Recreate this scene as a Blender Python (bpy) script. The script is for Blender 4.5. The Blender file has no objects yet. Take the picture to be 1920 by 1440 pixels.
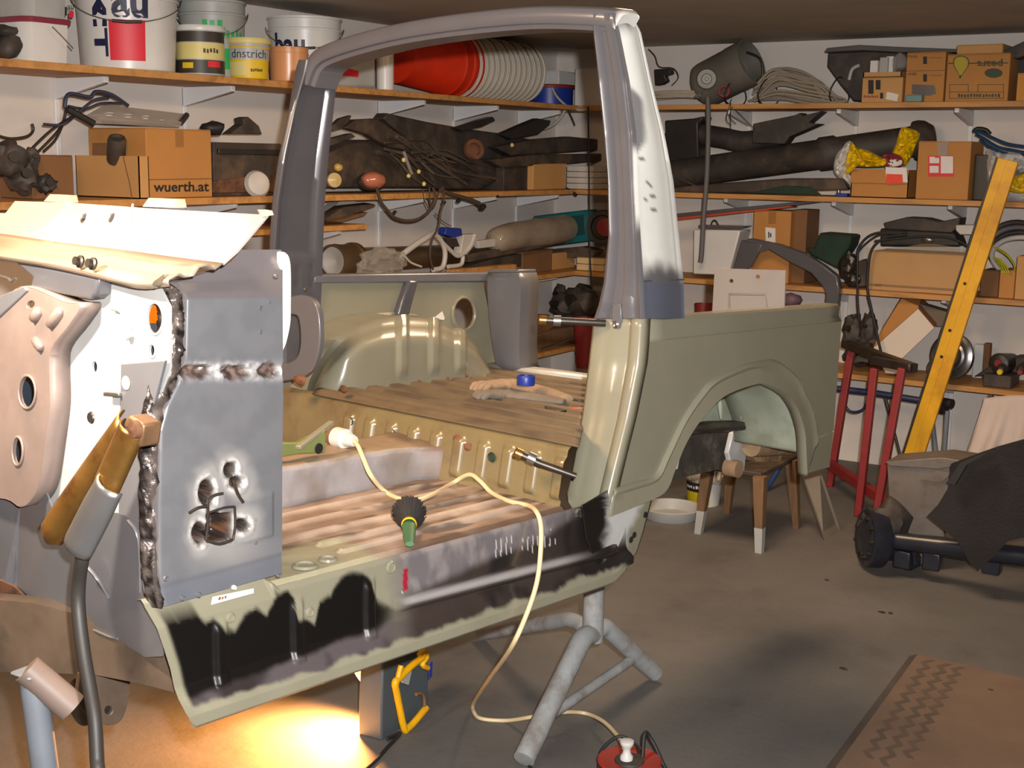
import bpy, bmesh, math, random
from mathutils import Vector as V, Matrix, noise
from mathutils.geometry import delaunay_2d_cdt
random.seed(7)
SC = bpy.context.scene
COL = SC.collection
PI = math.pi

# ------------------------------------------------------------------ camera
F, CX, CY = 2472.0, 960.0, 720.0
RM = Matrix(((0.83824328, 0.10352524, -0.53537905),
             (0.54510780, -0.13326345, 0.82770668),
             (0.01434207, -0.98565885, -0.16813961)))
CAM = V((0, 0, 1.7))
cd = bpy.data.cameras.new('camera')
cam = bpy.data.objects.new('camera', cd)
COL.objects.link(cam)
cd.sensor_fit = 'HORIZONTAL'
cd.sensor_width = 36.0
cd.lens = 36.0 * F / 1920.0
cd.clip_start = 0.05
m4 = Matrix.Identity(4)
for i in range(3):
    m4[i][0] = RM[i][0]
    m4[i][1] = -RM[i][1]
    m4[i][2] = -RM[i][2]
    m4[i][3] = CAM[i]
cam.matrix_world = m4
SC.camera = cam

# ------------------------------------------------------------------ light
SC.view_settings.view_transform = 'Standard'
SC.view_settings.look = 'None'
SC.view_settings.gamma = 1
SC.view_settings.use_curve_mapping = False
SC.view_settings.exposure = 0.0
wd = bpy.data.worlds.new('world')
SC.world = wd
wd.use_nodes = True
wd.node_tree.nodes['Background'].inputs[0].default_value = (1.0, 0.86, 0.72, 1)
wd.node_tree.nodes['Background'].inputs[1].default_value = 0.015


def lamp(name, kind, loc, energy, col, target=None, size=0.1, **kw):
    ld = bpy.data.lights.new(name, kind)
    ld.energy = energy
    ld.color = col
    if kind == 'AREA':
        ld.shape = 'DISK'
        ld.size = size
    else:
        ld.shadow_soft_size = size
    for k, v in kw.items():
        setattr(ld, k, v)
    o = bpy.data.objects.new(name, ld)
    o.location = loc
    if target is not None:
        d = V(target) - V(loc)
        o.rotation_euler = d.to_track_quat('-Z', 'Y').to_euler()
    COL.objects.link(o)
    return o


# the camera's own flash, a touch right of and above the lens
flash_at = CAM + V((0.07, 0.03, 0.10))
lamp('camera_flash', 'SPOT', flash_at, 820, (1.0, 0.975, 0.96), (-2.1, 3.2, 1.15), 0.02,
     spot_size=math.radians(84), spot_blend=0.9)
# warm ceiling lamps over the front of the car and deeper in the garage, above the frame
lamp('ceiling_lamp', 'AREA', (-2.4, 1.55, 2.33), 50, (1.0, 0.64, 0.36), (-2.4, 1.9, 0), 0.5)
lamp('ceiling_lamp_rear', 'AREA', (-2.2, 4.6, 2.33), 46, (1.0, 0.70, 0.44), (-2.2, 4.6, 0), 0.9)
# halogen work light ahead of the firewall, left of the frame
lamp('halogen_front', 'SPOT', (-2.02, 1.06, 1.86), 130, (1.0, 0.87, 0.70), (-2.02, 1.66, 1.32), 0.04,
     spot_size=math.radians(62), spot_blend=0.6)

# ------------------------------------------------------------------ geometry of the picture
def ray(px, py):
    return RM @ V(((px - CX) / F, (py - CY) / F, 1.0))


def onplane(px, py, p0, n):
    r = ray(px, py)
    return CAM + r * ((V(p0) - CAM).dot(n) / r.dot(n))


def onx(px, py, x): return onplane(px, py, V((x, 0, 0)), V((1, 0, 0)))
def ony(px, py, y): return onplane(px, py, V((0, y, 0)), V((0, 1, 0)))
def onz(px, py, z): return onplane(px, py, V((0, 0, z)), V((0, 0, 1)))


XL, YB, HC = -4.45, 7.35, 2.384          # left wall, back wall, ceiling
SZ = [2.02, 1.525, 1.035, 0.572]         # tops of the four shelf levels
SD = 0.40                                # shelf depth


def L(px, py, d): return onx(px, py, XL + d)      # on a plane d off the left wall
def K(px, py, d): return ony(px, py, YB - d)      # on a plane d off the back wall


# car frame: u rearwards, v across to the far side, w up; origin on the near belt line
UA = ray(3083, 425).normalized()
VA = V((-UA.y, UA.x, -0.002))
VA = (VA - UA * UA.dot(VA)).normalized()
WA = UA.cross(VA)
if WA.z < 0:
    WA = -WA
CO = CAM + ray(1160, 600) * 3.4


def W(u, v, w): return CO + UA * u + VA * v + WA * w


def car(px, py, u=None, v=None, w=None):
    if u is not None: return onplane(px, py, CO + UA * u, UA)
    if v is not None: return onplane(px, py, CO + VA * v, VA)
    return onplane(px, py, CO + WA * w, WA)


def px_of(P):
    c = RM.transposed() @ (P - CAM)
    return CX + F * c.x / c.z, CY + F * c.y / c.z


def uvw(P):
    d = P - CO
    return d.dot(UA), d.dot(VA), d.dot(WA)


# ------------------------------------------------------------------ materials
def S(r, g, b):
    def l(c):
        c /= 255.0
        return c / 12.92 if c <= 0.04045 else ((c + 0.055) / 1.055) ** 2.4
    return (l(r), l(g), l(b))


MATS = {}


def mat(name, col=(0.5, 0.5, 0.5), rough=0.5, metal=0.0, var=0.12, sc=7.0, bump=0.0, bsc=60.0,
        spec=0.5, coat=0.0, attr=False, trans=0.0, alpha=1.0, emit=None, dirt=None, dsc=3.0, stretch=None):
    if name in MATS:
        return MATS[name]
    m = bpy.data.materials.new(name)
    m.use_nodes = True
    nt = m.node_tree
    N, LK = nt.nodes, nt.links
    b = N['Principled BSDF']
    b.inputs['Roughness'].default_value = rough
    b.inputs['Metallic'].default_value = metal
    b.inputs['Specular IOR Level'].default_value = spec
    b.inputs['Coat Weight'].default_value = coat
    b.inputs['Coat Roughness'].default_value = 0.12
    b.inputs['Transmission Weight'].default_value = trans
    b.inputs['Alpha'].default_value = alpha
    tc = N.new('ShaderNodeTexCoord')
    src = tc.outputs['Object']
    if stretch:
        mp = N.new('ShaderNodeMapping')
        mp.inputs['Scale'].default_value = stretch
        LK.new(src, mp.inputs[0])
        src = mp.outputs[0]
    no = N.new('ShaderNodeTexNoise')
    no.inputs['Scale'].default_value = sc
    no.inputs['Detail'].default_value = 6
    no.inputs['Roughness'].default_value = 0.6
    LK.new(src, no.inputs['Vector'])
    mr = N.new('ShaderNodeMapRange')
    mr.inputs['From Min'].default_value = 0.3
    mr.inputs['From Max'].default_value = 0.7
    mr.inputs['To Min'].default_value = 1 - var
    mr.inputs['To Max'].default_value = 1 + var
    LK.new(no.outputs['Fac'], mr.inputs['Value'])
    mul = N.new('ShaderNodeVectorMath')
    mul.operation = 'SCALE'
    if attr:
        at = N.new('ShaderNodeAttribute')
        at.attribute_name = 'Col'
        LK.new(at.outputs['Color'], mul.inputs[0])
    else:
        mul.inputs[0].default_value = col
    LK.new(mr.outputs[0], mul.inputs['Scale'])
    out = mul.outputs[0]
    if dirt:
        n2 = N.new('ShaderNodeTexNoise')
        n2.inputs['Scale'].default_value = dsc
        n2.inputs['Detail'].default_value = 8
        n2.inputs['Roughness'].default_value = 0.65
        LK.new(src, n2.inputs['Vector'])
        m2 = N.new('ShaderNodeMapRange')
        m2.inputs['From Min'].default_value = 0.5
        m2.inputs['From Max'].default_value = 0.68
        LK.new(n2.outputs['Fac'], m2.inputs['Value'])
        mx = N.new('ShaderNodeMix')
        mx.data_type = 'RGBA'
        LK.new(m2.outputs[0], mx.inputs['Factor'])
        LK.new(out, mx.inputs[6])
        mx.inputs[7].default_value = (*dirt, 1)
        out = mx.outputs[2]
    LK.new(out, b.inputs['Base Color'])
    if bump:
        n3 = N.new('ShaderNodeTexNoise')
        n3.inputs['Scale'].default_value = bsc
        n3.inputs['Detail'].default_value = 4
        LK.new(src, n3.inputs['Vector'])
        bp = N.new('ShaderNodeBump')
        bp.inputs['Strength'].default_value = bump
        bp.inputs['Distance'].default_value = 0.01
        LK.new(n3.outputs['Fac'], bp.inputs['Height'])
        LK.new(bp.outputs[0], b.inputs['Normal'])
    if emit:
        b.inputs['Emission Color'].default_value = (*emit[0], 1)
        b.inputs['Emission Strength'].default_value = emit[1]
    MATS[name] = m
    return m


# ------------------------------------------------------------------ mesh helpers
def cr(pts, n=6, closed=False):
    """Catmull-Rom through points (Vectors or tuples)"""
    pts = [V(p) for p in pts]
    out = []
    N = len(pts)
    for i in range(N if closed else N - 1):
        if closed:
            a, b, c, d = (pts[(i + k - 1) % N] for k in range(4))
        else:
            a, b, c, d = pts[max(i - 1, 0)], pts[i], pts[i + 1], pts[min(i + 2, N - 1)]
        for k in range(n):
            t = k / n
            out.append(0.5 * ((2 * b) + (c - a) * t + (2 * a - 5 * b + 4 * c - d) * t * t + (3 * b - a - 3 * c + d) * t ** 3))
    if not closed:
        out.append(pts[-1])
    return out


def lerp(a, b, t): return a + (b - a) * t


def interp(tab, x):
    """piecewise-linear table lookup; tab = [(x, y...), ...] ascending"""
    if x <= tab[0][0]: return tab[0][1:]
    for p, q in zip(tab, tab[1:]):
        if x <= q[0]:
            t = (x - p[0]) / (q[0] - p[0])
            return tuple(lerp(a, b, t) for a, b in zip(p[1:], q[1:]))
    return tab[-1][1:]


def sm(a, b, x):
    t = min(1, max(0, (x - a) / (b - a)))
    return t * t * (3 - 2 * t)


def nz(x, y, z=0.0, s=1.0): return noise.noise(V((x * s, y * s, z)))
def fz(x, y, z=0.0, s=1.0): return noise.fractal(V((x * s, y * s, z)), 1.0, 2.0, 4)


def mix(c, d, t): return tuple(a + (b - a) * t for a, b in zip(c, d))


class MB:
    def __init__(s):
        s.v, s.f, s.c = [], [], []

    def add(s, vs, fs, cs=None):
        o = len(s.v)
        s.v += [V(p) for p in vs]
        s.f += [tuple(i + o for i in f) for f in fs]
        if cs: s.c += cs
        return s

    def box(s, c, d, R=None):
        c = V(c)
        vs = []
        for x in (-.5, .5):
            for y in (-.5, .5):
                for z in (-.5, .5):
                    p = V((x * d[0], y * d[1], z * d[2]))
                    vs.append(c + (R @ p if R else p))
        return s.add(vs, [(0, 1, 3, 2), (4, 6, 7, 5), (0, 4, 5, 1), (2, 3, 7, 6), (0, 2, 6, 4), (1, 5, 7, 3)])

    def bb(s, a, b):
        return s.box([(x + y) / 2 for x, y in zip(a, b)], [abs(x - y) for x, y in zip(a, b)])

    def prism(s, pts, off):
        n = len(pts)
        pts = [V(p) for p in pts]
        off = V(off)
        fs = [tuple(range(n)), tuple(range(2 * n - 1, n - 1, -1))]
        fs += [(i, i + n, (i + 1) % n + n, (i + 1) % n) for i in range(n)]
        return s.add(pts + [p + off for p in pts], fs)

    def bar(s, a, b, w, h, up=(0, 0, 1)):
        """rectangular bar from a to b"""
        a, b = V(a), V(b)
        t = (b - a).normalized()
        x = t.cross(V(up))
        if x.length < 1e-4: x = t.cross(V((0, 1, 0)))
        x.normalize()
        y = x.cross(t)
        return s.box((a + b) / 2, (w, (b - a).length, h), Matrix((x, t, y)).transposed())

    def tube(s, pts, r, n=8, closed=False, flat=1.0):
        pts = [V(p) for p in pts]
        N = len(pts)
        rr = r if isinstance(r, (list, tuple)) else [r] * N
        up = None
        vs, fs = [], []
        for i, p in enumerate(pts):
            if closed:
                t = pts[(i + 1) % N] - pts[i - 1]
            else:
                t = pts[min(i + 1, N - 1)] - pts[max(i - 1, 0)]
            if t.length < 1e-9: t = V((0, 0, 1))
            t.normalize()
            if up is None:
                up = V((0, 0, 1)) if abs(t.z) < .9 else V((1, 0, 0))
            up = up - t * up.dot(t)
            if up.length < 1e-5: up = t.orthogonal()
            up.normalize()
            sd = t.cross(up)
            for k in range(n):
                a = 2 * PI * k / n
                vs.append(p + (sd * math.cos(a) + up * math.sin(a) * flat) * rr[i])
        for i in range(N if closed else N - 1):
            j = (i + 1) % N
            for k in range(n):
                k2 = (k + 1) % n
                fs.append((i * n + k, j * n + k, j * n + k2, i * n + k2))
        if not closed:
            fs += [tuple(range(n - 1, -1, -1)), tuple((N - 1) * n + k for k in range(n))]
        return s.add(vs, fs)

    def lathe(s, o, ax, prof, n=28):
        """profile [(r, h)...] round axis ax from o"""
        o, ax = V(o), V(ax).normalized()
        x = ax.orthogonal().normalized()
        y = ax.cross(x)
        vs, fs = [], []
        for r, h in prof:
            for k in range(n):
                a = 2 * PI * k / n
                vs.append(o + ax * h + (x * math.cos(a) + y * math.sin(a)) * max(r, 1e-4))
        for i in range(len(prof) - 1):
            for k in range(n):
                k2 = (k + 1) % n
                fs.append((i * n + k, i * n + k2, (i + 1) * n + k2, (i + 1) * n + k))
        return s.add(vs, fs)

    def loft(s, rows, wrap=False, cap=False, cs=None):
        n = len(rows[0])
        vs = [p for r in rows for p in r]
        fs = []
        for i in range(len(rows) - 1):
            for k in range(n if wrap else n - 1):
                k2 = (k + 1) % n
                fs.append((i * n + k, i * n + k2, (i + 1) * n + k2, (i + 1) * n + k))
        if cap:
            fs += [tuple(range(n - 1, -1, -1)), tuple(range((len(rows) - 1) * n, len(rows) * n))]
        return s.add(vs, fs, cs)

    def grid(s, nx, ny, fn, keep=None, col=None):
        """fn(s, t) -> point; keep(s, t) drops faces; col(s, t) -> rgb"""
        vs, cs, fs = [], [], []
        for j in range(ny + 1):
            for i in range(nx + 1):
                a, b = i / nx, j / ny
                vs.append(fn(a, b))
                if col: cs.append(col(a, b))
        for j in range(ny):
            for i in range(nx):
                if keep and not keep((i + .5) / nx, (j + .5) / ny): continue
                q = j * (nx + 1) + i
                fs.append((q, q + 1, q + nx + 2, q + nx + 1))
        return s.add(vs, fs, cs)

    def blob(s, c, r, amp=.25, seed=0, sub=2, R=None, freq=1.7):
        bm = bmesh.new()
        bmesh.ops.create_icosphere(bm, subdivisions=sub, radius=1)
        c = V(c)
        vs = []
        for v in bm.verts:
            d = 1 + amp * noise.noise(v.co * freq + V((seed * 3.1, seed * 1.7, seed)))
            p = V((v.co.x * r[0] * d, v.co.y * r[1] * d, v.co.z * r[2] * d))
            vs.append(c + (R @ p if R else p))
        fs = [tuple(v.index for v in f.verts) for f in bm.faces]
        bm.free()
        return s.add(vs, fs)

    def plate(s, outline, holes, fn, off):
        """flat outline with holes (2-D), mapped by fn(a, b), thickness vector off"""
        loops = [outline] + list(holes)
        co, ed = [], []
        for lp in loops:
            o = len(co)
            co += [V((p[0], p[1])) for p in lp]
            ed += [(o + i, o + (i + 1) % len(lp)) for i in range(len(lp))]
        r = delaunay_2d_cdt(co, ed, [], 1, 1e-6)
        v2, ov = r[0], r[3]

        def inside(x, y, lp):
            c = False
            for i in range(len(lp)):
                (xa, ya), (xb, yb) = lp[i][:2], lp[i - 1][:2]
                if (ya > y) != (yb > y) and x < (xb - xa) * (y - ya) / (yb - ya) + xa: c = not c
            return c
        f2 = []
        for f in r[2]:
            x, y = sum(v2[i][0] for i in f) / len(f), sum(v2[i][1] for i in f) / len(f)
            if inside(x, y, outline) and not any(inside(x, y, h) for h in holes): f2.append(f)
        inv = {}
        for i, l in enumerate(ov):
            for k in l: inv[k] = i
        n = len(v2)
        off = V(off)
        top = [fn(p[0], p[1]) for p in v2]
        fs = [tuple(f) for f in f2] + [tuple(i + n for i in reversed(f)) for f in f2]
        for a, b in ed:
            a, b = inv[a], inv[b]
            fs.append((a, b, b + n, a + n))
        return s.add(top + [p + off for p in top], fs)


def ell(cx, cy, rx, ry, n=18, rot=0.0):
    out = []
    for i in range(n):
        a = 2 * PI * i / n
        x, y = rx * math.cos(a), ry * math.sin(a)
        out.append((cx + x * math.cos(rot) - y * math.sin(rot), cy + x * math.sin(rot) + y * math.cos(rot)))
    return out


BASE = {}


def build(mb, name, m, parent=None, label=None, smooth=38, bevel=0.0, solid=0.0, origin=None, fixn=True, sub=0):
    if parent is not None:
        loc = BASE[parent]
    elif origin is not None:
        loc = V(origin)
    else:
        xs = [p.x for p in mb.v]; ys = [p.y for p in mb.v]; zs = [p.z for p in mb.v]
        loc = V(((min(xs) + max(xs)) / 2, (min(ys) + max(ys)) / 2, min(zs)))
    me = bpy.data.meshes.new(name)
    me.from_pydata([p - loc for p in mb.v], [], mb.f)
    if fixn:
        bm = bmesh.new()
        bm.from_mesh(me)
        bmesh.ops.recalc_face_normals(bm, faces=bm.faces)
        bm.to_mesh(me)
        bm.free()
    if mb.c and len(mb.c) == len(me.vertices):
        ca = me.color_attributes.new('Col', 'FLOAT_COLOR', 'POINT')
        for i, c in enumerate(mb.c):
            ca.data[i].color = (c[0], c[1], c[2], 1)
    me.materials.append(m)
    if smooth:
        me.shade_smooth()
        me.set_sharp_from_angle(angle=math.radians(smooth))
    o = bpy.data.objects.new(name, me)
    COL.objects.link(o)
    BASE[o] = loc
    if parent is not None:
        o.parent = parent
        # sub-part offsets are relative to the parent's own base
    else:
        o.location = loc
    if solid:
        k = o.modifiers.new('thickness', 'SOLIDIFY')
        k.thickness = solid
        k.offset = 0
    if bevel:
        k = o.modifiers.new('bevel', 'BEVEL')
        k.width = bevel
        k.segments = 2
        k.limit_method = 'ANGLE'
        k.angle_limit = math.radians(50)
    if sub:
        k = o.modifiers.new('subdivision', 'SUBSURF')
        k.levels = sub
        k.render_levels = sub
    if label: o['label'] = label
    return o


LABELS = set()


def tag(o, label, cat, group=None):
    if label in LABELS and not group: print('DUPLICATE LABEL', label)
    LABELS.add(label)
    o['label'] = label
    o['category'] = cat
    if group: o['group'] = group
    return o


def thing(name, label, cat, loc, group=None):
    o = bpy.data.objects.new(name, None)
    o.empty_display_size = 0.05
    o.location = V(loc)
    COL.objects.link(o)
    BASE[o] = V(loc)
    return tag(o, label, cat, group)


def single(mb, name, m, label, cat, group=None, **kw):
    return tag(build(mb, name, m, **kw), label, cat, group)


def struct(mb, name, m, **kw):
    o = build(mb, name, m, **kw)
    o['kind'] = 'structure'
    return o


def copy_thing(o, dloc, label, group=None):
    """a copy of a thing with copies of its parts and their parts"""
    def rec(x, par):
        c = x.copy()
        COL.objects.link(c)
        BASE[c] = BASE[x]
        if par is not None: c.parent = par
        for ch in [k for k in list(bpy.data.objects) if k.parent == x]: rec(ch, c)
        return c
    c = rec(o, None)
    c.location = o.location + V(dloc)
    BASE[c] = V(c.location)
    c['label'] = label
    LABELS.add(label)
    if group: c['group'] = group
    return c


def text(txt, fn, m, name, parent, th=None, bold=0.0):
    """flat lettering; its box is mapped by fn(a, b) with a, b in 0..1"""
    cu = bpy.data.curves.new(name, 'FONT')
    cu.body = txt
    cu.resolution_u = 3
    cu.offset = bold
    to = bpy.data.objects.new('lettering', cu)
    COL.objects.link(to)
    bpy.context.view_layer.update()
    me = bpy.data.meshes.new_from_object(to.evaluated_get(bpy.context.evaluated_depsgraph_get()))
    bpy.data.objects.remove(to)
    xs = [v.co.x for v in me.vertices]; ys = [v.co.y for v in me.vertices]
    x0, x1, y0, y1 = min(xs), max(xs), min(ys), max(ys)
    mb = MB()
    mb.v = [fn((v.co.x - x0) / (x1 - x0), (v.co.y - y0) / (y1 - y0)) for v in me.vertices]
    mb.f = [tuple(p.vertices) for p in me.polygons]
    bpy.data.meshes.remove(me)
    return build(mb, name, m, parent, smooth=0, fixn=False)


def quadfn(a, b, c, d, off=(0, 0, 0)):
    """bilinear map: a lower-left, b lower-right, c upper-right, d upper-left"""
    a, b, c, d, off = V(a), V(b), V(c), V(d), V(off)
    return lambda s, t: lerp(lerp(a, b, s), lerp(d, c, s), t) + off

def marks(fn, n, m, parent, seed=1):
    """a row of small printed strokes too coarse to read"""
    r = random.Random(seed)
    mb = MB()
    for i in range(n):
        x0, x1 = (i + .08 + .15 * r.random()) / n, (i + .7 + .2 * r.random()) / n
        y0, y1 = .2 * r.random(), 1 - .3 * r.random()
        mb.add([fn(x0, y0), fn(x1, y0), fn(x1, y1), fn(x0, y1)], [(0, 1, 2, 3)])
    return build(mb, 'printed_marks', m, parent, smooth=0, fixn=False)

# ------------------------------------------------------------------ shared materials
M_white = mat('white_plastic', S(205, 203, 198), .35, var=.05)
M_greyw = mat('greyed_plastic', S(165, 165, 160), .45, var=.1)
M_black = mat('black_plastic', S(38, 35, 33), .45, var=.3)
M_dblack = mat('dusty_black_plastic', S(52, 46, 42), .65, var=.35, dirt=S(78, 66, 54), dsc=9)
M_brownblack = mat('dusty_brown_plastic', S(60, 50, 42), .7, var=.35, dirt=S(92, 74, 58), dsc=7)
M_rubber = mat('black_rubber', S(30, 29, 29), .6, var=.2)
M_card = mat('brown_cardboard', S(176, 122, 62), .8, var=.07, sc=4)
M_card2 = mat('tan_cardboard', S(186, 140, 84), .8, var=.07, sc=4)
M_cardd = mat('dark_cardboard', S(120, 84, 50), .85, var=.1)
M_ink = mat('black_print', S(28, 26, 28), .6, var=.05)
M_red = mat('red_print', S(205, 28, 48), .5, var=.05)
M_paper = mat('white_paper', S(214, 208, 200), .7, var=.04)
M_steel = mat('bare_steel', S(150, 148, 144), .32, metal=.9, var=.15, sc=20)
M_dsteel = mat('dark_oily_steel', S(70, 64, 58), .4, metal=.7, var=.3, sc=14)
M_rust = mat('rusty_steel', S(112, 74, 50), .75, metal=.2, var=.3, sc=18, dirt=S(66, 46, 36), dsc=10)
M_olive = mat('olive_paint', S(130, 126, 107), .27, var=.05, sc=5, coat=.35)
M_grey = mat('grey_primer', S(94, 93, 96), .33, var=.08, sc=6, coat=.2)
M_dkgrey = mat('dark_grey_paint', S(76, 75, 79), .3, var=.08, coat=.25)
M_attr = mat('painted_panel', rough=.3, attr=True, var=.05, sc=9, coat=.4)
M_attrr = mat('worn_panel', rough=.55, attr=True, var=.12, sc=14, bump=.08, bsc=90)
M_zinc = mat('zinc_primed_sheet', S(176, 176, 174), .42, var=.1, sc=8, metal=.15)
M_brass = mat('worn_brass', S(160, 120, 62), .3, metal=.85, var=.25, sc=16, dirt=S(120, 74, 44), dsc=12)
M_wood = mat('shelf_chipboard', S(186, 134, 74), .6, var=.12, sc=3, stretch=(1, 8, 8), dirt=S(150, 104, 56), dsc=2)
M_timber = mat('rough_timber', S(112, 84, 56), .75, var=.2, sc=9, stretch=(6, 6, 1))
M_glass = mat('clear_wrap', S(190, 184, 174), .15, var=.05, alpha=.28)
M_blue = mat('blue_plastic', S(30, 52, 140), .4, var=.1)
M_teal = mat('teal_plastic', S(20, 96, 100), .4, var=.15)
M_green = mat('dark_green_cloth', S(28, 50, 36), .85, var=.3)
M_yellow = mat('yellow_paint', S(226, 168, 14), .45, var=.1, sc=5, dirt=S(196, 130, 20), dsc=4)
M_redp = mat('red_paint', S(126, 34, 36), .5, var=.15, dirt=S(112, 36, 32), dsc=8)

# ------------------------------------------------------------------ the room
M_floor = mat('concrete_floor', S(100, 97, 93), .7, var=.18, sc=3.2, bump=.12, bsc=45, dirt=S(80, 77, 74), dsc=1.6)
M_wall = mat('painted_wall', S(206, 198, 190), .8, var=.03, sc=3)
M_ceil = mat('grey_ceiling', S(170, 162, 150), .85, var=.1, sc=2.5)
X0, X1, Y0, Y1 = XL, 1.9, -1.6, YB
struct(MB().bb((X0 - .2, Y0 - .2, -.12), (X1 + .2, Y1 + .2, 0)), 'floor', M_floor)
struct(MB().bb((X0 - .2, Y0 - .2, HC), (X1 + .2, Y1 + .2, HC + .12)), 'ceiling', M_ceil)
struct(MB().bb((X0 - .15, Y0, 0), (X0, Y1, HC)), 'wall_left', M_wall)
struct(MB().bb((X0 - .15, Y1, 0), (X1 + .15, Y1 + .15, HC)), 'wall_back', M_wall)
struct(MB().bb((X1, Y0, 0), (X1 + .15, Y1, HC)), 'wall_right', M_wall)
struct(MB().bb((X0 - .15, Y0 - .15, 0), (X1 + .15, Y0, HC)), 'wall_front', M_wall)

# ------------------------------------------------------------------ shelves with their white brackets
M_bracket = mat('white_bracket', S(214, 214, 214), .4, var=.03)
LEVEL = ['top', 'second', 'third', 'lowest']
ups_l = [L(106, 220, 0).y, L(345, 220, 0).y, L(709, 215, 0).y, L(850, 220, 0).y, L(970, 220, 0).y]
ups_b = [K(1407, 215, 0).x, K(1607, 215, 0).x, K(1822, 215, 0).x, K(1822, 215, 0).x + .62]


def bracket(mb, p, d, dep, th=.012):
    """tapering triangular bracket under a board, running from the wall"""
    p, d = V(p), V(d)
    s = d.cross(V((0, 0, 1)))
    pts = [p, p + d * dep, p + d * dep + V((0, 0, -.022)), p + V((0, 0, -.085))]
    return mb.prism([q - s * th for q in pts], s * 2 * th)


for k in range(4):
    z = SZ[k]
    s = thing('wall_shelf', 'chipboard shelf on the left wall, %s of its four levels' % LEVEL[k], 'shelf', (XL + .2, 4.2, z - .028), 'shelves on the left wall')
    build(MB().bb((XL + .003, 1.2, z - .028), (XL + SD, YB - SD, z)), 'board', M_wood, s, bevel=.002)
    for y in ups_l:
        build(bracket(MB(), (XL + .004, y, z - .029), (1, 0, 0), SD - .1), 'bracket', M_bracket, s, bevel=.002)
    s = thing('wall_shelf', 'chipboard shelf along the back wall, %s of its four levels' % LEVEL[k], 'shelf', (-1.5, YB - .2, z - .028), 'shelves on the back wall')
    build(MB().bb((XL + .003, YB - SD, z - .028), (X1 - .01, YB - .003, z)), 'board', M_wood, s, bevel=.002)
    for x in ups_b:
        build(bracket(MB(), (x, YB - .004, z - .029), (0, -1, 0), SD - .1), 'bracket', M_bracket, s, bevel=.002)
for i, y in enumerate(ups_l):
    single(MB().bb((XL, y - .012, .1), (XL + .012, y + .012, 2.25)), 'shelf_upright', M_bracket,
           'white slotted shelf upright on the left wall, %s from the left' % ['first', 'second', 'third', 'fourth', 'fifth'][i], 'upright', 'shelf uprights on the left wall', bevel=.003)
for i, x in enumerate(ups_b):
    single(MB().bb((x - .012, YB - .012, .1), (x + .012, YB, 2.25)), 'shelf_upright', M_bracket,
           'white slotted shelf upright on the back wall, %s from the left' % ['first', 'second', 'third', 'fourth'][i], 'upright', 'shelf uprights on the back wall', bevel=.003)
# short extra board carrying flat sheets, left wall, behind the roll hoop
ya, yb = L(380, 432, .33).y, L(688, 424, .33).y
zs = L(688, 420, .33).z
s = thing('short_shelf', 'short chipboard board on the left wall behind the far hoop leg', 'shelf', (XL + .17, (ya + yb) / 2, zs - .026))
build(MB().bb((XL + .003, ya, zs - .026), (XL + .33, yb, zs)), 'board', M_wood, s, bevel=.002)
build(bracket(MB(), (XL + .004, yb - .1, zs - .027), (1, 0, 0), .24), 'bracket', M_bracket, s)

# ================================================================== the car body
BODY = thing('car_body', 'stripped olive and grey primer car body tub on stands', 'car body', W(0, .6, -.75))
M_well = mat('pale_green_paint', S(150, 156, 138), .4, var=.12, dirt=S(120, 116, 100))
M_hole = mat('dark_cavity', S(16, 15, 15), .8, var=.1)
OLV = S(130, 126, 107)
GRY = S(92, 90, 93)

# ---- near quarter panel -------------------------------------------------
outer = [(1147, 916), (1186, 905), (1225, 892), (1245, 855), (1264, 815), (1282, 780), (1308, 742), (1335, 712), (1385, 687), (1420, 678), (1454, 676), (1489, 702), (1503, 729), (1519, 756), (1528, 793), (1530, 822)]
inner = [(1133, 968), (1185, 947), (1238, 922), (1258, 880), (1273, 842), (1290, 810), (1310, 783), (1350, 742), (1405, 720), (1432, 719), (1467, 737), (1486, 761), (1497, 788), (1503, 815), (1505, 850), (1507, 890)]


def near2(px, py, v=0.0): return car(px, py, v=v)


oc = cr([(x, y, 0) for x, y in outer], 5)
ic = cr([(x, y, 0) for x, y in inner], 5)
front_edge = [(1211, 642), (1204, 690), (1184, 780), (1161, 880), (1150, 905)]
panel = front_edge + [(p.x, p.y) for p in oc] + [(1562, 808), (1577, 603)]
build(MB().plate(panel, [], lambda a, b: near2(a, b), VA * .006), 'quarter_panel', M_olive, BODY)
rows = []
for o, i in zip(oc, ic):
    P, Q = near2(o.x, o.y), near2(i.x, i.y)
    rows.append([P + VA * .004, P, P - VA * .009 + (Q - P) * .06, P - VA * .013 + (Q - P) * .12, P - VA * .012 + (Q - P) * .2, P - VA * .008 + (Q - P) * .28, P - VA * .010 + (Q - P) * .6, Q - VA * .013, Q - VA * .008 + (Q - P).normalized() * .003, Q + VA * .02])
build(MB().loft(rows), 'arch_flare', M_olive, BODY, smooth=42, solid=.003)
build(MB().prism([near2(x, y, .003) for x, y in [(1530, 823), (1563, 809), (1556, 877), (1508, 890), (1505, 840)]], VA * .012), 'corner_panel', M_olive, BODY, bevel=.003)
# rolled belt rail along the top of the panel
tab = [(1211, 642, 1577, 603), (1207, 634, 1577, 597), (1206, 628, 1576, 592), (1205, 603, 1574, 574)]
vo = [0, .004, .009, .009]
rows = []
for (x0, y0, x1, y1), v in zip(tab, vo):
    a, b = near2(x0, y0, v), near2(x1, y1, v)
    rows.append([lerp(a, b, t / 12) for t in range(13)])
rows.append([p + VA * .008 + WA * .006 for p in rows[-1]])
rows.append([p + VA * .045 for p in rows[-1]])
rows.append([p - WA * .05 for p in rows[-1]])
build(MB().loft(rows), 'belt_rail', M_olive, BODY, smooth=35, solid=.002)
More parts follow.
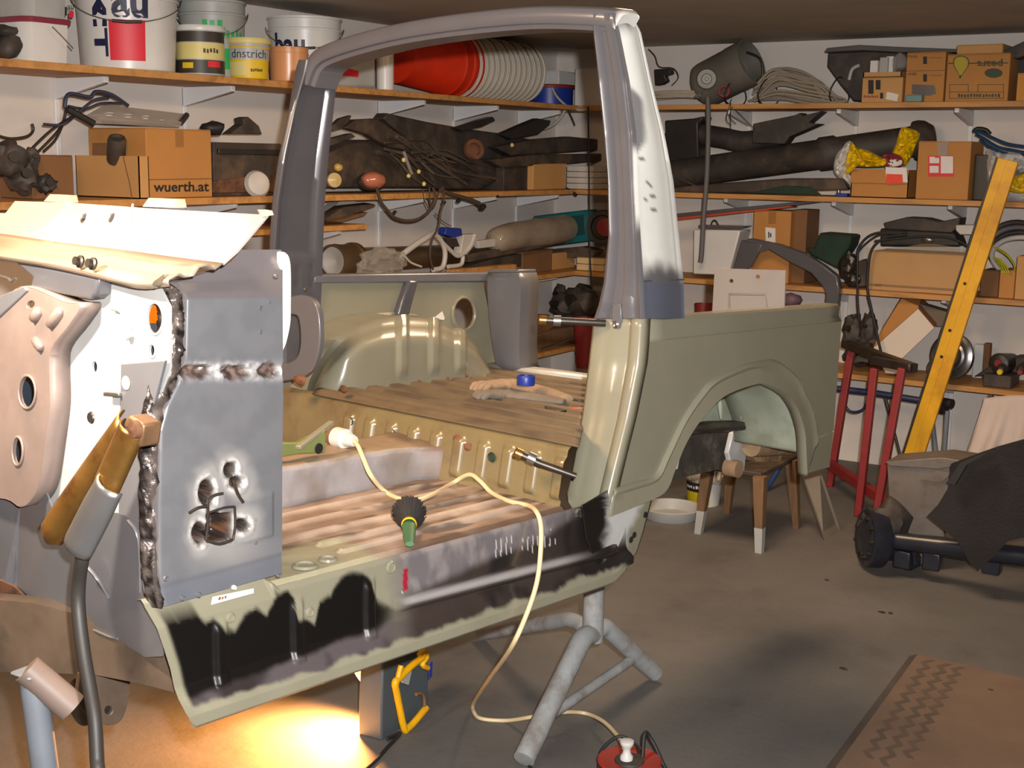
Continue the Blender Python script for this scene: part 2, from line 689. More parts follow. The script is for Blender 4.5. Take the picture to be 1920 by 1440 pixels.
# thickness of the tub side and closing of the tail edge
a, b, c = near2(1577, 603), near2(1562, 808), near2(1574, 574, .009)
build(MB().prism([c, a, b, b + VA * .04, c + VA * .04], UA * .004), 'tail_flange', M_olive, BODY)

# ---- B-pillar jamb (lower, olive) and hoop ------------------------------
lowtab = [(598, 1114, 1207), (640, 1109, 1205), (680, 1105, 1202), (780, 1092, 1182), (880, 1074, 1157), (930, 1062, 1145), (948, 1066, 1140), (968, 1096, 1130)]
tprof = [(0, .035), (0.0, .0), (.1, -.012), (.24, -.004), (.34, .0), (.6, .0), (.66, .011), (.73, .011), (.78, -.006), (.86, -.010), (.95, -.008), (1.0, .0)]


def jamb_rows(tab, vt, prof, n=26, back=.03):
    y0, y1 = tab[0][0], tab[-1][0]
    rows = []
    for j in range(n + 1):
        y = lerp(y0, y1, j / n)
        l, r = interp(tab, y)
        v = vt(y)
        c = car(r, y, v=v)
        u = uvw(c)[0]
        a = car(l, y, u=u)
        row = []
        for t, du in prof:
            row.append(lerp(a, c, t) + UA * du)
        row.append(c + UA * back)
        rows.append(row)
    return rows


build(MB().loft(jamb_rows(lowtab, lambda y: -.002, tprof)), 'pillar_jamb', M_olive, BODY, smooth=60, solid=.003)
for px, py in [(1155, 640), (1152, 672)]:
    p = car(px, py, u=.118) - UA * .004
    build(MB().lathe(p, -UA, [(0, 0), (.006, 0), (.006, .004), (0, .004)], 10), 'slot_hole', M_hole, BODY)

uptab = [(24, 1112, 1150, 1184), (60, 1112, 1160, 1203), (150, 1122, 1178, 1222), (250, 1132, 1190, 1247), (340, 1139, 1193, 1264), (440, 1141, 1198, 1274), (530, 1132, 1204, 1283), (570, 1123, 1205, 1284), (597, 1114, 1207, 1285)]
up3 = [(0.0, .10), (0.0, .0), (.10, -.008), (.2, .0), (.26, .013), (.5, .013), (.56, -.004), (.74, -.004), (.8, .006), (.88, .004), (.95, -.004), (1.0, .006)]


def vt_up(y): return max(0, (600 - y)) / 580 * .062


rows, cols = [], []
NJ = 90
PINK = S(120, 116, 118)
FIL = S(222, 220, 212)
for j in range(NJ + 1):
    y = lerp(24, 597, j / NJ)
    l, m, r = interp(uptab, y)
    v = vt_up(y)
    c = car(m, y, v=v)
    u = uvw(c)[0]
    a = car(l, y, u=u)
    e = car(r, y, v=v)
    row, cc = [], []
    for t, du in up3:
        row.append(lerp(a, c, t) + UA * du)
        k = 0
        if t > .8: k = sm(265, 300, y + 18 * nz(y, t, 1, .03)) * sm(.84, .98, t) * (1 - sm(395, 440, y))
        cc.append(mix(GRY, FIL, k))
    NS = 14
    for q in range(NS + 1):
        t = q / NS
        bul = .006 * math.sin(PI * min(1, t * 1.3)) + (0 if t < .96 else .01 * (t - .96) / .04)
        row.append(lerp(c, e, .05 + .95 * t) + VA * (bul * -1 + (.012 * max(0, t - .85) / .15)))
        n = fz(t * 2.2, y * .012, 3)
        k = 1 - sm(480, 530, y + 26 * n + 10 * math.sin(t * 5))
        k *= 1 - .85 * sm(.0, .22, .40 * sm(150, 190, y) * (1 - sm(262, 300, y)) - t + .08 * n)  # shadow on the left of the filler, painted as grey
        k *= sm(40, 80, y + 12 * n + 20 * t)
        k *= 1 - .75 * sm(.93, 1.0, t + .04 * n)
        col = mix(GRY, FIL, max(0, min(1, k)))
        if y > 528: col = S(84, 88, 100)
        for bx, by, br in [(.10, 298, 5), (.28, 352, 8), (.34, 368, 9), (.22, 345, 6), (.36, 392, 8), (.2, 338, 4), (.12, 372, 3)]:
            d = math.hypot((t - bx) * 75, y - by) + 7 * noise.noise(V((t * 40, y * .4, 5)))
            if d < br * .55: col = mix(col, S(30, 30, 32), .8)
        cc.append(col)
    row.append(row[-1] + VA * .02 + UA * .0)
    row.append(e + VA * .05)
    row.append(a + UA * .10)
    cc += [GRY] * 3
    rows.append(row)
    cols += cc
build(MB().loft(rows, cs=cols), 'hoop_leg', M_attr, BODY, label='near hoop leg with white filler on its outer face', smooth=50)
# seam between the filler panel and the lower grey panel, latch bolt at the belt
p0, p1 = car(1206, 527, v=.006), car(1283, 524, v=.006)
build(MB().bar(p0, p1, .004, .004), 'seam', M_dkgrey, BODY)
p = car(1158, 608, u=.112)
build(MB().prism([car(x, y, u=.108) for x, y in [(1150, 570), (1166, 570), (1168, 600), (1163, 616), (1152, 616), (1149, 600)]], -UA * .006), 'bolt_tab', M_grey, BODY, bevel=.002)
build(MB().lathe(p - UA * .006, -UA, [(0, .006), (.006, .008), (.0105, .004), (.0105, 0), (0, 0)], 16), 'bolt_head', M_steel, BODY)

# top bar: section swept along the crown, bending down into both legs
toppx = [(1163, 31), (1150, 23.5), (1100, 18.5), (1000, 17), (900, 25), (800, 38), (720, 53), (650, 72), (610, 86), (588, 98), (572, 118), (560, 150)]
path = []
for i, (x, y) in enumerate(toppx):
    v = 0.06 + (1178 - x) / 600 * 1.08
    u = .02 - .085 * v
    P = car(x, y, u=u)
    path.append(P)
path = cr(path, 6)
sec = [(0.0, .0), (.0, -.028), (.006, -.036), (.02, -.036), (.026, -.048), (.115, -.048), (.125, -.03), (.12, .006), (.09, .016), (.03, .012), (.006, .006)]
rows, barc = [], []
for i, P in enumerate(path):
    t = (path[min(i + 1, len(path) - 1)] - path[max(i - 1, 0)])
    t = t - UA * t.dot(UA)
    t.normalize()
    n = UA.cross(t)
    if n.dot(WA) < 0 and abs(n.dot(WA)) > .2: n = -n
    if i == 0 or i == len(path) - 1: pass
    if n.dot(WA) < 0: n = n
    k = lerp(.62, 1, sm(0, 12, i))
    rows.append([P + UA * (a * k + .012 * (1 - k)) + n * b for a, b in sec])
    barc += [mix(GRY, FIL, sm(1150, 1168, px_of(P)[0] + a * 130)) for a, b in sec]
build(MB().loft(rows, wrap=True, cap=True, cs=barc), 'hoop_top_bar', M_attr, BODY, smooth=45)

# far leg
fartab = [(112, 560, 574, 636), (134, 553, 570, 633), (204, 542, 550, 626), (292, 523, 531, 616), (379, 510, 518, 609), (457, 505, 513, 606), (544, 503, 511, 603), (602, 502, 510, 600), (650, 502, 512, 592), (705, 503, 514, 566)]
rows = []
NJ = 60


def vt_far(y): return interp([(112, 1.135), (544, 1.21), (705, 1.215)], y)[0]


for j in range(NJ + 1):
    y = lerp(112, 705, j / NJ)
    l, m, r = interp(fartab, y)
    v = vt_far(y)
    c = car(m, y, v=v)
    u = uvw(c)[0]
    a = car(l, y, u=u)
    e = car(r, y, v=v)
    row = [a + UA * .06, a, lerp(a, c, .5) - UA * .004, c, lerp(c, e, .03) - VA * .003]
    NS = 16
    for q in range(NS + 1):
        t = .06 + .9 * q / NS
        dep = .014 * sm(.10, .17, t) * (1 - sm(.80, .88, t)) * sm(150, 172, y) * (1 - sm(468, 490, y))
        for sx, sy in [(.5, 507), (.8, 505), (.5, 533), (.8, 531)]:
            dep += .008 * math.exp(-((t - sx) / .045) ** 2) * (1 if abs(y - sy) < 8 else 0)
        row.append(lerp(c, e, t) + VA * dep)
    row += [e, e + VA * .06 - UA * .01]
    rows.append(row)
build(MB().loft(rows), 'hoop_leg', M_dkgrey, BODY, label='dark grey far hoop leg with a sunken inner face', smooth=40)
p = car(573, 543, v=1.2)
build(MB().lathe(p, -VA, [(0, .006), (.006, .005), (.008, 0), (0, 0)], 12), 'bolt_head', M_steel, BODY)
# far jamb loop
ol = cr([(528, 562, 0), (560, 553, 0), (586, 562, 0), (597, 590, 0), (599, 640, 0), (590, 682, 0), (570, 706, 0), (528, 716, 0)], 5)
hl = cr([(524, 592, 0), (550, 590, 0), (560, 600, 0), (563, 640, 0), (557, 668, 0), (541, 680, 0), (524, 682, 0)], 5)
build(MB().plate([(p.x, p.y) for p in ol], [[(p.x, p.y) for p in hl]], lambda a, b: car(a, b, u=-.19), UA * .02), 'jamb_loop', M_grey, BODY, bevel=.004)

# ---- far side, wheel house, rear post -----------------------------------
VF = 1.225
build(MB().plate([(560, 526), (600, 526), (905, 522), (935, 690), (930, 740), (560, 800)], [ell(870, 588, 20, 30)], lambda a, b: car(a, b, v=VF), VA * .008), 'far_side_panel', M_olive, BODY)
rim = cr([(870 + 21 * math.cos(k * PI / 8), 588 + 31 * math.sin(k * PI / 8), 0) for k in range(16)], 2, True)
build(MB().tube([car(p.x, p.y, v=VF - .002) for p in rim], .006, 6, True), 'filler_rim', M_olive, BODY)
build(MB().prism([car(*q, v=VF - .02) for q in [(590, 515), (975, 510), (972, 529), (590, 531)]], VA * .05), 'far_top_rail', M_grey, BODY, bevel=.006)
build(MB().prism([car(*q, v=VF - .03) for q in [(768, 526), (786, 526), (768, 592), (746, 592)]], VA * .03), 'brace', M_dkgrey, BODY, bevel=.008)
lab = quadfn(car(812, 597, v=VF - .004), car(832, 600, v=VF - .004), car(836, 590, v=VF - .004), car(822, 577, v=VF - .004))
build(MB().plate([(0, 0), (1, 0), (1, .4), (.5, 1)], [], lab, -VA * .001), 'paper_tag', M_paper, BODY, label='white paper tag on the far side')

# far wheel house: half drum with four raised bands
hb = [(584, 742), (590, 720), (612, 672), (648, 632), (690, 607), (740, 596), (800, 597), (850, 612), (890, 645), (918, 688), (928, 722)]
rows = []
NXW = 110
for i in range(NXW + 1):
    x = lerp(586, 927, i / NXW)
    yt = interp([(586, 738), (592, 716), (604, 690), (622, 662), (648, 634), (680, 612), (715, 599), (755, 594), (800, 597), (838, 608), (870, 626), (895, 650), (914, 684), (927, 706)], x)[0]
    yf = interp([(586, 744), (660, 738), (760, 727), (850, 714), (927, 704)], x)[0]
    bd = 0
    for bx in (752, 812, 862):
        bd += sm(bx - 9, bx - 5, x) * (1 - sm(bx + 6, bx + 14, x))
    end = (1 - sm(586, 700, x)) ** 2 * .13 + sm(860, 927, x) ** 2 * .06
    row = []
    T = car(x, yt, v=1.06 + end * .5)
    row += [T + VA * .16, T + VA * .08, T + VA * .03]
    for k in range(15):
        t = k / 14
        y = lerp(yt, yf, t)
        rnd_ = .08 * (1 - sm(0, .42, t)) ** 2
        rib = bd * (1 - sm(.72, .86, t))
        row.append(car(x, y, v=.98 + rnd_ + end * (1 - .7 * t)) - VA * .012 * rib + WA * .010 * rib * (1 - sm(0, .3, t)))
    rows.append(row)
build(MB().loft(rows), 'far_wheel_house', M_olive, BODY, smooth=60)
rows = []
for t in range(21):
    x = lerp(600, 780, t / 20)
    y = interp([(600, 625), (640, 606), (690, 592), (735, 588), (780, 592)], x)[0]
    P = car(x, y, v=VF - .006)
    rows.append(P)
build(MB().tube(rows, .007, 6), 'weld_flange', M_olive, BODY)

post = [(512, 892, 915, 972), (530, 892, 914, 977), (600, 902, 918, 974), (660, 914, 926, 973), (694, 928, 934, 976)]
rows = []
for j in range(16):
    y = lerp(512, 694, j / 15)
    l, m, r = interp(post, y)
    u = .83
    a, c, e = car(l, y, u=u), car(m, y, u=u), car(r, y, u=u)
    rows.append([a + UA * .12, a + UA * .05, c + UA * .012, c, lerp(c, e, .3) - UA * .006, lerp(c, e, .8) - UA * .006, e, e + UA * .02, e + UA * .1])
build(MB().loft(rows), 'rear_post', M_grey, BODY, label='grey primer rear corner post', smooth=40, solid=.003)
a = [car(x, 512, u=.83) for x in (892, 915, 972)]
build(MB().prism([a[0] + UA * .1, a[1], a[2], a[2] + UA * .1], WA * .012), 'post_cap', M_grey, BODY, bevel=.004)

# ---- rear floor with cross ribs, heel board -----------------------------
fA, fB = car(585, 738, u=-.15), car(1086, 838, u=-.15)
fC, fD = car(1112, 716, u=.86), car(915, 690, u=.86)
dn = WA
FLR = S(116, 98, 74)


def rf(s, t):
    return lerp(lerp(fA, fB, s), lerp(fD, fC, s), t) + WA * (.013 * sm(-.45, .45, math.sin(t * 66)) * (1 - sm(.93, 1, t)) * sm(.0, .03, t))


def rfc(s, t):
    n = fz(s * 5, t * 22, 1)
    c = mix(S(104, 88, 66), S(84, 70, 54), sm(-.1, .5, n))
    c = mix(c, S(62, 50, 40), .55 * (1 - sm(-.6, -.1, math.sin(t * 66))))  # shading painted into the grooves between the ribs
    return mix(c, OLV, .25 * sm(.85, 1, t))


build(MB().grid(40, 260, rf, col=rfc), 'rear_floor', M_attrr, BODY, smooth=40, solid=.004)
# raised pale edge at the tail
build(MB().loft([[fD - UA * .04, fC - UA * .04], [fD + WA * .018 - UA * .03, fC + WA * .018 - UA * .03], [fD + WA * .018 + UA * .05, fC + WA * .018 + UA * .05], [fD - WA * .05 + UA * .05, fC - WA * .05 + UA * .05]]), 'tail_sill', M_zinc, BODY, smooth=20, solid=.003)

hA, hB = car(520, 752, u=-.15), car(1050, 948, u=-.15)   # guides
HV0, HV1 = 0.03, 1.16


def heel(s, t):
    v = lerp(HV1, HV0, s)
    vv = uvw(fA)[1], uvw(fB)[1]
    wt = lerp(uvw(fA)[2], uvw(fB)[2], (v - vv[0]) / (vv[1] - vv[0]))
    w = lerp(wt + .002, -.478, t)
    d = 0
    if .12 < t < .86:
        k = (v - .045) / .088
        f = abs(k - round(k))
        d = .014 * (1 - sm(.14, .26, f)) * sm(.2, .26, t) * (1 - sm(.8, .86, t))
        if v > .86: d = 0
    d -= .02 * (1 - sm(0, .1, t))
    return W(-.15 - d + .0 - .03 * t, v, w)


build(MB().grid(180, 22, heel), 'heel_board', mat('olive_inner_paint', S(120, 106, 74), .3, var=.1, coat=.3, dirt=S(104, 86, 60), dsc=6), BODY, smooth=50)
M_dkhole = mat('dark_green_hole', S(40, 52, 40), .6, var=.1)
for px, py, r in [(657, 790, .011), (735, 811, .011), (922, 857, .012)]:
    p = car(px, py, u=-.168)
    build(MB().lathe(p - UA * .0, -UA, [(0, .0), (r * .8, .0), (r, .004), (r * 1.15, .0)], 16), 'drain_hole', M_dkhole, BODY)
for px, py, r, s_ in [(645, 730, .022, 1), (860, 826, .026, 2), (878, 838, .02, 3), (562, 712, .03, 4), (785, 716, .014, 5), (838, 712, .017, 6), (874, 704, .016, 7)]:
    p = car(px, py, u=-.16) if px > 640 and px < 890 and py > 720 else car(px, py, v=.98)
    build(MB().blob(p, (r * .7, r * .35, r * .5), .6, s_, 2), 'weld_scar', M_rust, BODY, smooth=60)

# ---- front floor, tunnel, sill ------------------------------------------
PNK = S(176, 150, 128)
TAN = S(168, 146, 120)


def ff(s, t):
    u = lerp(-1.24, -.17, s)
    v = lerp(.49, .015, t)
    w = -.470
    k = 0
    for vr in (.42, .33, .24, .16, .09):
        k = max(k, (1 - sm(.006, .014, abs(v - vr))) * sm(.06, .09, s + vr * .3 - .04) * (1 - sm(.9, .94, s)))
    if s < .34 and t > .62: k *= 0
    w += .009 * k - .004 * fz(s * 3, t * 3, 4)
    w -= .012 * sm(.97, 1, t)
    return W(u, v, w)


def ffc(s, t):
    n = fz(s * 7, t * 4, 2)
    c = mix(S(122, 102, 88), S(148, 130, 116), sm(-.2, .5, n))
    v = lerp(.49, .015, t)
    rib = min(abs(v - vr) for vr in (.42, .33, .24, .16, .09))
    c = mix(c, S(176, 160, 146), .7 * (1 - sm(.005, .013, rib)) * sm(.3, .4, s))
    m = fz(s * 4.2, t * 7, 9)
    if s > .18: c = mix(c, S(70, 60, 56), .8 * sm(.18, .4, m))
    k = sm(.55, .66, t + .12 * n) * (1 - sm(.36, .44, s + .08 * n))
    c = mix(c, S(150, 144, 118), k)
    k = sm(.955, .975, t) * sm(.42, .5, s)
    return mix(c, S(78, 58, 44), k * .8)


build(MB().grid(130, 70, ff, col=ffc), 'front_floor', M_attrr, BODY, smooth=40, solid=.004)
p = car(572, 1062, w=-.468)
for q in ((572, 1062, .026), (615, 1050, .02)):
    p = car(q[0], q[1], w=-.468)
    build(MB().lathe(p, WA, [(q[2] * 1.1, 0), (q[2], .005), (q[2] * .8, .006), (q[2] * .7, .002), (0, .002)], 24), 'drain_plug', M_olive, BODY)


def tun(s, t):
    u = lerp(-1.24, -.118, s)
    top = lerp(-.355, -.382, s)
    if s > .955: u = u
    fl = .05 * sm(.88, 1, s)
    prof = [(.486 - fl, -.474), (.492 - fl, top - .012), (.5 - fl, top), (.515, top + .004), (.59, top + .010), (.64, top + .012), (.65, top + .002), (.66, -.474)]
    k = t * (len(prof) - 1)
    i = min(int(k), len(prof) - 2)
    f = k - i
    v, w = lerp(prof[i][0], prof[i + 1][0], f), lerp(prof[i][1], prof[i + 1][1], f)
    n = .004 * fz(u * 9, v * 14, w * 9)
    return W(u, v + n, w + n)


def tunc(s, t):
    n = fz(s * 8, t * 3, 5)
    c = mix(S(150, 145, 145), S(132, 122, 115), sm(-.1, .5, n))
    c = mix(c, S(140, 120, 96), sm(.25, .32, t))
    k = sm(.9, .97, s + .05 * n)
    c = mix(c, S(110, 88, 76), k * .8)
    return c


build(MB().grid(90, 28, tun, col=tunc), 'tunnel', M_attrr, BODY, smooth=50, solid=.003)

# sill: painted in black, olive and grey primer patches
def sill_prof(k):
    pr = [(.020, -.478), (.006, -.474), (.0, -.482), (.0, -.53), (-.001, -.58), (-.003, -.615), (-.010, -.635), (-.022, -.652), (-.030, -.668), (-.030, -.690), (-.022, -.697), (-.004, -.697)]
    x = k * (len(pr) - 1)
    i = min(int(x), len(pr) - 2)
    return lerp(pr[i][0], pr[i + 1][0], x - i), lerp(pr[i][1], pr[i + 1][1], x - i)


SU0, SU1 = -1.39, .075


FRT = sorted((uvw(car(x, y, v=0))[2], uvw(car(x, y, v=0))[0]) for x, y in [(268, 1085), (276, 1120), (290, 1165), (306, 1212), (319, 1255), (327, 1300), (332, 1328), (339, 1345), (354, 1357)])


def sill(s, t):
    u = lerp(SU0, SU1, s)
    v, w = sill_prof(t)
    if t < .2: w += .035 * (1 - sm(-1.13, -1.10, u))
    # the front corner of the flange sweeps back upwards
    fr = interp(FRT, w)[0]
    u = lerp(fr, SU1, s)
    v += .02 * sm(-.466, -.456, w)
    # tail end rises
    if u > -.02:
        r = sm(-.02, .075, u)
        w = w + r * .035 * sm(-.6, -.69, w)
    # rib
    rb = 1 - sm(.006, .02, abs(w - lerp(-.585, -.612, (u + .78) / .8)))
    v -= .012 * rb * sm(-.80, -.76, u) * (1 - sm(.0, .04, u))
    # vertical pressed dimples in the front part
    if -.655 < w < -.5:
        for du in (-1.26, -1.07, -.87):
            v -= .010 * (1 - sm(.008, .02, abs(u - du))) * sm(-.5, -.53, w) * (1 - sm(-.63, -.645, w) * 1)
    return W(u, v, w)


BLK = S(14, 13, 13)
BLKTOP = [(300, 1142), (335, 1160), (370, 1152), (385, 1172), (400, 1162), (420, 1178), (440, 1182), (455, 1158), (480, 1132), (500, 1148), (520, 1116), (540, 1110), (552, 1124), (560, 1165), (590, 1166), (600, 1122), (620, 1118), (630, 1096), (650, 1076), (680, 1070), (697, 1096), (705, 1130), (720, 1142), (800, 1130)]
STR = S(104, 98, 100)


def sillc(s, t):
    u = lerp(SU0, SU1, s)
    v, w = sill_prof(t)
    n = fz(u * 6, w * 6, 7)
    n2 = fz(u * 16, w * 10, 3)
    c = OLV
    # grey bare primer middle to rear
    g = sm(-.84, -.74, u + .03 * n)
    c = mix(c, mix(STR, S(132, 124, 122), sm(-.2, .4, n2)), g)
    # black spray with a ragged soft top edge following the pressed dimples
    X, Y = px_of(sill(s, t))
    top = interp(BLKTOP, X)[0]
    e = Y - top + 7 * n2 * 2
    b = sm(-7, 7, e) * (1 - sm(706, 760, X + 20 * n))
    mid = interp([(345, 1312), (500, 1256), (700, 1180), (800, 1142)], X)[0]
    b2 = sm(-8, 8, Y - mid + 6 * n2)
    c = mix(c, BLK, b)
    c = mix(c, mix(S(84, 76, 78), S(50, 44, 44), sm(.0, .4, n)), b2 * (1 - sm(720, 800, X)) * .9 * sm(330, 380, X))
    # dark brown bare metal and painted shadow under and over the rib towards the tail
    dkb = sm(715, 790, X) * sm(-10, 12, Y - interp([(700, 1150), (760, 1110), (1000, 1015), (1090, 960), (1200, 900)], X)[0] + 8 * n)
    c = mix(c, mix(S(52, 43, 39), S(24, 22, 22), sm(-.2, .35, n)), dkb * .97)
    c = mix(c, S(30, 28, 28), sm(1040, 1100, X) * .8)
    # pale highlight painted along the upper side of the raised rib
    rb = 1 - sm(.004, .016, abs(w - lerp(-.585, -.612, (u + .78) / .8)))
    rbu = 1 - sm(.003, .012, abs(w - .006 - lerp(-.585, -.612, (u + .78) / .8)))
    c = mix(c, S(158, 152, 150), .85 * rbu * sm(-.8, -.76, u) * (1 - sm(-.25, -.05, u)))
    # olive lower lip, front edge
    lo = sm(-6, 6, Y - interp([(345, 1330), (500, 1284), (700, 1220), (760, 1198), (1000, 1118), (1150, 1062)], X)[0] + 10 * n2)
    c = mix(c, OLV, lo)
    fr = interp(FRT, w)[0]
    u = lerp(fr, SU1, s)
    c = mix(c, OLV, 1 - sm(.014, .026, u - fr))
    # pale gloss highlight painted at the tail of the sill
    c = mix(c, S(176, 176, 172), sm(-.03, .02, u + .02 * n) * sm(-.62, -.56, w) * .8)
    # wire brushed scratches
    for cu_, cw in [(-.74, -.575), (-.70, -.56), (-.62, -.572), (-.33, -.535), (-.26, -.53), (-.43, -.52)]:
        if abs(u - cu_) < .03 and abs(w - cw) < .022 and abs(((u - cu_) / .02 + .25 * n2) % 1 - .5) < .09 and n > -.25: c = mix(c, S(214, 212, 208), .75)
    if abs(u + .76) < .007 and -.555 < w < -.51: c = S(150, 30, 50)
    return c


mbs = MB().grid(420, 110, sill, col=sillc)
build(mbs, 'sill', M_attr, BODY, label='sill with black overspray on olive paint and grey primer', smooth=60)
# sill tail behind the jamb, up to the wheel arch
tail = [(1090, 948), (1130, 962), (1232, 925), (1222, 960), (1205, 1010), (1192, 1042), (1172, 1066), (1140, 1080), (1120, 1060), (1092, 1010)]


def tailc(p):
    x, y = p
    n = fz(x * .03, y * .03, 1)
    c = mix(S(24, 22, 22), S(190, 190, 186), sm(1128, 1146, x + 10 * n + (y - 1000) * .05))  # white gloss highlights painted over the black
    c = mix(c, OLV, sm(-18, 0, (x - 1172) + (y - 1040) * .42 + 8 * n))
    return c


xs = [p[0] for p in tail]
mb = MB()
tfn = lambda s, t: car(lerp(*interp([(948, 1090, 1140), (962, 1092, 1222), (1010, 1098, 1206), (1040, 1110, 1194), (1066, 1128, 1174)], lerp(948, 1068, t)), s), lerp(948, 1068, t) - 30 * s * (1 - t), v=-.012 + .02 * s)
mb.grid(34, 34, tfn, col=lambda s, t: tailc((lerp(*interp([(948, 1090, 1140), (962, 1092, 1222), (1010, 1098, 1206), (1040, 1110, 1194), (1066, 1128, 1174)], lerp(948, 1068, t)), s), lerp(948, 1068, t) - 30 * s * (1 - t))))
build(mb, 'sill_tail', M_attr, BODY, smooth=60, solid=.004)
for px, py in [(1210, 965), (1183, 1012), (1189, 1003)]:
    build(MB().lathe(car(px, py, v=-.006), -VA, [(0, .002), (.008, .002), (.009, 0)], 14), 'drain_hole', M_hole, BODY)
build(MB().lathe(car(1083, 962, v=-.006), -VA, [(0, .006), (.010, .006), (.013, 0), (0, 0)], 6), 'bolt_head', M_steel, BODY)
build(MB().lathe(car(1090, 966, v=-.006), -VA, [(0, .003), (.006, .003), (.007, 0), (0, 0)], 12), 'bolt_head', M_steel, BODY)
for px, py in [(432, 1158), (581, 1148), (733, 1064)]:
    r = .010 if px != 733 else .013
    build(MB().lathe(car(px, py, v=-.001), -VA, [(0, .001), (r * .7, .001), (r * .8, .004), (r, .003), (r * 1.1, 0)], 16), 'drain_plug', M_olive, BODY)
lab = quadfn(car(395, 1134, v=-.003), car(475, 1112, v=-.003), car(475, 1103, v=-.003), car(398, 1119, v=-.003))
stk = build(MB().plate([(0, 0), (1, 0), (1, 1), (0, 1)], [], lab, -VA * .001), 'sticker', M_paper, BODY, label='white sticker under the front pillar')
marks(quadfn(lab(.14, .3), lab(.36, .3), lab(.36, .85), lab(.14, .85), -VA * .0016), 3, M_cardd, stk)

# ---- rods clamped into the B-pillar -------------------------------------
def rod(pts, r, name, tip):
    o = build(MB().tube(pts, r, 12), name, M_dsteel, BODY, smooth=50)
    d = (V(pts[0]) - V(pts[1])).normalized()
    a = V(pts[0])
    build(MB().lathe(a - d * .012, d, [(0, 0), (tip, 0), (tip, .018), (tip * .8, .021), (0, .021)], 16), 'cap', M_brass, o)
    b = lerp(V(pts[0]), V(pts[-1]), .3)
    build(MB().lathe(b, d, [(0, 0), (tip * 1.15, 0), (tip * 1.15, .02), (0, .02)], 16), 'collar', M_steel, o)


rod([car(1016, 600, u=-.02), car(1060, 602, u=.02), car(1135, 606, u=.1)], .010, 'hinge_pin', .0125)
rod([car(971, 850, u=-.25), car(1010, 868, u=-.22), car(1080, 893, u=-.17)], [.011, .011, .008], 'hinge_pin', .014)

# ---- A-pillar panel with the burnt cut-outs ------------------------------
arows = [(468, 432, 468, 528, .075), (500, 416, 500, 530, .055), (522, 318, 530, 530, .035), (545, 332, 548, 530, .012), (560, 340, 562, 530, .0), (678, 337, 682, 531, 0), (706, 322, 722, 531, 0), (748, 300, 764, 531, 0), (795, 288, 808, 530, 0), (925, 284, 952, 529, 0), (1038, 285, 1082, 529, 0), (1075, 297, 1142, 531, 0)]


def a_px(s, t):
    yr = lerp(468, 1075, t)
    lx, ly, rx, v = interp(arows, yr)
    return lerp(lx, rx, s), lerp(ly, yr, s), v


HOLES = [((402, 985), 26, 32), ((380, 930), 13, 22), ((432, 885), 9, 13)]


def dmg(x, y):
    """distance-like field of the torn opening"""
    n = 9 * noise.noise(V((x * .06, y * .06, 2)))
    d = 99
    if abs(x - 412) < 24 and abs(y - 990) < 28: d = max(abs(x - 412) - 22, abs(y - 988) - 26) * .6
    d = min(d, math.hypot((x - 377) * 1.5, y - 1000) - 18, math.hypot((x - 390) * 1.4, (y - 925) * .8) - 18, math.hypot((x - 434) * 1.3, y - 882) - 12, math.hypot((x - 444), (y - 905)) - 9, math.hypot((x - 455) * 1.1, y - 985) - 10)
    return d + n * .35


def patch(x, y):
    m = 0
    for cx, cy, rx, ry in [(370, 697, 33, 16), (446, 699, 28, 17), (508, 695, 22, 16)]:
        q = math.hypot((x - cx) / rx, (y - cy) / ry) + .35 * noise.noise(V((x * .07, y * .09, 4)))
        m = max(m, 1 - sm(.75, 1.05, q))
    return m


def a_fn(s, t):
    x, y, v = a_px(s, t)
    d = 0.0
    # horizontal welded joint: sunken burnt patches between pale beads
    k = math.exp(-((y - 696) / 16) ** 2) * sm(.02, .08, s)
    d += k * (.004 + .016 * patch(x, y) + .007 * noise.noise(V((x * .09, y * .1, 1))))
    # pressed relief lower right and step along the lower edge
    d += .006 * sm(1050, 1062, y + (x - 300) * .28) * 0
    ye = y + (x - 300) * .27
    d += .003 * sm(1096, 1106, ye)
    if x > 440: d -= .0035 * (1 - sm(508, 514, x)) * sm(0, 6, y - (935 - (x - 440) * .22)) * (1 - sm(1058, 1064, ye)) * sm(440, 470, x)
    # rounded front edge
    d += .035 * (1 - sm(0, .09, s)) ** 2 * sm(500, 560, y)
    # torn cavity
    q = dmg(x, y)
    d += .012 * math.exp(-(max(q, 0) / 16) ** 2) * .6
    if q < 1: d += .045 * sm(1, -5, q)
    d -= .005 * math.exp(-((q - 9) / 6) ** 2)
    # raised corner of the cowl end
    return car(x, y, v=v) + VA * d + (UA * .0)


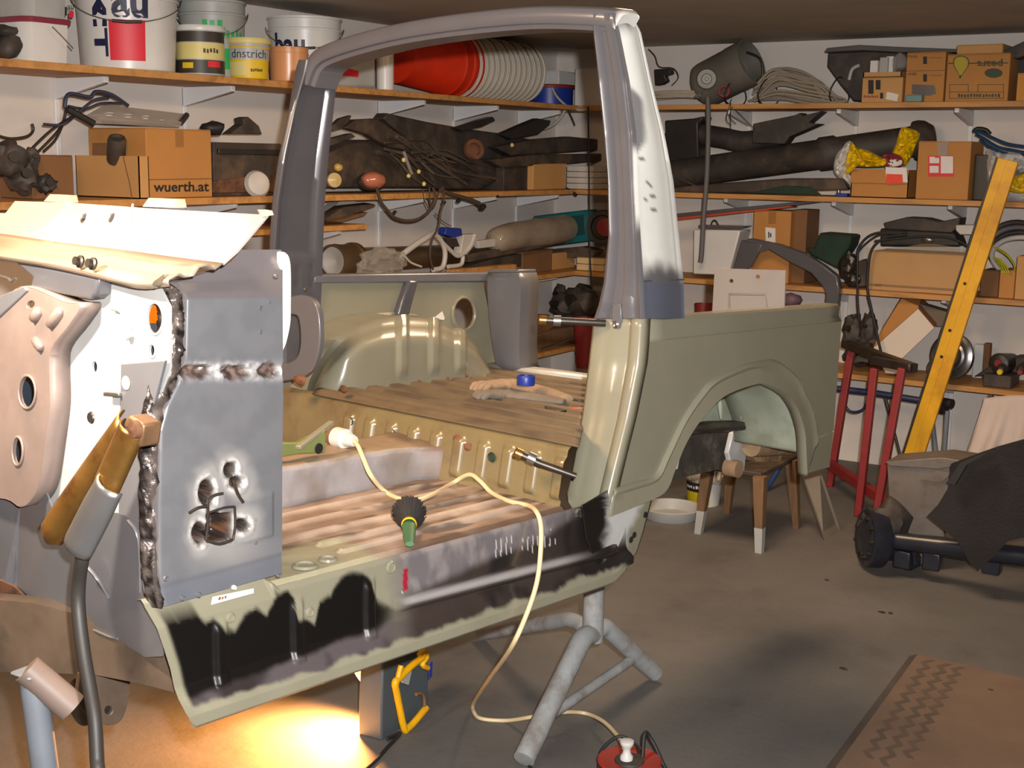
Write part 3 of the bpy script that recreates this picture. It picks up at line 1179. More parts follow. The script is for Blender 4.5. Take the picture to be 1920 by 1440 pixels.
def a_col(s, t):
    x, y, v = a_px(s, t)
    n = fz(x * .02, y * .02, 3)
    n2 = fz(x * .07, y * .07, 8)
    c = mix(S(100, 100, 103), S(96, 96, 99), sm(-.3, .4, n))
    if y < 560: c = mix(c, S(104, 95, 95), .6)  # pinkish warm lamplight painted on the top part
    k = math.exp(-((y - 696) / 17) ** 4) * sm(.02, .1, s)
    c = mix(c, mix(S(150, 146, 144), S(196, 194, 192), sm(-.1, .4, n2)), min(1, k) * .8)
    c = mix(c, mix(S(62, 50, 46), S(110, 92, 84), sm(-.2, .3, n2)), patch(x, y))
    q = dmg(x, y)
    halo = 1 - sm(8, 46, q + 8 * n)
    halo = max(halo, math.exp(-(((x - 425) / 62) ** 2 + ((y - 1030) / 34) ** 2)) * .8)
    c = mix(c, S(146, 142, 137), halo * .8)
    ring = math.exp(-((q - 6) / 6) ** 2)
    c = mix(c, S(226, 222, 216), ring * sm(-.1, .3, n2 + .1) * .6)
    if q < 3: c = mix(c, mix(S(36, 30, 28), S(98, 64, 44), sm(0, .5, n2)), sm(3, -1, q))
    c = mix(c, S(64, 52, 46), .7 * math.exp(-((q - 1.5) / 2.5) ** 2))
    if s < .06: c = mix(c, S(92, 84, 82), .7)
    ye = y + (x - 300) * .27
    c = mix(c, S(90, 94, 104), .5 * sm(1094, 1104, ye))
    return c


AP = build(MB().grid(110, 190, a_fn, col=a_col), 'front_pillar_panel', M_attr, BODY, label='grey primer front pillar panel with a burnt torn cut-out', smooth=60)
# torn frame inside the cut-out
M_scorch = mat('scorched_steel', S(74, 62, 56), .45, metal=.5, var=.3, sc=25)
for pts, w_ in [([(389, 935), (390, 975), (386, 1013)], .006), ([(385, 946), (400, 930), (418, 925)], .006), ([(437, 900), (446, 926), (456, 942)], .007), ([(390, 962), (420, 952), (440, 950)], .005), ([(355, 962), (372, 952), (388, 950)], .006), ([(388, 1014), (412, 1020), (436, 1012)], .006), ([(440, 950), (441, 985), (437, 1012)], .005)]:
    build(MB().tube(cr([car(x, y, v=-.004) for x, y in pts], 4), w_ * .5, 6), 'torn_strip', M_scorch, AP, smooth=60)
# weld seam down its front edge
seam = [(300, 526, 8), (318, 548, 18), (325, 580, 20), (325, 620, 20), (322, 680, 20), (308, 730, 21), (292, 785, 19), (288, 880, 18), (288, 1000, 16), (288, 1085, 13), (297, 1140, 8)]
sp = cr(seam, 10)
rows, cols = [], []
for i, p in enumerate(sp):
    row = []
    for q in range(9):
        t = q / 8
        x = p.x + lerp(-1, 1, t) * p.z
        d = .010 * math.cos((t - .5) * PI) + .009 * noise.noise(V((p.y * .045, t * 3, 1))) + .005 * noise.noise(V((p.y * .2, t * 6, 4)))
        row.append(car(x, p.y, v=.010) - VA * d * .9 + VA * .015 * (1 - t))
        n = noise.noise(V((p.y * .06, t * 4, 7)))
        cols.append(mix(S(128, 116, 110), S(50, 44, 42), sm(-.15, .25, n + .3 * math.sin(t * 7 + 1))))
    rows.append(row)
build(MB().loft(rows, cs=cols), 'weld_seam', mat('weld_metal', rough=.26, attr=True, var=.2, sc=30, metal=.7, bump=.35, bsc=60), BODY, smooth=70, solid=.004)
# small screws and plugs on the pillar panel
for px, py, r in [(486, 577, .008), (486, 622, .008), (503, 566, .006), (516, 518, .007), (308, 1084, .010), (371, 1115, .009), (340, 1121, .009), (437, 1101, .008), (520, 1079, .006), (477, 973, .006), (477, 1017, .006)]:
    build(MB().lathe(car(px, py, v=.004), -VA, [(0, .004), (r * .35, .004), (r * .45, .007), (r * .55, .006), (r * .65, 0)], 14), 'plug_hole', M_grey if px != 437 else M_white, AP)
# inner flange at its rear edge, lamp glare painted as white
M_flange = mat('lamp_glare_white', S(236, 236, 232), .5, var=.03)
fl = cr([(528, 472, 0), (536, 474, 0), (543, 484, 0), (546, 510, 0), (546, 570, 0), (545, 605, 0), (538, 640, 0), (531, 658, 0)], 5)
build(MB().prism([car(p.x, p.y, v=.05) for p in fl] + [car(527, 655, v=.05), car(526, 475, v=.05)], VA * .012), 'rear_flange', M_flange, BODY, bevel=.003, label='flange behind the pillar edge, coloured white for lamp glare')

# ---- firewall --------------------------------------------------------------
UF = -1.385
fwl = [(165, 558), (196, 520), (262, 517), (300, 540), (318, 575), (318, 690), (300, 740), (285, 790), (280, 1000), (100, 985), (70, 930), (70, 600), (120, 562)]
build(MB().plate(fwl, [ell(290, 597, 15, 29), ell(285, 657, 6, 12), ell(177, 688, 5, 11)], lambda a, b: car(a, b, u=UF), UA * .005), 'firewall', M_zinc, BODY, label='bare bright firewall sheet', bevel=0)
for cx, cy, rx, ry in [(290, 597, 16, 30), (285, 657, 7, 13)]:
    build(MB().tube([car(x, y, u=UF - .001) for x, y in ell(cx, cy, rx, ry, 24)], .0025, 6, True), 'hole_rim', M_zinc, BODY)
M_orange = mat('orange_lit_inside', S(236, 104, 10), .4, var=.05)
build(MB().plate([(270, 560), (312, 560), (312, 606), (270, 606)], [], lambda a, b: car(a, b, u=UF + .03), UA * .01), 'orange_glow_plate', M_orange, BODY, label='plate coloured for the orange-lit inside of the firewall hole')  # added plate; its colour stands in for orange light behind the hole
build(MB().plate([(266, 607), (316, 607), (316, 668), (266, 668)], [], lambda a, b: car(a, b, u=UF + .03), UA * .01), 'backing_plate', M_dkgrey, BODY)
build(MB().plate([(160, 670), (195, 670), (195, 710), (160, 710)], [], lambda a, b: car(a, b, u=UF + .04), UA * .01), 'backing_plate', M_dkgrey, BODY)
# pressed ridge beside the hole
build(MB().tube(cr([car(x, y, u=UF - .004) for x, y in [(212, 574), (230, 580), (238, 600), (240, 622), (244, 635)]], 5), .009, 8, flat=1), 'pressed_ridge', M_zinc, BODY, smooth=70)
build(MB().lathe(car(171, 783, u=UF), -UA, [(0, .003), (.010, .003), (.012, 0)], 12), 'plug_hole', M_dsteel, BODY)
build(MB().prism([car(x, y, u=UF - .02) for x, y in [(193, 735), (222, 737), (222, 745), (193, 743)]], UA * .02), 'bracket', M_steel, BODY, bevel=.002)
build(MB().prism([car(x, y, u=UF - .012) for x, y in [(226, 683), (308, 676), (286, 765), (280, 800), (276, 985), (222, 962)]], UA * .008), 'side_plate', M_grey, BODY, label='grey plate on the right of the firewall', bevel=.002)
build(MB().lathe(car(236, 718, u=UF - .013), -UA, [(0, .001), (.012, .001), (.013, 0)], 16), 'plug_hole', M_white, BODY)
# bulged salmon panel at the left
SAL = S(190, 158, 140)
blg = cr([(-60, 640, 0), (-30, 600, 0), (10, 560, 0), (48, 537, 0), (120, 566, 0), (150, 572, 0), (128, 610, 0), (95, 655, 0), (92, 700, 0), (93, 760, 0), (84, 830, 0), (74, 900, 0), (60, 935, 0), (38, 950, 0), (10, 935, 0), (-60, 930, 0)], 4)
blg = [(p.x, p.y) for p in blg]
M_sal = mat('bare_pinkish_panel', S(124, 108, 101), .42, var=.14, sc=5, metal=.1, dirt=S(112, 98, 92), dsc=4)
build(MB().plate(blg, [ell(51, 735, 15, 30), ell(33, 846, 9, 26), ell(57, 571, 8, 6, rot=-.6)], lambda a, b: car(a, b, u=UF - .045), UA * .008), 'bulged_panel', M_sal, BODY, label='bulged panel with two oval holes', bevel=.006)
build(MB().loft([[car(x, y, u=UF - .045), car(x, y, u=UF - .045) + UA * .045] for x, y in blg]), 'panel_skirt', M_sal, BODY, solid=.002)
for cx, cy, rx, ry in [(51, 735, 15, 30), (33, 846, 9, 26)]:
    build(MB().tube([car(x, y, u=UF - .047) for x, y in ell(cx, cy, rx + 1, ry + 1, 24)], .003, 6, True), 'hole_rim', M_sal, BODY, smooth=70)
build(MB().prism([car(x, y, u=UF + .05) for x, y in [(-20, 640), (75, 640), (70, 930), (-20, 930)]], UA * .01), 'backing_plate', mat('deep_blue_grey', S(44, 58, 70), .6), BODY)
for pts in ([(62, 600), (75, 580)], [(92, 612), (116, 580)], [(66, 634), (80, 655)]):
    a, b = (car(x, y, u=UF - .047) for x, y in pts)
    build(MB().tube([lerp(a, b, t) for t in (0, .1, .5, .9, 1)], [.004, .010, .011, .010, .004], 8), 'pressed_ridge', M_sal, BODY, smooth=70)
# dark channel under the cowl and the corner brace
build(MB().prism([car(x, y, u=UF - .03) for x, y in [(22, 488), (184, 520), (180, 552), (168, 562), (55, 541), (60, 520)]], UA * .06), 'cowl_channel', M_dkgrey, BODY, bevel=.006)
build(MB().prism([car(x, y, u=UF - .05) for x, y in [(-40, 570), (44, 536), (50, 545), (-10, 602), (-40, 625)]], UA * .02), 'corner_brace', M_grey, BODY, bevel=.003)
build(MB().tube(cr([car(x, y, u=UF - .06) for x, y in [(-10, 515), (14, 522), (22, 528), (30, 522)]], 4), .003, 6), 'wire_clip', M_steel, BODY)
# toe board with its torn lower edge
toe = [(-60, 925), (10, 930), (38, 948), (62, 932), (78, 900), (100, 960), (222, 962), (278, 985), (284, 1085), (290, 1140), (308, 1200), (304, 1231), (270, 1232), (262, 1226), (240, 1212), (226, 1200), (200, 1186), (180, 1176), (150, 1160), (128, 1155), (98, 1146), (64, 1140), (42, 1134), (30, 1118), (14, 1116), (4, 1108), (-60, 1098)]


def toefn(a, b):
    u = UF - .02 + .06 * sm(940, 1240, b)
    u += .02 * math.exp(-((a - 30) / 12.0) ** 2) - .018 * sm(0, 10, (a - 150) * .55 - (b - 1060) * .45) * sm(1000, 1040, b)
    return car(a, b, u=u)


mb = MB().plate(toe, [], toefn, UA * .004)
build(mb, 'toe_board', M_grey, BODY, label='grey toe board with a torn lower edge', smooth=30)
for pts in ([(160, 1055), (185, 1085), (206, 1120)], [(242, 975), (262, 1010), (266, 1110)], [(28, 970), (30, 1040), (27, 1090)], [(178, 1180), (205, 1192), (222, 1197)]):
    build(MB().tube(cr([toefn(*p) - UA * .002 for p in pts], 5), .004, 6, flat=.6), 'pressed_ridge', M_grey, BODY, smooth=70)
build(MB().prism([toefn(x, y) - UA * .006 for x, y in [(0, 1085), (30, 1098), (50, 1118), (75, 1135), (60, 1142), (30, 1128), (0, 1112)]], UA * .006), 'torn_strip', M_rust, BODY)

# ---- cowl --------------------------------------------------------------------
M_cowl = mat('bare_cowl_metal', S(186, 176, 166), .3, metal=.25, var=.06, sc=5, coat=.2)
cA, cB, cC, cD = car(12, 440, u=-1.31), car(418, 494, u=-1.31), car(502, 402, u=-1.22), car(28, 377, u=-1.22)
cq = quadfn(cA, cB, cC, cD)
nrm = (cB - cA).cross(cD - cA).normalized()
if nrm.dot(UA) > 0: nrm = -nrm


def unit(px, py):
    """pixel on the scuttle plane to panel coordinates is not needed: unproject directly"""
    return onplane(px, py, cA, nrm)


build(MB().plate([(-60, 434), (12, 440), (200, 466), (418, 494), (445, 470), (502, 403), (300, 392), (130, 380), (28, 377), (10, 400), (-60, 398)], [ell(156, 408, 5, 11, rot=.35), ell(209, 407, 5, 11, rot=.35)], unit, -nrm * .004), 'scuttle_panel', M_cowl, BODY, label='bright sloping scuttle panel with two holes')
for q in [(156, 408), (209, 407)]:
    build(MB().lathe(unit(*q) - nrm * .015, nrm, [(.02, 0), (0, 0)], 12), 'hole_backing', M_hole, BODY)
build(MB().prism([unit(*q) + nrm * .001 for q in [(502, 402), (514, 404), (492, 408), (486, 402)]], WA * .008 - UA * .004), 'scuttle_tip', M_cowl, BODY)
for x0, x1, y0, y1 in [(80, 125, 378, 364), (265, 328, 388, 371)]:
    build(MB().prism([unit(x0, y0), unit(x1, y0 + 2), unit(x1 - 2, y1 + 2), unit(x0 + 12, y1)], UA * .03), 'scuttle_tab', M_cowl, BODY, bevel=.003)
for pts, r in [([(130, 384), (105, 412), (80, 438)], .007), ([(126, 412), (118, 424), (112, 434)], .006), ([(249, 384), (246, 420), (240, 452)], .003), ([(100, 440), (170, 444), (232, 448)], .003)]:  # the leftmost streak is a bright reflection shaped as a ridge
    build(MB().tube(cr([unit(*p) for p in pts], 4), r, 8), 'pressed_ridge', M_cowl, BODY, smooth=70)
# ledge between scuttle panel and the front lip
rows = []
back = cr([(-60, 432, 0), (12, 440, 0), (120, 456, 0), (220, 468, 0), (330, 483, 0), (418, 494, 0)], 5)
front = cr([(-60, 468, 0), (0, 476, 0), (90, 489, 0), (170, 506, 0), (260, 528, 0), (318, 524, 0)], 5)
for a, b in zip(back, front):
    A, B = unit(a.x, a.y), car(b.x, b.y, u=-1.42)
    B = B if b.x < 300 else car(b.x, b.y, u=-1.40)
    row = []
    for t, h in [(0, .0), (.15, -.006), (.25, .004), (.45, .006), (.55, -.006), (.7, -.004), (.8, .004), (1, .0)]:
        row.append(lerp(A, B, t) + WA * h)
    row += [B - WA * .004 - UA * .003, B - WA * .012]
    rows.append(row)
build(MB().loft(rows), 'cowl_ledge', mat('bare_ledge_metal', S(176, 160, 142), .24, metal=.6, var=.1, sc=6), BODY, smooth=40, solid=.003)
build(MB().prism([car(x, y, v=.06) for x, y in [(416, 494), (425, 488), (432, 468), (448, 462), (440, 480), (428, 502), (418, 508)]], VA * .02), 'torn_corner', M_rust, BODY)
for q in [(152, 491), (176, 495)]:
    build(MB().lathe(car(*q, u=-1.425), -UA + WA * .2, [(.012, 0), (.012, .004), (.008, .006), (.008, .014), (0, .014)], 12), 'bolt_head', M_dsteel, BODY)

# ---- inner near wheel house seen through the arch ---------------------------
wh = cr([(1270, 880, 0), (1290, 800, 0), (1330, 735, 0), (1400, 712, 0), (1440, 712, 0), (1480, 742, 0), (1505, 800, 0), (1510, 850, 0)], 6)
rows = []
for p in wh:
    P = car(p.x, p.y, v=.03)
    rows.append([P, P + VA * .1, P + VA * .2, P + VA * .27])
build(MB().loft(rows), 'near_wheel_house', M_well, BODY, smooth=60, solid=.003)
build(MB().plate([(1250, 800), (1300, 740), (1340, 700), (1420, 690), (1490, 700), (1520, 740), (1525, 800), (1400, 796), (1300, 806)], [], lambda a, b: car(a, b, v=.27 + .04 * math.sin((a - 1260) / 80)), VA * .005), 'wheel_house_wall', M_well, BODY, smooth=60)
for x in (1348, 1386):
    build(MB().tube([car(x, 735, v=.262), car(x + 2, 760, v=.258), car(x + 4, 785, v=.262)], [.004, .009, .004], 8), 'pressed_ridge', M_well, BODY, smooth=70)
build(MB().prism([car(x, y, v=.25) for x, y in [(1300, 803), (1340, 793), (1505, 788), (1505, 802), (1340, 806), (1295, 816)]], VA * .05), 'underfloor_edge', M_dblack, BODY, bevel=.004)

# seat bracket bolted on the tunnel
M_grn = mat('olive_green_bracket', S(116, 124, 72), .35, var=.15, coat=.3)
sb = build(MB().prism([car(x, y, v=.51) for x, y in [(500, 830), (560, 830), (612, 805), (610, 850), (560, 852), (500, 862)]], VA * .02), 'seat_bracket', M_grn, BODY, label='olive green seat bracket beside the tunnel', bevel=.004)
build(MB().bar(car(558, 840, v=.505), car(622, 792, v=.53), .018, .012), 'bracket_arm', M_olive, sb, bevel=.003)
build(MB().lathe(car(598, 841, v=.508), -VA, [(0, .002), (.012, .002), (.014, 0)], 18), 'bracket_hole', M_hole, sb)

# ================================================================== chassis, stands, tools on and round the car
CH = thing('chassis_frame', 'bare brown chassis frame carrying the car body on stands', 'chassis', W(0, .6, -.9))
a = car(-70, 1195, v=.62); b = car(326, 1262, v=.07)
t = (b - a).normalized()
h0, h1 = 112, 62
M_frame = mat('brown_frame_steel', S(96, 80, 66), .6, metal=.25, var=.25, sc=8, dirt=S(70, 60, 52), dsc=6)


def railpt(px, py, k): return lerp(car(px, py, v=.62), car(px, py, v=.05), k)


fr = [(-70, 1120, 1262, 0), (60, 1130, 1262, .33), (180, 1160, 1268, .6), (262, 1200, 1283, .84), (328, 1228, 1300, 1.0)]
rows = []
for x, y0, y1, k in fr:
    p, q = railpt(x, y0, k), railpt(x, y1, k)
    q = V((p.x, p.y, q.z))
    n = V((.5, .85, 0)) * .07
    rows.append([p, q, q + n, p + n])
build(MB().loft(rows, wrap=True, cap=True), 'frame_rail', M_frame, CH, smooth=30)
ear = cr([(150, 1262, 0), (146, 1300, 0), (156, 1330, 0), (180, 1352, 0), (205, 1360, 0), (228, 1350, 0), (240, 1318, 0), (246, 1272, 0)], 4)
build(MB().plate([(p.x, p.y) for p in ear], [ell(204, 1332, 7, 8)], lambda a, b: car(a, b, v=.3), VA * .012), 'spring_hanger', M_frame, CH, bevel=.002)
build(MB().lathe(car(204, 1332, v=.3) + VA * .013, VA, [(.03, 0), (0, 0)], 12), 'bolt_hole', M_hole, CH)
p0 = car(75, 1275, v=.34); p1 = car(136, 1327, v=.30)
d = (p1 - p0).normalized()
build(MB().lathe(p1 - d * .12, d, [(0, 0), (.030, 0), (.031, .12), (.026, .12), (.025, .04), (0, .04)], 24), 'tube_stub', mat('pinkish_primed_tube', S(122, 106, 98), .5, var=.12), CH)
build(MB().lathe(car(166, 1312, v=.38), -UA, [(0, 0), (.05, 0), (.05, .02), (.03, .03), (0, .03)], 20), 'spring_bush', M_dsteel, CH)
# rear rail seen under the wheel arch
rows = []
for x, y0, y1, v in [(1120, 830, 935, .34), (1240, 812, 905, .34), (1330, 800, 884, .34), (1400, 794, 866, .34), (1470, 792, 852, .34)]:
    p, q = car(x, y0, v=v), car(x, y1, v=v)
    rows.append([p, q, q + VA * .07, p + VA * .07])
build(MB().loft(rows, wrap=True, cap=True), 'frame_rail', mat('flaking_dark_steel', S(66, 62, 56), .6, metal=.2, var=.4, sc=12, dirt=S(120, 112, 98), dsc=7), CH, smooth=30)
p = car(1408, 836, v=.26); q = car(1504, 832, v=.26)
build(MB().tube([p, lerp(p, q, .5), q], .038, 14), 'cross_tube', M_timber if False else mat('tan_flaking_steel', S(142, 116, 88), .6, var=.25, sc=12, dirt=S(96, 70, 52), dsc=8), CH, smooth=50)
build(MB().prism([car(*q_, v=.28) for q_ in [(1410, 812), (1436, 800), (1470, 812), (1476, 840), (1462, 868), (1420, 866), (1408, 846)]], VA * .05), 'rear_bracket', MATS['tan_flaking_steel'], CH, bevel=.006)
build(MB().lathe(car(1386, 880, v=.27), VA, [(0, 0), (.03, 0), (.03, .05), (0, .05)], 18), 'shackle_bush', MATS['tan_flaking_steel'], CH)
build(MB().prism([car(*q_, v=.3) for q_ in [(1375, 812), (1392, 806), (1400, 848), (1396, 885), (1374, 882), (1366, 850)]], VA * .02), 'shackle_plate', M_zinc, CH, bevel=.004)
build(MB().tube([car(x, y, v=.26) for x, y in [(1300, 806), (1400, 800), (1500, 806)]], .012, 8), 'brake_pipe', M_dsteel, CH)

# tubular stand at the left edge
M_stand = mat('grey_stand_paint', S(112, 118, 126), .5, var=.12)
ty = car(60, 1300, v=.36).y
top, bot = ony(60, 1258, ty), ony(84, 1440, ty)
foot = V((bot.x + .02, ty, .0))
dirv = (bot - top).normalized()
foot = top + dirv * (top.z / -dirv.z)
s = thing('tube_stand', 'blue-grey tube stand under the chassis at the bottom left', 'stand', foot)
build(MB().tube([top, foot + V((0, 0, .008))], .027, 14), 'post', M_stand, s, smooth=50)
build(MB().lathe(foot, (0, 0, 1), [(0, 0), (.11, 0), (.11, .008), (.04, .010), (0, .010)], 24), 'foot_plate', M_stand, s)
build(MB().bb(top + V((-.03, -.03, -.006)), top + V((.03, .03, .002))), 'saddle', M_stand, s, bevel=.004)

# tripod stand
M_tri = mat('chipped_grey_tube', S(150, 152, 152), .5, var=.15, sc=14, dirt=S(120, 112, 104), dsc=9)
hub = ony(1112, 1172, 3.42)
s = thing('tripod_stand', 'grey tubular tripod stand under the middle of the sill', 'stand', (hub.x, hub.y, 0))
tp = V((hub.x, hub.y, car(1110, 1085, v=.3).z + .06))
build(MB().tube([hub + V((0, 0, -.05)), tp], .033, 16), 'post', M_tri, s, smooth=50)
build(MB().bb(tp + V((-.06, -.06, -.02)), tp + V((.06, .06, .0))), 'saddle', M_tri, s, bevel=.004)
f1, f2 = onz(982, 1424, .03), onz(1228, 1262, .028)
f3 = V((hub.x - .62, hub.y + .30, .028))
for f, k in ((f1, .036), (f2, .032), (f3, .028)):
    d = f - hub
    pts = cr([hub + V((0, 0, -.03)), hub + V((d.x * .16, d.y * .16, -.02)), hub + d * .34 + V((0, 0, .02)), f], 6)
    build(MB().tube(pts, k * .88, 14), 'leg', M_tri, s, smooth=50)
build(MB().tube([lerp(hub, f1, .72), lerp(hub, f2, .66)], .016, 10), 'brace', M_tri, s, smooth=50)

# wooden stool carrying the rear of the chassis
feet = [onz(1424, 1036, 0), onz(1494, 990, 0), onz(1310, 1000, 0), onz(1364, 962, 0)]
c = sum(feet, V()) / 4
s = thing('wooden_stool', 'four-legged wooden stool with paint-splashed feet under the rear chassis', 'stool', (c.x, c.y, 0))
zt = ony(1420, 868, c.y).z
for i, f in enumerate(feet):
    tpt = lerp(f, V((c.x, c.y, 0)), .16)
    tpt.z = zt
    mb = MB()
    k = .017
    rows = []
    for t_ in (0, .35, 1):
        p = lerp(f, tpt, t_)
        w_ = lerp(.014, .026, t_)
        rows.append([p + V((-w_, -w_, 0)), p + V((w_, -w_, 0)), p + V((w_, w_, 0)), p + V((-w_, w_, 0))])
    mb.loft(rows, wrap=True, cap=True)
    lg = build(mb, 'leg', M_timber, s, smooth=30)
    if i in (0, 2):
        p0, p1 = f, lerp(f, tpt, .33)
        rows = []
        for p, w_ in ((p0, .0155), (p1, .0195)):
            rows.append([p + V((-w_, -w_, 0)), p + V((w_, -w_, 0)), p + V((w_, w_, 0)), p + V((-w_, w_, 0))])
        build(MB().loft(rows, wrap=True), 'paint_coat', M_greyw, lg, smooth=0, label='white splashed paint')
xs = [f.x for f in feet]; ys = [f.y for f in feet]
build(MB().bb((min(xs) + .03, min(ys) + .05, zt - .01), (max(xs) - .03, max(ys) - .03, zt + .014)), 'seat', M_brownblack, s, bevel=.006)

# floodlight under the sill
BL, BM, BR = onz(672, 1378, 0), onz(716, 1390, 0), onz(803, 1330, 0)
BK = BL + BR - BM
M_lampb = mat('slate_lamp_housing', S(74, 82, 86), .5, var=.06)
s = thing('work_lamp', 'slate grey floodlight with a yellow tube stand under the sill', 'work lamp', BM)
hz = .30
q = []
up = lambda P, dx: V((P.x, P.y, 0)) + (BK - BM).normalized() * dx + V((0, 0, hz))
base = [BL, BM, BR, BK]
topq = [lerp(p, BK, .08) + V((0, 0, hz)) for p in base]
midq = [lerp(p, BK, .0) + V((0, 0, .10)) for p in base]
build(MB().loft([base, midq, topq], wrap=True, cap=True), 'housing', M_lampb, s, bevel=.006, smooth=30)
rn = (BR - BM).cross(V((0, 0, 1))).normalized()
if rn.dot(CAM - BM) < 0: rn = -rn
fp = lambda x, y: onplane(x, y, BM + rn * .03, rn)
build(MB().tube(cr([fp(794, 1224), fp(790, 1234), fp(772, 1248), fp(748, 1272), fp(741, 1280), fp(744, 1300), fp(757, 1364), fp(764, 1366), fp(780, 1350), fp(799, 1327)], 4), .011, 10), 'yellow_tube', M_yellow, s, smooth=60)
build(MB().tube([fp(743, 1284), fp(750, 1256), fp(752, 1248)], .009, 8), 'yellow_hook', M_yellow, s, smooth=60)
build(MB().tube(cr([fp(786, 1228), fp(796, 1220), fp(800, 1232), fp(792, 1246), fp(802, 1252)], 4), .009, 8), 'yellow_hook', M_yellow, s, smooth=60)
build(MB().tube(cr([fp(780, 1302), fp(790, 1300), fp(795, 1308), fp(796, 1324)], 4), .006, 8), 'wire_hook', M_timber, s, smooth=60)
build(MB().prism([fp(752, 1262), fp(770, 1258), fp(764, 1284), fp(752, 1280)], rn * .004), 'latch_plate', M_greyw, s)
build(MB().prism([fp(806, 1246), fp(809, 1240), fp(808, 1268), fp(803, 1272)], rn * .004), 'blue_tab', M_blue, s)
ln = (BL - BM).cross(V((0, 0, 1))).normalized()
lc = (BL + BK) / 2 + V((0, 0, .2))
ldir = (BL - BR).normalized()
ldir = (UA * -1 + VA * .1); ldir.z = 0; ldir.normalize()
lpos = lerp(BL, BK, .35) + ldir * .0 + V((0, 0, .19))
ldir = (ldir + V((0, 0, -.35))).normalized()
refl = build(MB().lathe(lpos, ldir, [(0, -.05), (.03, -.05), (.045, .0), (.052, .05), (.048, .05), (.04, 0), (.02, -.03), (0, -.03)], 24), 'reflector', M_white, s, smooth=60)
build(MB().lathe(lpos + ldir * -.01, ldir, [(0, -.01), (.012, -.01), (.012, .03), (0, .03)], 14), 'halogen_tube', mat('halogen_glow', (1, .8, .5), emit=((1, .62, .28), 30)), s)
lamp('halogen_under_car', 'SPOT', lpos + ldir * .055, 230, (1.0, .40, .10), lpos + ldir * .5 + V((0, 0, -.25)), .02, spot_size=math.radians(150), spot_blend=.9)
build(MB().tube(cr([BM + V((.02, .0, .012)), onz(750, 1375, .006), onz(728, 1400, .006), onz(705, 1425, .006), onz(680, 1446, .006), onz(640, 1475, .006)], 5), .006, 8), 'black_cable', M_rubber, s, smooth=60)

# welding earth clamp on the firewall
s = thing('earth_clamp', 'brass welding earth clamp gripping the firewall edge by the front pillar', 'clamp', car(240, 800, u=-1.47))


def arm(p0, p1, w0, w1, u0, u1, name, m, par, lab=None):
    a, b = car(*p0, u=u0), car(*p1, u=u1)
    t = (b - a).normalized()
    sd = t.cross(UA).normalized()
    rows = []
    for k in range(15):
        f = k / 14
        c = lerp(a, b, f)
        wd_ = lerp(w0, w1, sm(0, .4, f))
        if f > .9: wd_ *= math.sqrt(max(.05, 1 - ((f - .9) / .1) ** 2 * .9))
        row = []
        for j in range(9):
            an = PI * j / 8
            row.append(c + sd * (math.cos(an) * wd_) - UA * (math.sin(an) * wd_ * .75))
        rows.append(row)
    return build(MB().loft(rows), name, m, par, label=lab, smooth=60, solid=.004)


arm((248, 792), (92, 1012), .030, .031, -1.455, -1.50, 'clamp_arm', M_brass, s, 'long brass arm')
a2 = arm((254, 800), (200, 920), .030, .030, -1.49, -1.52, 'clamp_arm', M_brass, s, 'short brass arm')
M_alu = mat('aluminium_grip', S(150, 150, 150), .34, metal=.8, var=.08)
arm((212, 905), (146, 1034), .031, .034, -1.525, -1.55, 'clamp_grip', M_alu, s, 'bare aluminium grip')
build(MB().prism([car(x, y, u=-1.50) for x, y in [(240, 778), (268, 796), (262, 840), (250, 835), (248, 812), (228, 800)]], UA * .04), 'clamp_jaw', mat('worn_copper_jaw', S(122, 92, 66), .45, metal=.5, var=.3, sc=20), s, bevel=.005)
build(MB().lathe(car(258, 805, u=-1.505), -UA, [(0, .014), (.014, .010), (.016, 0), (0, 0)], 12), 'jaw_pivot', M_rust, s)
ck = car(185, 1440, u=-1.5)
cpts = [car(158, 1022, u=-1.54), car(154, 1048, u=-1.54), car(148, 1090, u=-1.53), car(147, 1140, u=-1.53), car(156, 1220, u=-1.54), car(168, 1290, u=-1.55), car(178, 1350, u=-1.56), car(182, 1420, u=-1.57), car(186, 1500, u=-1.58)]
e = cpts[-1].copy(); e.z = .012
cpts += [V((e.x + .02, e.y - .02, cpts[-1].z * .4)), V((e.x + .06, e.y - .08, .014)), V((e.x + .1, e.y - .5, .012))]
build(MB().tube(cr(cpts, 6), .0125, 10), 'clamp_cable', mat('black_welding_cable', S(50, 46, 43), .55, var=.1), s, label='thick black welding cable hanging to the floor', smooth=60)

# white extension cord running from the tunnel over the sill to the reel
s = thing('extension_cord', 'white extension cord looping from the tunnel over the sill to the red reel', 'cord', onz(888, 1325, 0))
c0 = car(650, 824, v=.56)
ax = (car(625, 822, v=.60) - car(660, 830, v=.52)).normalized()
build(MB().lathe(c0 - ax * .02, ax, [(0, -.012), (.014, -.012), (.018, 0), (.019, .02), (.027, .024), (.028, .062), (.022, .066), (0, .062)], 24), 'cord_socket', M_white, s, smooth=50)
build(MB().lathe(c0 + ax * .046, ax, [(0, 0), (.027, 0), (.027, .012), (0, .012)], 24), 'socket_rim', M_timber, s)
wf = -.462
pts = [c0 - ax * .03, car(672, 838, v=.5), car(682, 862, v=.46), car(696, 892, v=.42), car(722, 922, w=wf), car(752, 936, w=wf), car(782, 938, w=wf), car(815, 925, w=wf), car(850, 905, u=-.19), car(880, 890, u=-.185), car(900, 902, u=-.20), car(922, 924, w=wf), car(955, 940, w=wf), car(990, 948, w=wf + .002), car(1006, 960, v=.0, ), car(1014, 985, v=-.02), car(1014, 1030, v=-.03), car(1007, 1090, v=-.045), car(988, 1150, v=-.05), car(958, 1215, v=-.02)]
g = onz(888, 1318, .03)
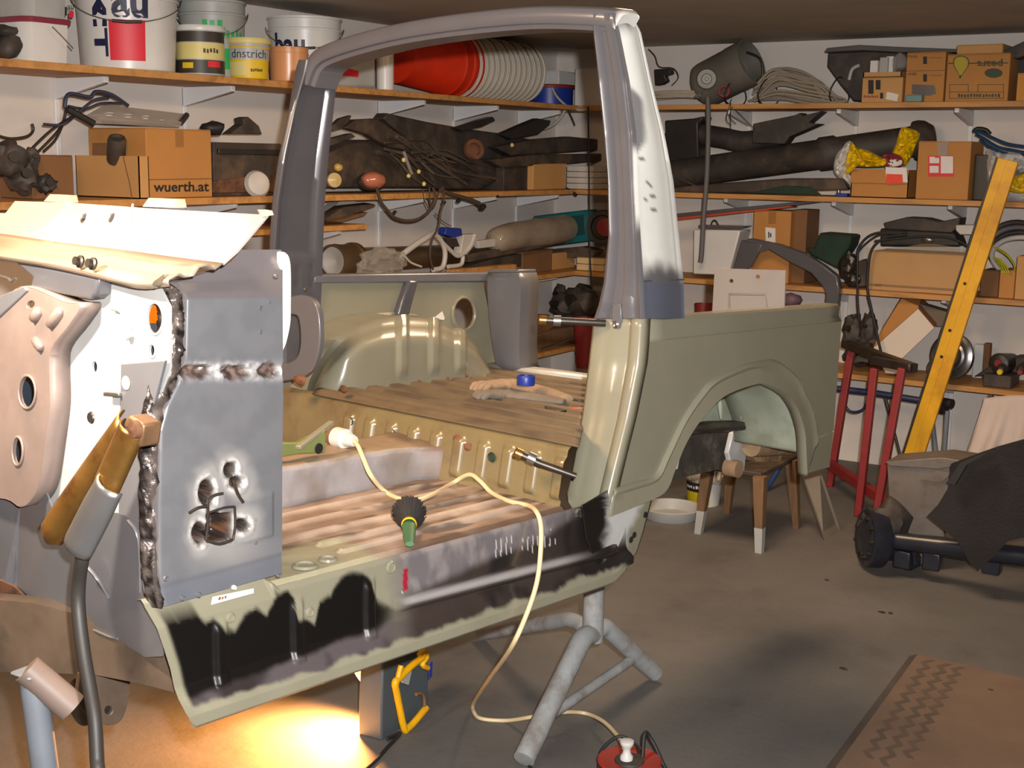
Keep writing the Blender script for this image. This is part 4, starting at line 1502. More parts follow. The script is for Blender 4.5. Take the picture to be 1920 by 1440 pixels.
pts += [lerp(car(918, 1272, v=-.02), onz(918, 1272, .12), .5), g, onz(890, 1338, .008), onz(905, 1348, .007), onz(950, 1351, .007), onz(1000, 1344, .05), onz(1050, 1336, .06), onz(1095, 1337, .03), onz(1130, 1352, .05), onz(1158, 1380, .07), onz(1170, 1402, .09)]
build(MB().tube(cr(pts, 7), .0062, 10), 'cord', mat('cream_cord', S(214, 192, 150), .45, var=.04), s, smooth=70)

# red cable reel with the plug in it
rc = onz(1180, 1428, .06)
s = thing('cable_reel', 'round red cable reel lying flat on the floor at the bottom edge', 'cable reel', (rc.x, rc.y, 0))
rc.z = 0
M_reel = mat('red_reel', S(150, 44, 34), .5, var=.15)
build(MB().lathe(rc, (0, 0, 1), [(0, .0), (.088, .0), (.09, .005), (.088, .012), (.05, .014), (.05, .055), (.088, .058), (.09, .064), (.086, .068), (.05, .062), (0, .062)], 36), 'drum', M_reel, s, smooth=40)
build(MB().lathe(rc + V((0, 0, .062)), (0, 0, 1), [(0, .006), (.04, .006), (.042, 0)], 24), 'socket_plate', M_dblack, s)
pz = rc + V((-.006, -.006, .066))
build(MB().lathe(pz, (0, 0, 1), [(0, 0), (.018, 0), (.018, .012), (.011, .022), (.011, .034), (.016, .042), (.02, .050), (.019, .056), (.008, .058), (0, .058)], 20), 'plug', M_white, s, smooth=50, label='white plug')
build(MB().tube(cr([rc + V((.02, .04, .06)), rc + V((.01, .07, .12)), rc + V((.03, .085, .09)), rc + V((.12, .05, .008)), rc + V((.3, -.03, .006)), rc + V((.6, -.2, .006))], 6), .006, 8), 'black_cable', M_rubber, s, smooth=60)
build(MB().tube(cr([rc + V((-.085, -.02, .02)), rc + V((-.098, .02, .06)), rc + V((-.07, .07, .09)), rc + V((-.02, .075, .075)), rc + V((.005, .05, .068))], 6), .005, 8), 'carry_handle', M_rubber, s, smooth=60)
single(MB().tube(cr([onz(980, 1412, .006), onz(988, 1424, .006), onz(993, 1436, .006), onz(1005, 1460, .006)], 4), .006, 8), 'black_lead', M_rubber, 'short black lead on the floor beside the tripod foot', 'cable', smooth=60)

# brush on the front floor
s = thing('hand_brush', 'black-bristled round brush with a green handle on the sill edge', 'brush', car(765, 1000, w=-.465))
b0, b1 = car(767, 985, w=-.448), car(767, 945, w=-.43)
ax = (b1 - b0).normalized()
hd = car(768, 1020, w=-.452)
build(MB().tube([hd, lerp(hd, b0, .5), b0, b0 + ax * .012], [.010, .014, .017, .018], 12, flat=.6), 'handle', mat('green_handle', S(62, 104, 70), .5, var=.15), s, smooth=60)
build(MB().lathe(b0 + ax * .0, ax, [(.016, 0), (.018, .002), (.018, .008), (.016, .01)], 20), 'ferrule', M_yellow, s)
mb = MB()
rnd = random.Random(3)
for i in range(900):
    a, r_ = rnd.uniform(0, 2 * PI), math.sqrt(rnd.random())
    e1 = ax.orthogonal().normalized(); e2 = ax.cross(e1)
    o = e1 * math.cos(a) + e2 * math.sin(a)
    p = b0 + ax * .008 + o * r_ * .016
    q = p + ax * (.080 - .024 * r_ * r_ + rnd.uniform(-.006, .004)) + o * r_ * .027 + WA * (.006 * r_)
    w_ = ax.cross(o).normalized() * .0022
    mb.add([p - w_, p + w_, q + w_ * .6, q - w_ * .6], [(0, 1, 2, 3)])
mb.blob(b0 + ax * .046, (.033, .033, .033), .15, 2, 2)
br = build(mb, 'bristles', mat('black_bristle', S(34, 32, 32), .8, var=.3), s, smooth=0, fixn=False)
br['kind'] = 'stuff'

# work gloves, tape and pliers on the rear floor
M_glove = mat('dusty_suede', S(150, 126, 102), .9, var=.15, sc=14, bump=.3, bsc=120)


def fl_pt(px, py, h):
    """point h above the rear floor"""
    n = (fB - fA).cross(fD - fA).normalized()
    if n.z < 0: n = -n
    return onplane(px, py, fA + n * h, n)


def glove(name, pts, w, m, label, fingers):
    P = [fl_pt(x, y, .022) for x, y in pts]
    P = cr(P, 5)
    n = len(P)
    rr = [w * (.62 + .38 * math.sin(PI * min(1, .25 + .8 * i / (n - 1)))) * (1 + .12 * noise.noise(V((i * .7, 1, 2)))) for i in range(n)]
    s = thing(name, label, 'glove', fl_pt(*pts[0], 0), 'work gloves on the rear floor')
    build(MB().tube(P, rr, 14, flat=.5), 'palm', m, s, smooth=70, sub=1)
    d = (P[0] - P[3]).normalized()
    sd = d.cross(WA).normalized()
    for i in range(fingers):
        o = P[1] + sd * w * (i - (fingers - 1) / 2) * .42 + WA * .004 * (i % 2)
        tip = o + d * (.06 - .008 * abs(i - 1.2)) - WA * (.006 + .004 * (i % 2))
        build(MB().tube(cr([o, lerp(o, tip, .5) + WA * .008, tip], 4), [.011] * 6 + [.010, .009, .006], 10), 'finger', m, s, smooth=70)
    th = P[5] + sd * w * .7
    build(MB().tube(cr([th, th + sd * .03 + d * .02, th + sd * .036 + d * .05 - WA * .008], 4), .0105, 10), 'thumb', m, s, smooth=70)
    e0 = P[-1]; e1 = P[-3]
    ax_ = (e0 - e1).normalized()
    return s


glove('work_glove', [(905, 727), (935, 722), (965, 722), (1000, 730), (1035, 738), (1066, 748)], .040, M_glove, 'tan suede work glove on the rear floor, upper of the pair', 4)
glove('work_glove', [(912, 742), (945, 740), (985, 744), (1025, 750), (1060, 754)], .034, mat('grey_suede', S(112, 102, 90), .9, var=.2, bump=.3, bsc=120), 'grey knitted work glove on the rear floor, under the tan one', 4)
tr = fl_pt(986, 722, .052)
s = single(MB().lathe(tr, WA, [(.021, 0), (.027, 0), (.028, .004), (.028, .026), (.026, .03), (.021, .03), (.021, 0)], 30), 'tape_roll', M_blue, 'blue roll of tape lying on the work gloves', 'tape', smooth=40)
g0, g1 = fl_pt(1050, 770, .01), fl_pt(1100, 768, .012)
s = thing('pliers', 'pliers with red handles on the rear floor by the pillar', 'pliers', fl_pt(1050, 775, 0))
M_orr = mat('red_orange_grip', S(226, 62, 26), .45, var=.05)
build(MB().tube([fl_pt(1056, 767, .01), fl_pt(1075, 769, .014), fl_pt(1110, 768, .012)], [.006, .008, .007], 10), 'handle', M_orr, s, smooth=60)
build(MB().tube([fl_pt(1058, 772, .008), fl_pt(1080, 775, .009), fl_pt(1112, 777, .009)], [.006, .008, .007], 10), 'handle', M_orr, s, smooth=60)
build(MB().prism([fl_pt(x, y, .004) for x, y in [(1020, 766), (1040, 762), (1062, 766), (1062, 776), (1044, 778), (1024, 774)]], WA * .012), 'jaws', M_dsteel, s, bevel=.002)

# ------------------------------------------------------------------ on the floor, back right
M_pcard = mat('white_bucket', S(196, 194, 188), .4, var=.06)


def onfloor(px, py): return onz(px, py, 0)


bc = onfloor(1306, 950)
bc.y += .08
r_ = 33 / F * (bc - CAM).length
zt = ony(1306, 893, bc.y).z
s = thing('paint_bucket', 'white paint bucket with a black and yellow-green label behind the stool', 'bucket', bc)
build(MB().lathe(bc, (0, 0, 1), [(0, 0), (r_ * .88, 0), (r_, zt), (r_ * 1.05, zt), (r_ * 1.05, zt + .012), (r_ * .94, zt + .012), (r_ * .84, .02), (0, .02)], 32), 'body', M_pcard, s, smooth=40)


def cyl_fn(c, r0, r1, z0, z1, a0, a1):
    return lambda s_, t_: V((c.x + lerp(r0, r1, t_) * math.cos(lerp(a0, a1, s_)), c.y + lerp(r0, r1, t_) * math.sin(lerp(a0, a1, s_)), lerp(z0, z1, t_)))


def face_ang(c): return math.atan2(CAM.y - c.y, CAM.x - c.x)


fa = face_ang(bc)
M_lime = mat('yellow_green_print', S(176, 160, 20), .5, var=.2, sc=20)
build(MB().grid(16, 2, cyl_fn(bc, r_ * .955, r_ * 1.0, zt * .55, zt * .92, fa - 1.35, fa + .35)), 'label', M_ink, s, smooth=50)
build(MB().grid(16, 2, cyl_fn(bc, r_ * .90, r_ * .955, zt * .05, zt * .55, fa - 1.35, fa + .35)), 'label', M_lime, s, smooth=50)
marks(cyl_fn(bc, r_ * .985, r_ * 1.0, zt * .66, zt * .80, fa - 1.2, fa + .2), 8, M_white, s)
rl = ony(1303, 892, bc.y - .05); rr_ = ony(1346, 890, bc.y - .05)
single(MB().lathe(lerp(rl, rr_, 0), rr_ - rl, [(0, 0), (.045, 0), (.048, .004), (.048, (rr_ - rl).length), (.03, (rr_ - rl).length), (0, .01)], 22), 'paper_roll', M_pcard, 'short white roll lying on top of the paint bucket', 'roll', smooth=40)
rc2 = onfloor(1258, 969)
rr2 = 55 / F * (rc2 - CAM).length
single(MB().lathe(rc2, (0, 0, 1), [(0, .006), (rr2 * .86, .006), (rr2 * .92, .03), (rr2 * 1.0, .055), (rr2 * 1.04, .052), (rr2 * 1.03, .045), (rr2 * .97, .02), (rr2 * .9, 0), (0, 0)], 40), 'shallow_basin', M_greyw, 'shallow round white basin on the floor by the paint bucket', 'basin', smooth=50)
# leaning board
b0, b1 = onfloor(1546, 1015), onfloor(1576, 996)
yb = b0.y + .12
t0, t1 = ony(1503, 890, yb), ony(1538, 880, yb)
single(MB().prism([b0, b1, t1, t0], V((-.012, .02, 0))), 'leaning_board', mat('weathered_board', S(112, 104, 92), .8, var=.15, sc=6), 'short weathered board leaning behind the rear corner of the car', 'board')

# red steel trestle
s_o = onfloor(1606, 966)
s = thing('red_trestle', 'red steel trestle standing behind the car by the shelves', 'trestle', s_o)
y1 = s_o.y
legs = [((1609, 968), (1640, 690), y1), ((1640, 985), (1692, 690), y1 + .02), ((1556, 912), (1597, 655), y1 + .42)]
for (bx, by), (tx, ty_), yy in legs:
    p = ony(bx, by, yy); p.z = max(0.0, min(p.z, .0)); q = ony(tx, ty_, yy)
    p = onfloor(bx, by); q = ony(tx, ty_, p.y)
    build(MB().bar(p, q, .036, .036, (0, 1, 0)), 'leg', M_redp, s, bevel=.004)
p, q = ony(1552, 868, y1 + .42), ony(1640, 928, y1)
p = ony(1552, 868, onfloor(1556, 912).y); q = ony(1655, 935, onfloor(1640, 985).y)
build(MB().bar(p, q, .04, .05), 'foot_rail', M_redp, s, bevel=.004)
p = ony(1585, 645, onfloor(1556, 912).y); q = ony(1712, 690, onfloor(1640, 985).y)
build(MB().bar(p, q, .05, .04), 'top_rail', M_dsteel, s, bevel=.004)
build(MB().bar(ony(1636, 676, y1), q, .04, .04), 'top_rail', M_dsteel, s, bevel=.004)

# yellow straightedge leaning on the shelves
yy = YB - SD - .05
a, b = ony(1708, 905, yy - .06), ony(1891, 300, yy - .02)
a = onfloor(1700, 893)
a.y = yy - .1
a = ony(1704, 885, yy - .08)
dirv = (b - a).normalized()
a = a + dirv * (a.z / -dirv.z) if a.z > 0 else a
s = thing('yellow_straightedge', 'long yellow straightedge leaning against the back shelves', 'straightedge', a)
x_ = dirv.cross(V((0, 1, 0))).normalized()
mbx = MB().bar(a, b, .100, .03, (0, 1, 0))
build(mbx, 'blade', M_yellow, s, bevel=.003)
off = x_ * .054
if off.x > 0: off = -off
build(MB().bar(a + off, b + off, .010, .034, (0, 1, 0)), 'edge_strip', M_black, s)
build(MB().bar(a + off * .1, b + off * .1, .004, .036, (0, 1, 0)), 'ridge', M_yellow, s)
for k in (.42, .5, .64): build(MB().lathe(lerp(a, b, k) + V((0, -.016, 0)) + off * .3, (0, -1, 0), [(0, .002), (.008, .002), (.009, 0)], 10), 'screw', M_dsteel, s)

# black axle with brake drum
c = onz(1632, 1008, .14)
s = thing('axle', 'black axle with a brake drum lying on the floor at the right', 'axle', (c.x, c.y, 0))
M_axle = mat('black_axle_paint', S(34, 36, 44), .35, var=.2, coat=.2)
e1 = ony(1935, 1045, c.y - .02)
ad = (e1 - c).normalized()
build(MB().tube([c + ad * .03, lerp(c, e1, .3), lerp(c, e1, .6), e1 + ad * .6], [.036, .038, .042, .042], 18), 'tube', M_axle, s, smooth=50)
dr = .125
dax = (ad * -.75 + V((0, -.62, .1))).normalized()
build(MB().lathe(c - dax * .03, dax, [(0, -.035), (.05, -.035), (.06, -.02), (dr * .96, -.02), (dr, -.012), (dr, .05), (dr * .92, .055), (.09, .05), (.06, .07), (0, .07)], 36), 'brake_drum', M_axle, s, smooth=35)
for i in range(9):
    a_ = i * 2 * PI / 9
    e_1 = dax.orthogonal().normalized(); e_2 = dax.cross(e_1)
    build(MB().lathe(c + dax * .018 + (e_1 * math.cos(a_) + e_2 * math.sin(a_)) * .085, dax, [(0, .02), (.009, .02), (.009, 0)], 8), 'wheel_stud', M_dsteel, s)
build(MB().blob(c - dax * .06 + V((.0, 0, .06)), (.09, .07, .10), .5, 4, 3), 'backing_plate', M_dblack, s, smooth=50)
build(MB().blob(c - dax * .1 + V((.05, -.02, -.04)), (.07, .05, .07), .5, 9, 3), 'caliper', M_axle, s, smooth=50)
for px in (1695, 1750, 1862):
    p = ony(px, 1032 + (px - 1695) * .06, c.y)
    build(MB().box(p + V((0, 0, -.035)), (.07, .06, .075)), 'spring_seat', M_axle, s, bevel=.006)
# folded sheet-metal cover on the axle
yq = c.y + .18
s = thing('metal_cover', 'dirty grey sheet-metal cover standing behind the axle', 'sheet metal', ony(1700, 1000, yq))
M_gal = mat('dirty_galvanised', S(116, 108, 100), .5, metal=.35, var=.2, sc=10, dirt=S(84, 68, 56), dsc=5)
Q = lambda x, y, d=0: ony(x, y, yq + d)
pts = [Q(1663, 868), Q(1760, 862), Q(1822, 864), Q(1810, 905), Q(1775, 935), Q(1772, 1000), Q(1676, 998)]
pts = [V((p.x, p.y, p.z if i < 5 else .004)) for i, p in enumerate(pts)]
build(MB().prism(pts, V((0, .025, 0))), 'side_panel', M_gal, s, bevel=.004)
build(MB().prism([Q(1660, 866, -.01), Q(1765, 858, -.01), Q(1830, 868, -.01), Q(1760, 880, -.01), Q(1668, 874, -.01)], V((0, .2, .0))), 'top_lip', M_gal, s, bevel=.003)
build(MB().prism([Q(1722, 898, -.012), Q(1758, 882, -.012), Q(1786, 886, -.012), Q(1764, 905, -.012)], V((0, .008, 0))), 'flap', M_gal, s)
# black rubber mat draped over the axle
s_y = c.y - .02
matpts = [(1783, 870), (1830, 852), (1870, 838), (1935, 820), (1960, 900), (1950, 1000), (1890, 1015), (1833, 1072), (1815, 1050), (1795, 1015), (1738, 968), (1760, 945), (1778, 915)]


def matfn(a, b):
    p = ony(a, b, s_y - .06 - .06 * sm(900, 1060, b) + .03 * noise.noise(V((a * .02, b * .02, 1))))
    return V((p.x, p.y, max(p.z, .012)))


mb = MB().plate(matpts, [], matfn, (0, .02, 0))
single(mb, 'rubber_mat', mat('black_rubber_mat', S(30, 26, 25), .9, var=.25, bump=.4, bsc=90), 'black rubber mat draped over the axle, pointed corner down', 'mat', smooth=25)
single(MB().prism([ony(x, y, s_y - .12) for x, y in [(1775, 905), (1800, 868), (1853, 848), (1812, 872), (1790, 910)]], (0, .03, 0)), 'rubber_strip', M_rubber, 'thin black strip sticking up from the rubber mat', 'strip')
# white dust sheet over a box under the shelves
yq2 = YB - .46
mb = MB()


def sheet(s_, t_):
    x0 = lerp(1846, 1796, t_ ** 1.1); x1 = lerp(1960, 1975, t_)
    y = lerp(748, 895, t_)
    d = -.05 * t_ + .03 * math.sin(s_ * 13 + t_ * 2) * t_ + .02 * math.sin(s_ * 29 + t_ * 5) * t_
    return ony(lerp(x0, x1, s_), y - 6 * math.sin(s_ * 3), yq2 + d)


mb.grid(24, 16, sheet)
p = ony(1846, 748, yq2)
mb.grid(24, 4, lambda s_, t_: lerp(sheet(s_, 0), sheet(s_, 0) + V((.03, .28, -.16)), t_))
mb.grid(4, 16, lambda s_, t_: lerp(sheet(0, t_), sheet(0, t_) + V((-.02 + .0, .3, 0)), s_))
single(mb, 'dust_sheet', mat('white_dust_sheet', S(206, 188, 176), .85, var=.05), 'white dust sheet covering a box below the right end of the shelves', 'dust sheet', smooth=70, solid=.006)
# blue roller bar and trestle legs below the lowest shelf
s = thing('folding_trolley', 'folding trolley with a blue bar leaning under the lowest shelf', 'trolley', ony(1700, 890, YB - .45))
M_navy = mat('navy_paint', S(34, 44, 76), .45, var=.1)
yt = YB - .45
build(MB().tube([ony(1560, 728, yt), ony(1640, 737, yt), ony(1745, 754, yt)], .018, 12), 'blue_bar', M_navy, s, smooth=60)
build(MB().lathe(ony(1764, 763, yt), (1, -.3, 0), [(0, -.03), (.035, -.03), (.035, .03), (0, .03)], 18), 'castor', M_rubber, s)
build(MB().lathe(ony(1776, 756, yt), (1, -.3, 0), [(0, -.03), (.026, -.03), (.026, .03), (0, .03)], 18), 'castor', M_rubber, s)
for (x0, y0), (x1, y1_) in [((1776, 770), (1770, 855)), ((1748, 790), (1756, 862)), ((1660, 745), (1690, 862))]:
    q = ony(x0, y0, yt); p = ony(x1, y1_, yt); p = q + (p - q).normalized() * (q.z / max(.05, -(p - q).normalized().z))
    build(MB().tube([q, p], .014 if x0 > 1700 else .008, 8), 'leg', M_stand if x0 > 1700 else M_dsteel, s, smooth=60)
build(MB().tube(cr([ony(x, y, yt) for x, y in [(1586, 762), (1592, 770), (1604, 773), (1618, 768), (1624, 758)]], 4), .008, 8), 'loop_handle', M_navy, s, smooth=60)
single(MB().tube(cr([onfloor(1436, 922) + V((0, 0, .02)), ony(1445, 905, onfloor(1436, 922).y + .05), ony(1476, 850, onfloor(1436, 922).y + .2)], 4), .014, 10), 'blue_rod', mat('blue_rod_paint', S(40, 66, 110), .4), 'blue rod leaning under the rear of the car', 'rod', smooth=60)

# brown sheet with tyre marks at the lower right
pl_ = [onz(x, y, 0) for x, y in [(1721, 1228), (1960, 1284), (2100, 1700), (1380, 1700)]]
s = thing('brown_floor_sheet', 'flat brown hardboard sheet with zigzag tyre marks on the floor', 'floor sheet', pl_[0])
M_sheet = mat('brown_hardboard', S(112, 92, 76), .85, var=.12, sc=5, bump=.06)
build(MB().prism([p + V((0, 0, .001)) for p in pl_], (0, 0, .004)), 'sheet', M_sheet, s)
mb = MB()
M_track = mat('grey_tyre_dust', S(92, 77, 65), .9, var=.15)
for (x0, y0), (x1, y1_) in [((1742, 1236), (1625, 1420)), ((1772, 1243), (1655, 1435)), ((1798, 1249), (1700, 1420))]:
    A, B = onz(x0, y0, .0062), onz(x1, y1_, .0062)
    d = B - A
    sd = d.cross(V((0, 0, 1))).normalized()
    n = 22
    rows = []
    for i in range(n + 1):
        p = lerp(A, B, i / n) + sd * (.012 if i % 2 else -.012)
        rows.append([p - sd * .010, p + sd * .010])
    mb.loft(rows)
build(mb, 'tyre_marks', M_track, s, smooth=0, fixn=False)
# gully line along the sheet edge
single(MB().prism([onz(x, y, .0005) for x, y in [(1705, 1232), (1722, 1228), (1440, 1640), (1400, 1640)]], (0, 0, .004)), 'angle_strip', mat('grey_metal_strip', S(84, 76, 70), .6, metal=.2, var=.2), 'grey metal strip along the left edge of the brown sheet', 'strip')
for i, (px, py, where) in enumerate([(1551, 1087, 'left of the axle drum'), (1653, 1147, 'in front of the axle drum, left of a pair'), (1670, 1149, 'in front of the axle drum, right of a pair'), (1871, 1118, 'in front of the rubber mat'), (1857, 1293, 'lying on the brown sheet'), (1582, 1253, 'left of the brown sheet corner')]):
    p = onz(px, py, .004 if i != 4 else .006)
    single(MB().blob(p, (.011 + .007 * (i % 2), .006, .004), .5, i, 1), 'debris_crumb', M_brownblack, 'small dark crumb on the floor, ' + where, 'debris', 'crumbs on the floor')

# ================================================================== what stands on the shelves
FW = RM.col[2]


def P_(wall, px, py, d): return L(px, py, d) if wall == 'l' else K(px, py, d)


def depth(p): return (p - CAM).dot(FW)


def rng(wall, x0, x1, yt, lv, d, dep, yb=None):
    """box corners: front face d off the wall, dep deep, pixel extent x0..x1, top at pixel yt"""
    zb = SZ[lv] + .001 if isinstance(lv, int) else lv
    ym = (yt + (yb or yt + 40)) / 2
    a, b = P_(wall, x0, ym, d), P_(wall, x1, ym, d)
    zt = P_(wall, (x0 + x1) / 2, yt, d).z
    if wall == 'l':
        return V((XL + max(.012, d - dep), min(a.y, b.y), zb)), V((XL + d, max(a.y, b.y), zt))
    return V((min(a.x, b.x), YB - d, zb)), V((max(a.x, b.x), min(YB - .012, YB - d + dep), zt))


def quad(wall, pts, d): return [P_(wall, x, y, d) for x, y in pts]


M_tape = mat('brown_tape', S(150, 104, 54), .35, var=.05)


def carton(wall, x0, x1, yt, lv, d, dep, label, m=None, flaps=True, tape=True, group=None, yb=None, open_=False, name='cardboard_box'):
    a, b = rng(wall, x0, x1, yt, lv, d, dep, yb)
    m = m or M_card
    s = thing(name, label, 'box', ((a.x + b.x) / 2, (a.y + b.y) / 2, a.z), group)
    t = .004
    if open_:
        mb = MB()
        mb.bb(a, (b.x, b.y, a.z + t)).bb(a, (a.x + t, b.y, b.z)).bb((b.x - t, a.y, a.z), b).bb(a, (b.x, a.y + t, b.z)).bb((a.x, b.y - t, a.z), b)
        build(mb, 'box_body', m, s)
        if flaps:
            if wall == 'k': build(MB().prism([(a.x, a.y, b.z), (b.x, a.y, b.z), (b.x, a.y - .02, b.z - .07), (a.x, a.y - .02, b.z - .07)], (0, -.003, 0)), 'flap', m, s)
    else:
        build(MB().bb(a, b), 'box_body', m, s, bevel=.004)
        if flaps:
            mb = MB()
            if wall == 'k':
                mid = (a.y + b.y) / 2
                mb.bb((a.x + .002, a.y + .002, b.z), (b.x - .002, mid - .001, b.z + .003)).bb((a.x + .002, mid + .001, b.z), (b.x - .002, b.y - .002, b.z + .003))
            else:
                mid = (a.x + b.x) / 2
                mb.bb((a.x + .002, a.y + .002, b.z), (mid - .001, b.y - .002, b.z + .003)).bb((mid + .001, a.y + .002, b.z), (b.x - .002, b.y - .002, b.z + .003))
            build(mb, 'flap', m, s)
        if tape:
            mb = MB()
            if wall == 'k':
                mb.bb(((a.x + b.x) / 2 - .022, a.y - .0008, b.z - .07), ((a.x + b.x) / 2 + .022, a.y, b.z + .0))
            else:
                mb.bb((b.x, (a.y + b.y) / 2 - .022, b.z - .07), (b.x + .0008, (a.y + b.y) / 2 + .022, b.z))
            build(mb, 'tape', M_tape, s)
    return s, a, b


def sticker(wall, pts, d, m, par, name='label', lab=None):
    q = quad(wall, pts, d)
    n = V((.0006, 0, 0)) if wall == 'l' else V((0, -.0006, 0))
    return build(MB().prism(q, n), name, m, par, label=lab, smooth=0)


def word(wall, txt, x0, y0, x1, y1, d, m, par, flip=False, skew=0, bold=0.0):
    """lettering in the pixel box x0..x1, y0 (top)..y1 (bottom)"""
    def fn(a, b):
        if flip: a, b = 1 - a, 1 - b
        return P_(wall, lerp(x0, x1, a), lerp(y1, y0, b) + skew * a, d)
    return text(txt, fn, m, 'lettering', par, bold=bold)


def pail(wall, cx, hw, yt, lv, d, label, m, name='bucket', cat='bucket', taper=.88, lid=None, handle=True, rim=True, group=None, n=36):
    zb = SZ[lv] + .001
    c = P_(wall, cx, yt + 60, d)
    r = hw * depth(c) / F
    zt = P_(wall, cx, yt, d).z
    c.z = zb
    s = thing(name, label, cat, c, group)
    h = zt - zb
    prof = [(0, 0), (r * taper - .004, 0), (r * taper, .004)]
    if rim: prof += [(r * lerp(taper, .97, .78), h * .8), (r * .99, h * .8), (r * .99, h * .83), (r * lerp(taper, .97, .86), h * .84)]
    prof += [(r * .96, h * .965), (r, h * .97), (r, h), (r * .95, h), (r * .93, h - .01), (r * taper * .95, .01), (0, .01)]
    build(MB().lathe(c, (0, 0, 1), prof, n), 'body', m, s, smooth=40)
    if lid:
        build(MB().lathe(c + V((0, 0, h - .012)), (0, 0, 1), [(r * .9, .01), (r * 1.03, 0), (r * 1.045, .004), (r * 1.045, .016), (r * 1.02, .022), (r * .9, .022), (r * .88, .016), (0, .016)], n), 'lid', lid, s, smooth=40)
    if handle:
        fa = face_ang(c)
        pts = []
        for k in range(13):
            a = fa - PI / 2 + PI * k / 12
            dz = -.10 * math.sin(PI * k / 12) * (h / .3)
            rr = r * 1.01 + .004
            pts.append(V((c.x + rr * math.cos(a), c.y + rr * math.sin(a), zb + h * .86 + dz)))
        hd = build(MB().tube(cr(pts, 3), .0022, 6), 'wire_handle', M_steel, s, smooth=60)
        mid = len(pts) // 2
        build(MB().tube([pts[mid - 1], pts[mid], pts[mid + 1]], .006, 8), 'grip', M_black, hd, smooth=60)
    return s, c, r, h


def band(s, c, r0, r1, h, t0, t1, a0, a1, m, name='label', lab=None):
    fa = face_ang(c)
    f = lambda t: lerp(r0, r1, t) + .0012
    return build(MB().grid(20, 2, cyl_fn(c, f(t0), f(t1), c.z + h * t0, c.z + h * t1, fa + a0, fa + a1)), name, m, s, smooth=60, label=lab)


def wfn(c, r0, r1, h, t0, t1, a0, a1):
    fa = face_ang(c)
    return lambda a, b: V((c.x + (lerp(r0, r1, lerp(t0, t1, b)) + .0022) * math.cos(fa + lerp(a0, a1, a)), c.y + (lerp(r0, r1, lerp(t0, t1, b)) + .0022) * math.sin(fa + lerp(a0, a1, a)), c.z + h * lerp(t0, t1, b)))


def pfn(wall, x0, y0, x1, y1, d):
    return lambda a, b: P_(wall, lerp(x0, x1, a), lerp(y1, y0, b), d)


def wrap_text(s, txt, c, r0, r1, h, t0, t1, a0, a1, m, bold=0.0, rot=False):
    fa = face_ang(c)

    def fn(a, b):
        if rot: a, b = b, 1 - a
        t = lerp(t0, t1, b)
        an = fa + lerp(a0, a1, a)
        r = lerp(r0, r1, t) + .0022
        return V((c.x + r * math.cos(an), c.y + r * math.sin(an), c.z + h * t))
    return text(txt, fn, m, 'lettering', s, bold=bold)


M_navyink = mat('navy_print', S(26, 28, 62), .5, var=.05)
M_grnink = mat('green_print', S(40, 160, 84), .5, var=.05)
M_yel = mat('yellow_print', S(214, 178, 30), .5, var=.05)
M_cream = mat('cream_print', S(206, 192, 122), .5, var=.05)
M_maroon = mat('maroon_lid', S(128, 44, 62), .45, var=.05)
M_brn = mat('dark_brown_label', S(52, 46, 40), .5, var=.1)

# ---------------- left wall, top shelf
mb = MB()
for i, (px, py, rx, ry) in enumerate([(12, 88, 30, 22), (30, 70, 18, 16), (8, 58, 26, 12)]):
    c = L(px, py, .26); k = depth(c) / F
    mb.blob((c.x, c.y, max(c.z, SZ[0] + ry * k * .8)), (rx * k, rx * k, ry * k), .5, i + 3, 2)
single(mb, 'tangled_hose', M_dblack, 'dark tangle of hoses at the left end of the top shelf', 'hose', smooth=60)

def tub(x0, x1, yt, yb, d, dep, zb, label, m, lidm, name='square_tub'):
    a, b = rng('l', x0, x1, yt, zb, d, dep, yb)
    s = thing(name, label, 'tub', ((a.x + b.x) / 2, (a.y + b.y) / 2, a.z))
    cx, cy = (a.x + b.x) / 2, (a.y + b.y) / 2
    hx, hy = (b.x - a.x) / 2, (b.y - a.y) / 2
    rows = []
    for z, k in ((a.z, .90), (lerp(a.z, b.z, .93), .97), (lerp(a.z, b.z, .93), 1.0), (b.z, 1.0)):
        ring = []
        for q in range(24):
            an = 2 * PI * (q + .5) / 24
            x, y = math.cos(an), math.sin(an)
            e = 1 / (abs(x) ** 6 + abs(y) ** 6) ** (1 / 6)
            ring.append(V((cx + hx * k * x * e, cy + hy * k * y * e, z)))
        rows.append(ring)
    build(MB().loft(rows, wrap=True, cap=True), 'body', m, s, smooth=40)
    rows = []
    for z, k in ((b.z - .012, 1.03), (b.z + .004, 1.03), (b.z + .008, .99)):
        rows.append([V((cx + (p.x - cx) * k, cy + (p.y - cy) * k, z)) for p in rows[0]] if rows else [V((cx + (p.x - cx) * k, cy + (p.y - cy) * k, z)) for p in ring])
    build(MB().loft(rows, wrap=True, cap=True), 'lid', lidm, s, smooth=40)
    return s, a, b


s1, a1, b1 = tub(52, 143, 38, 115, .36, .27, 0, 'white square tub with a maroon lid on the top shelf', M_white, M_maroon)
for t in (0, 1):
    pass
build(MB().tube(cr([L(98, 50, .37), L(118, 70, .375), L(137, 91, .37)], 4), .0022, 6), 'wire_handle', M_steel, s1, smooth=60)
s2, a2, b2 = tub(56, 138, -34, 35, .34, .25, b1.z + .009, 'small white tub standing on the maroon-lidded tub', M_greyw, M_greyw)
sticker('l', [(129, 21), (138, 21), (138, 33), (129, 33)], .341, M_red, s2, lab='red square print')
word('l', 'au', 126, 10, 138, 18, .342, M_ink, s2)
marks(pfn('l', 121, 12, 127, 31, .342), 1, M_ink, s2, 4)

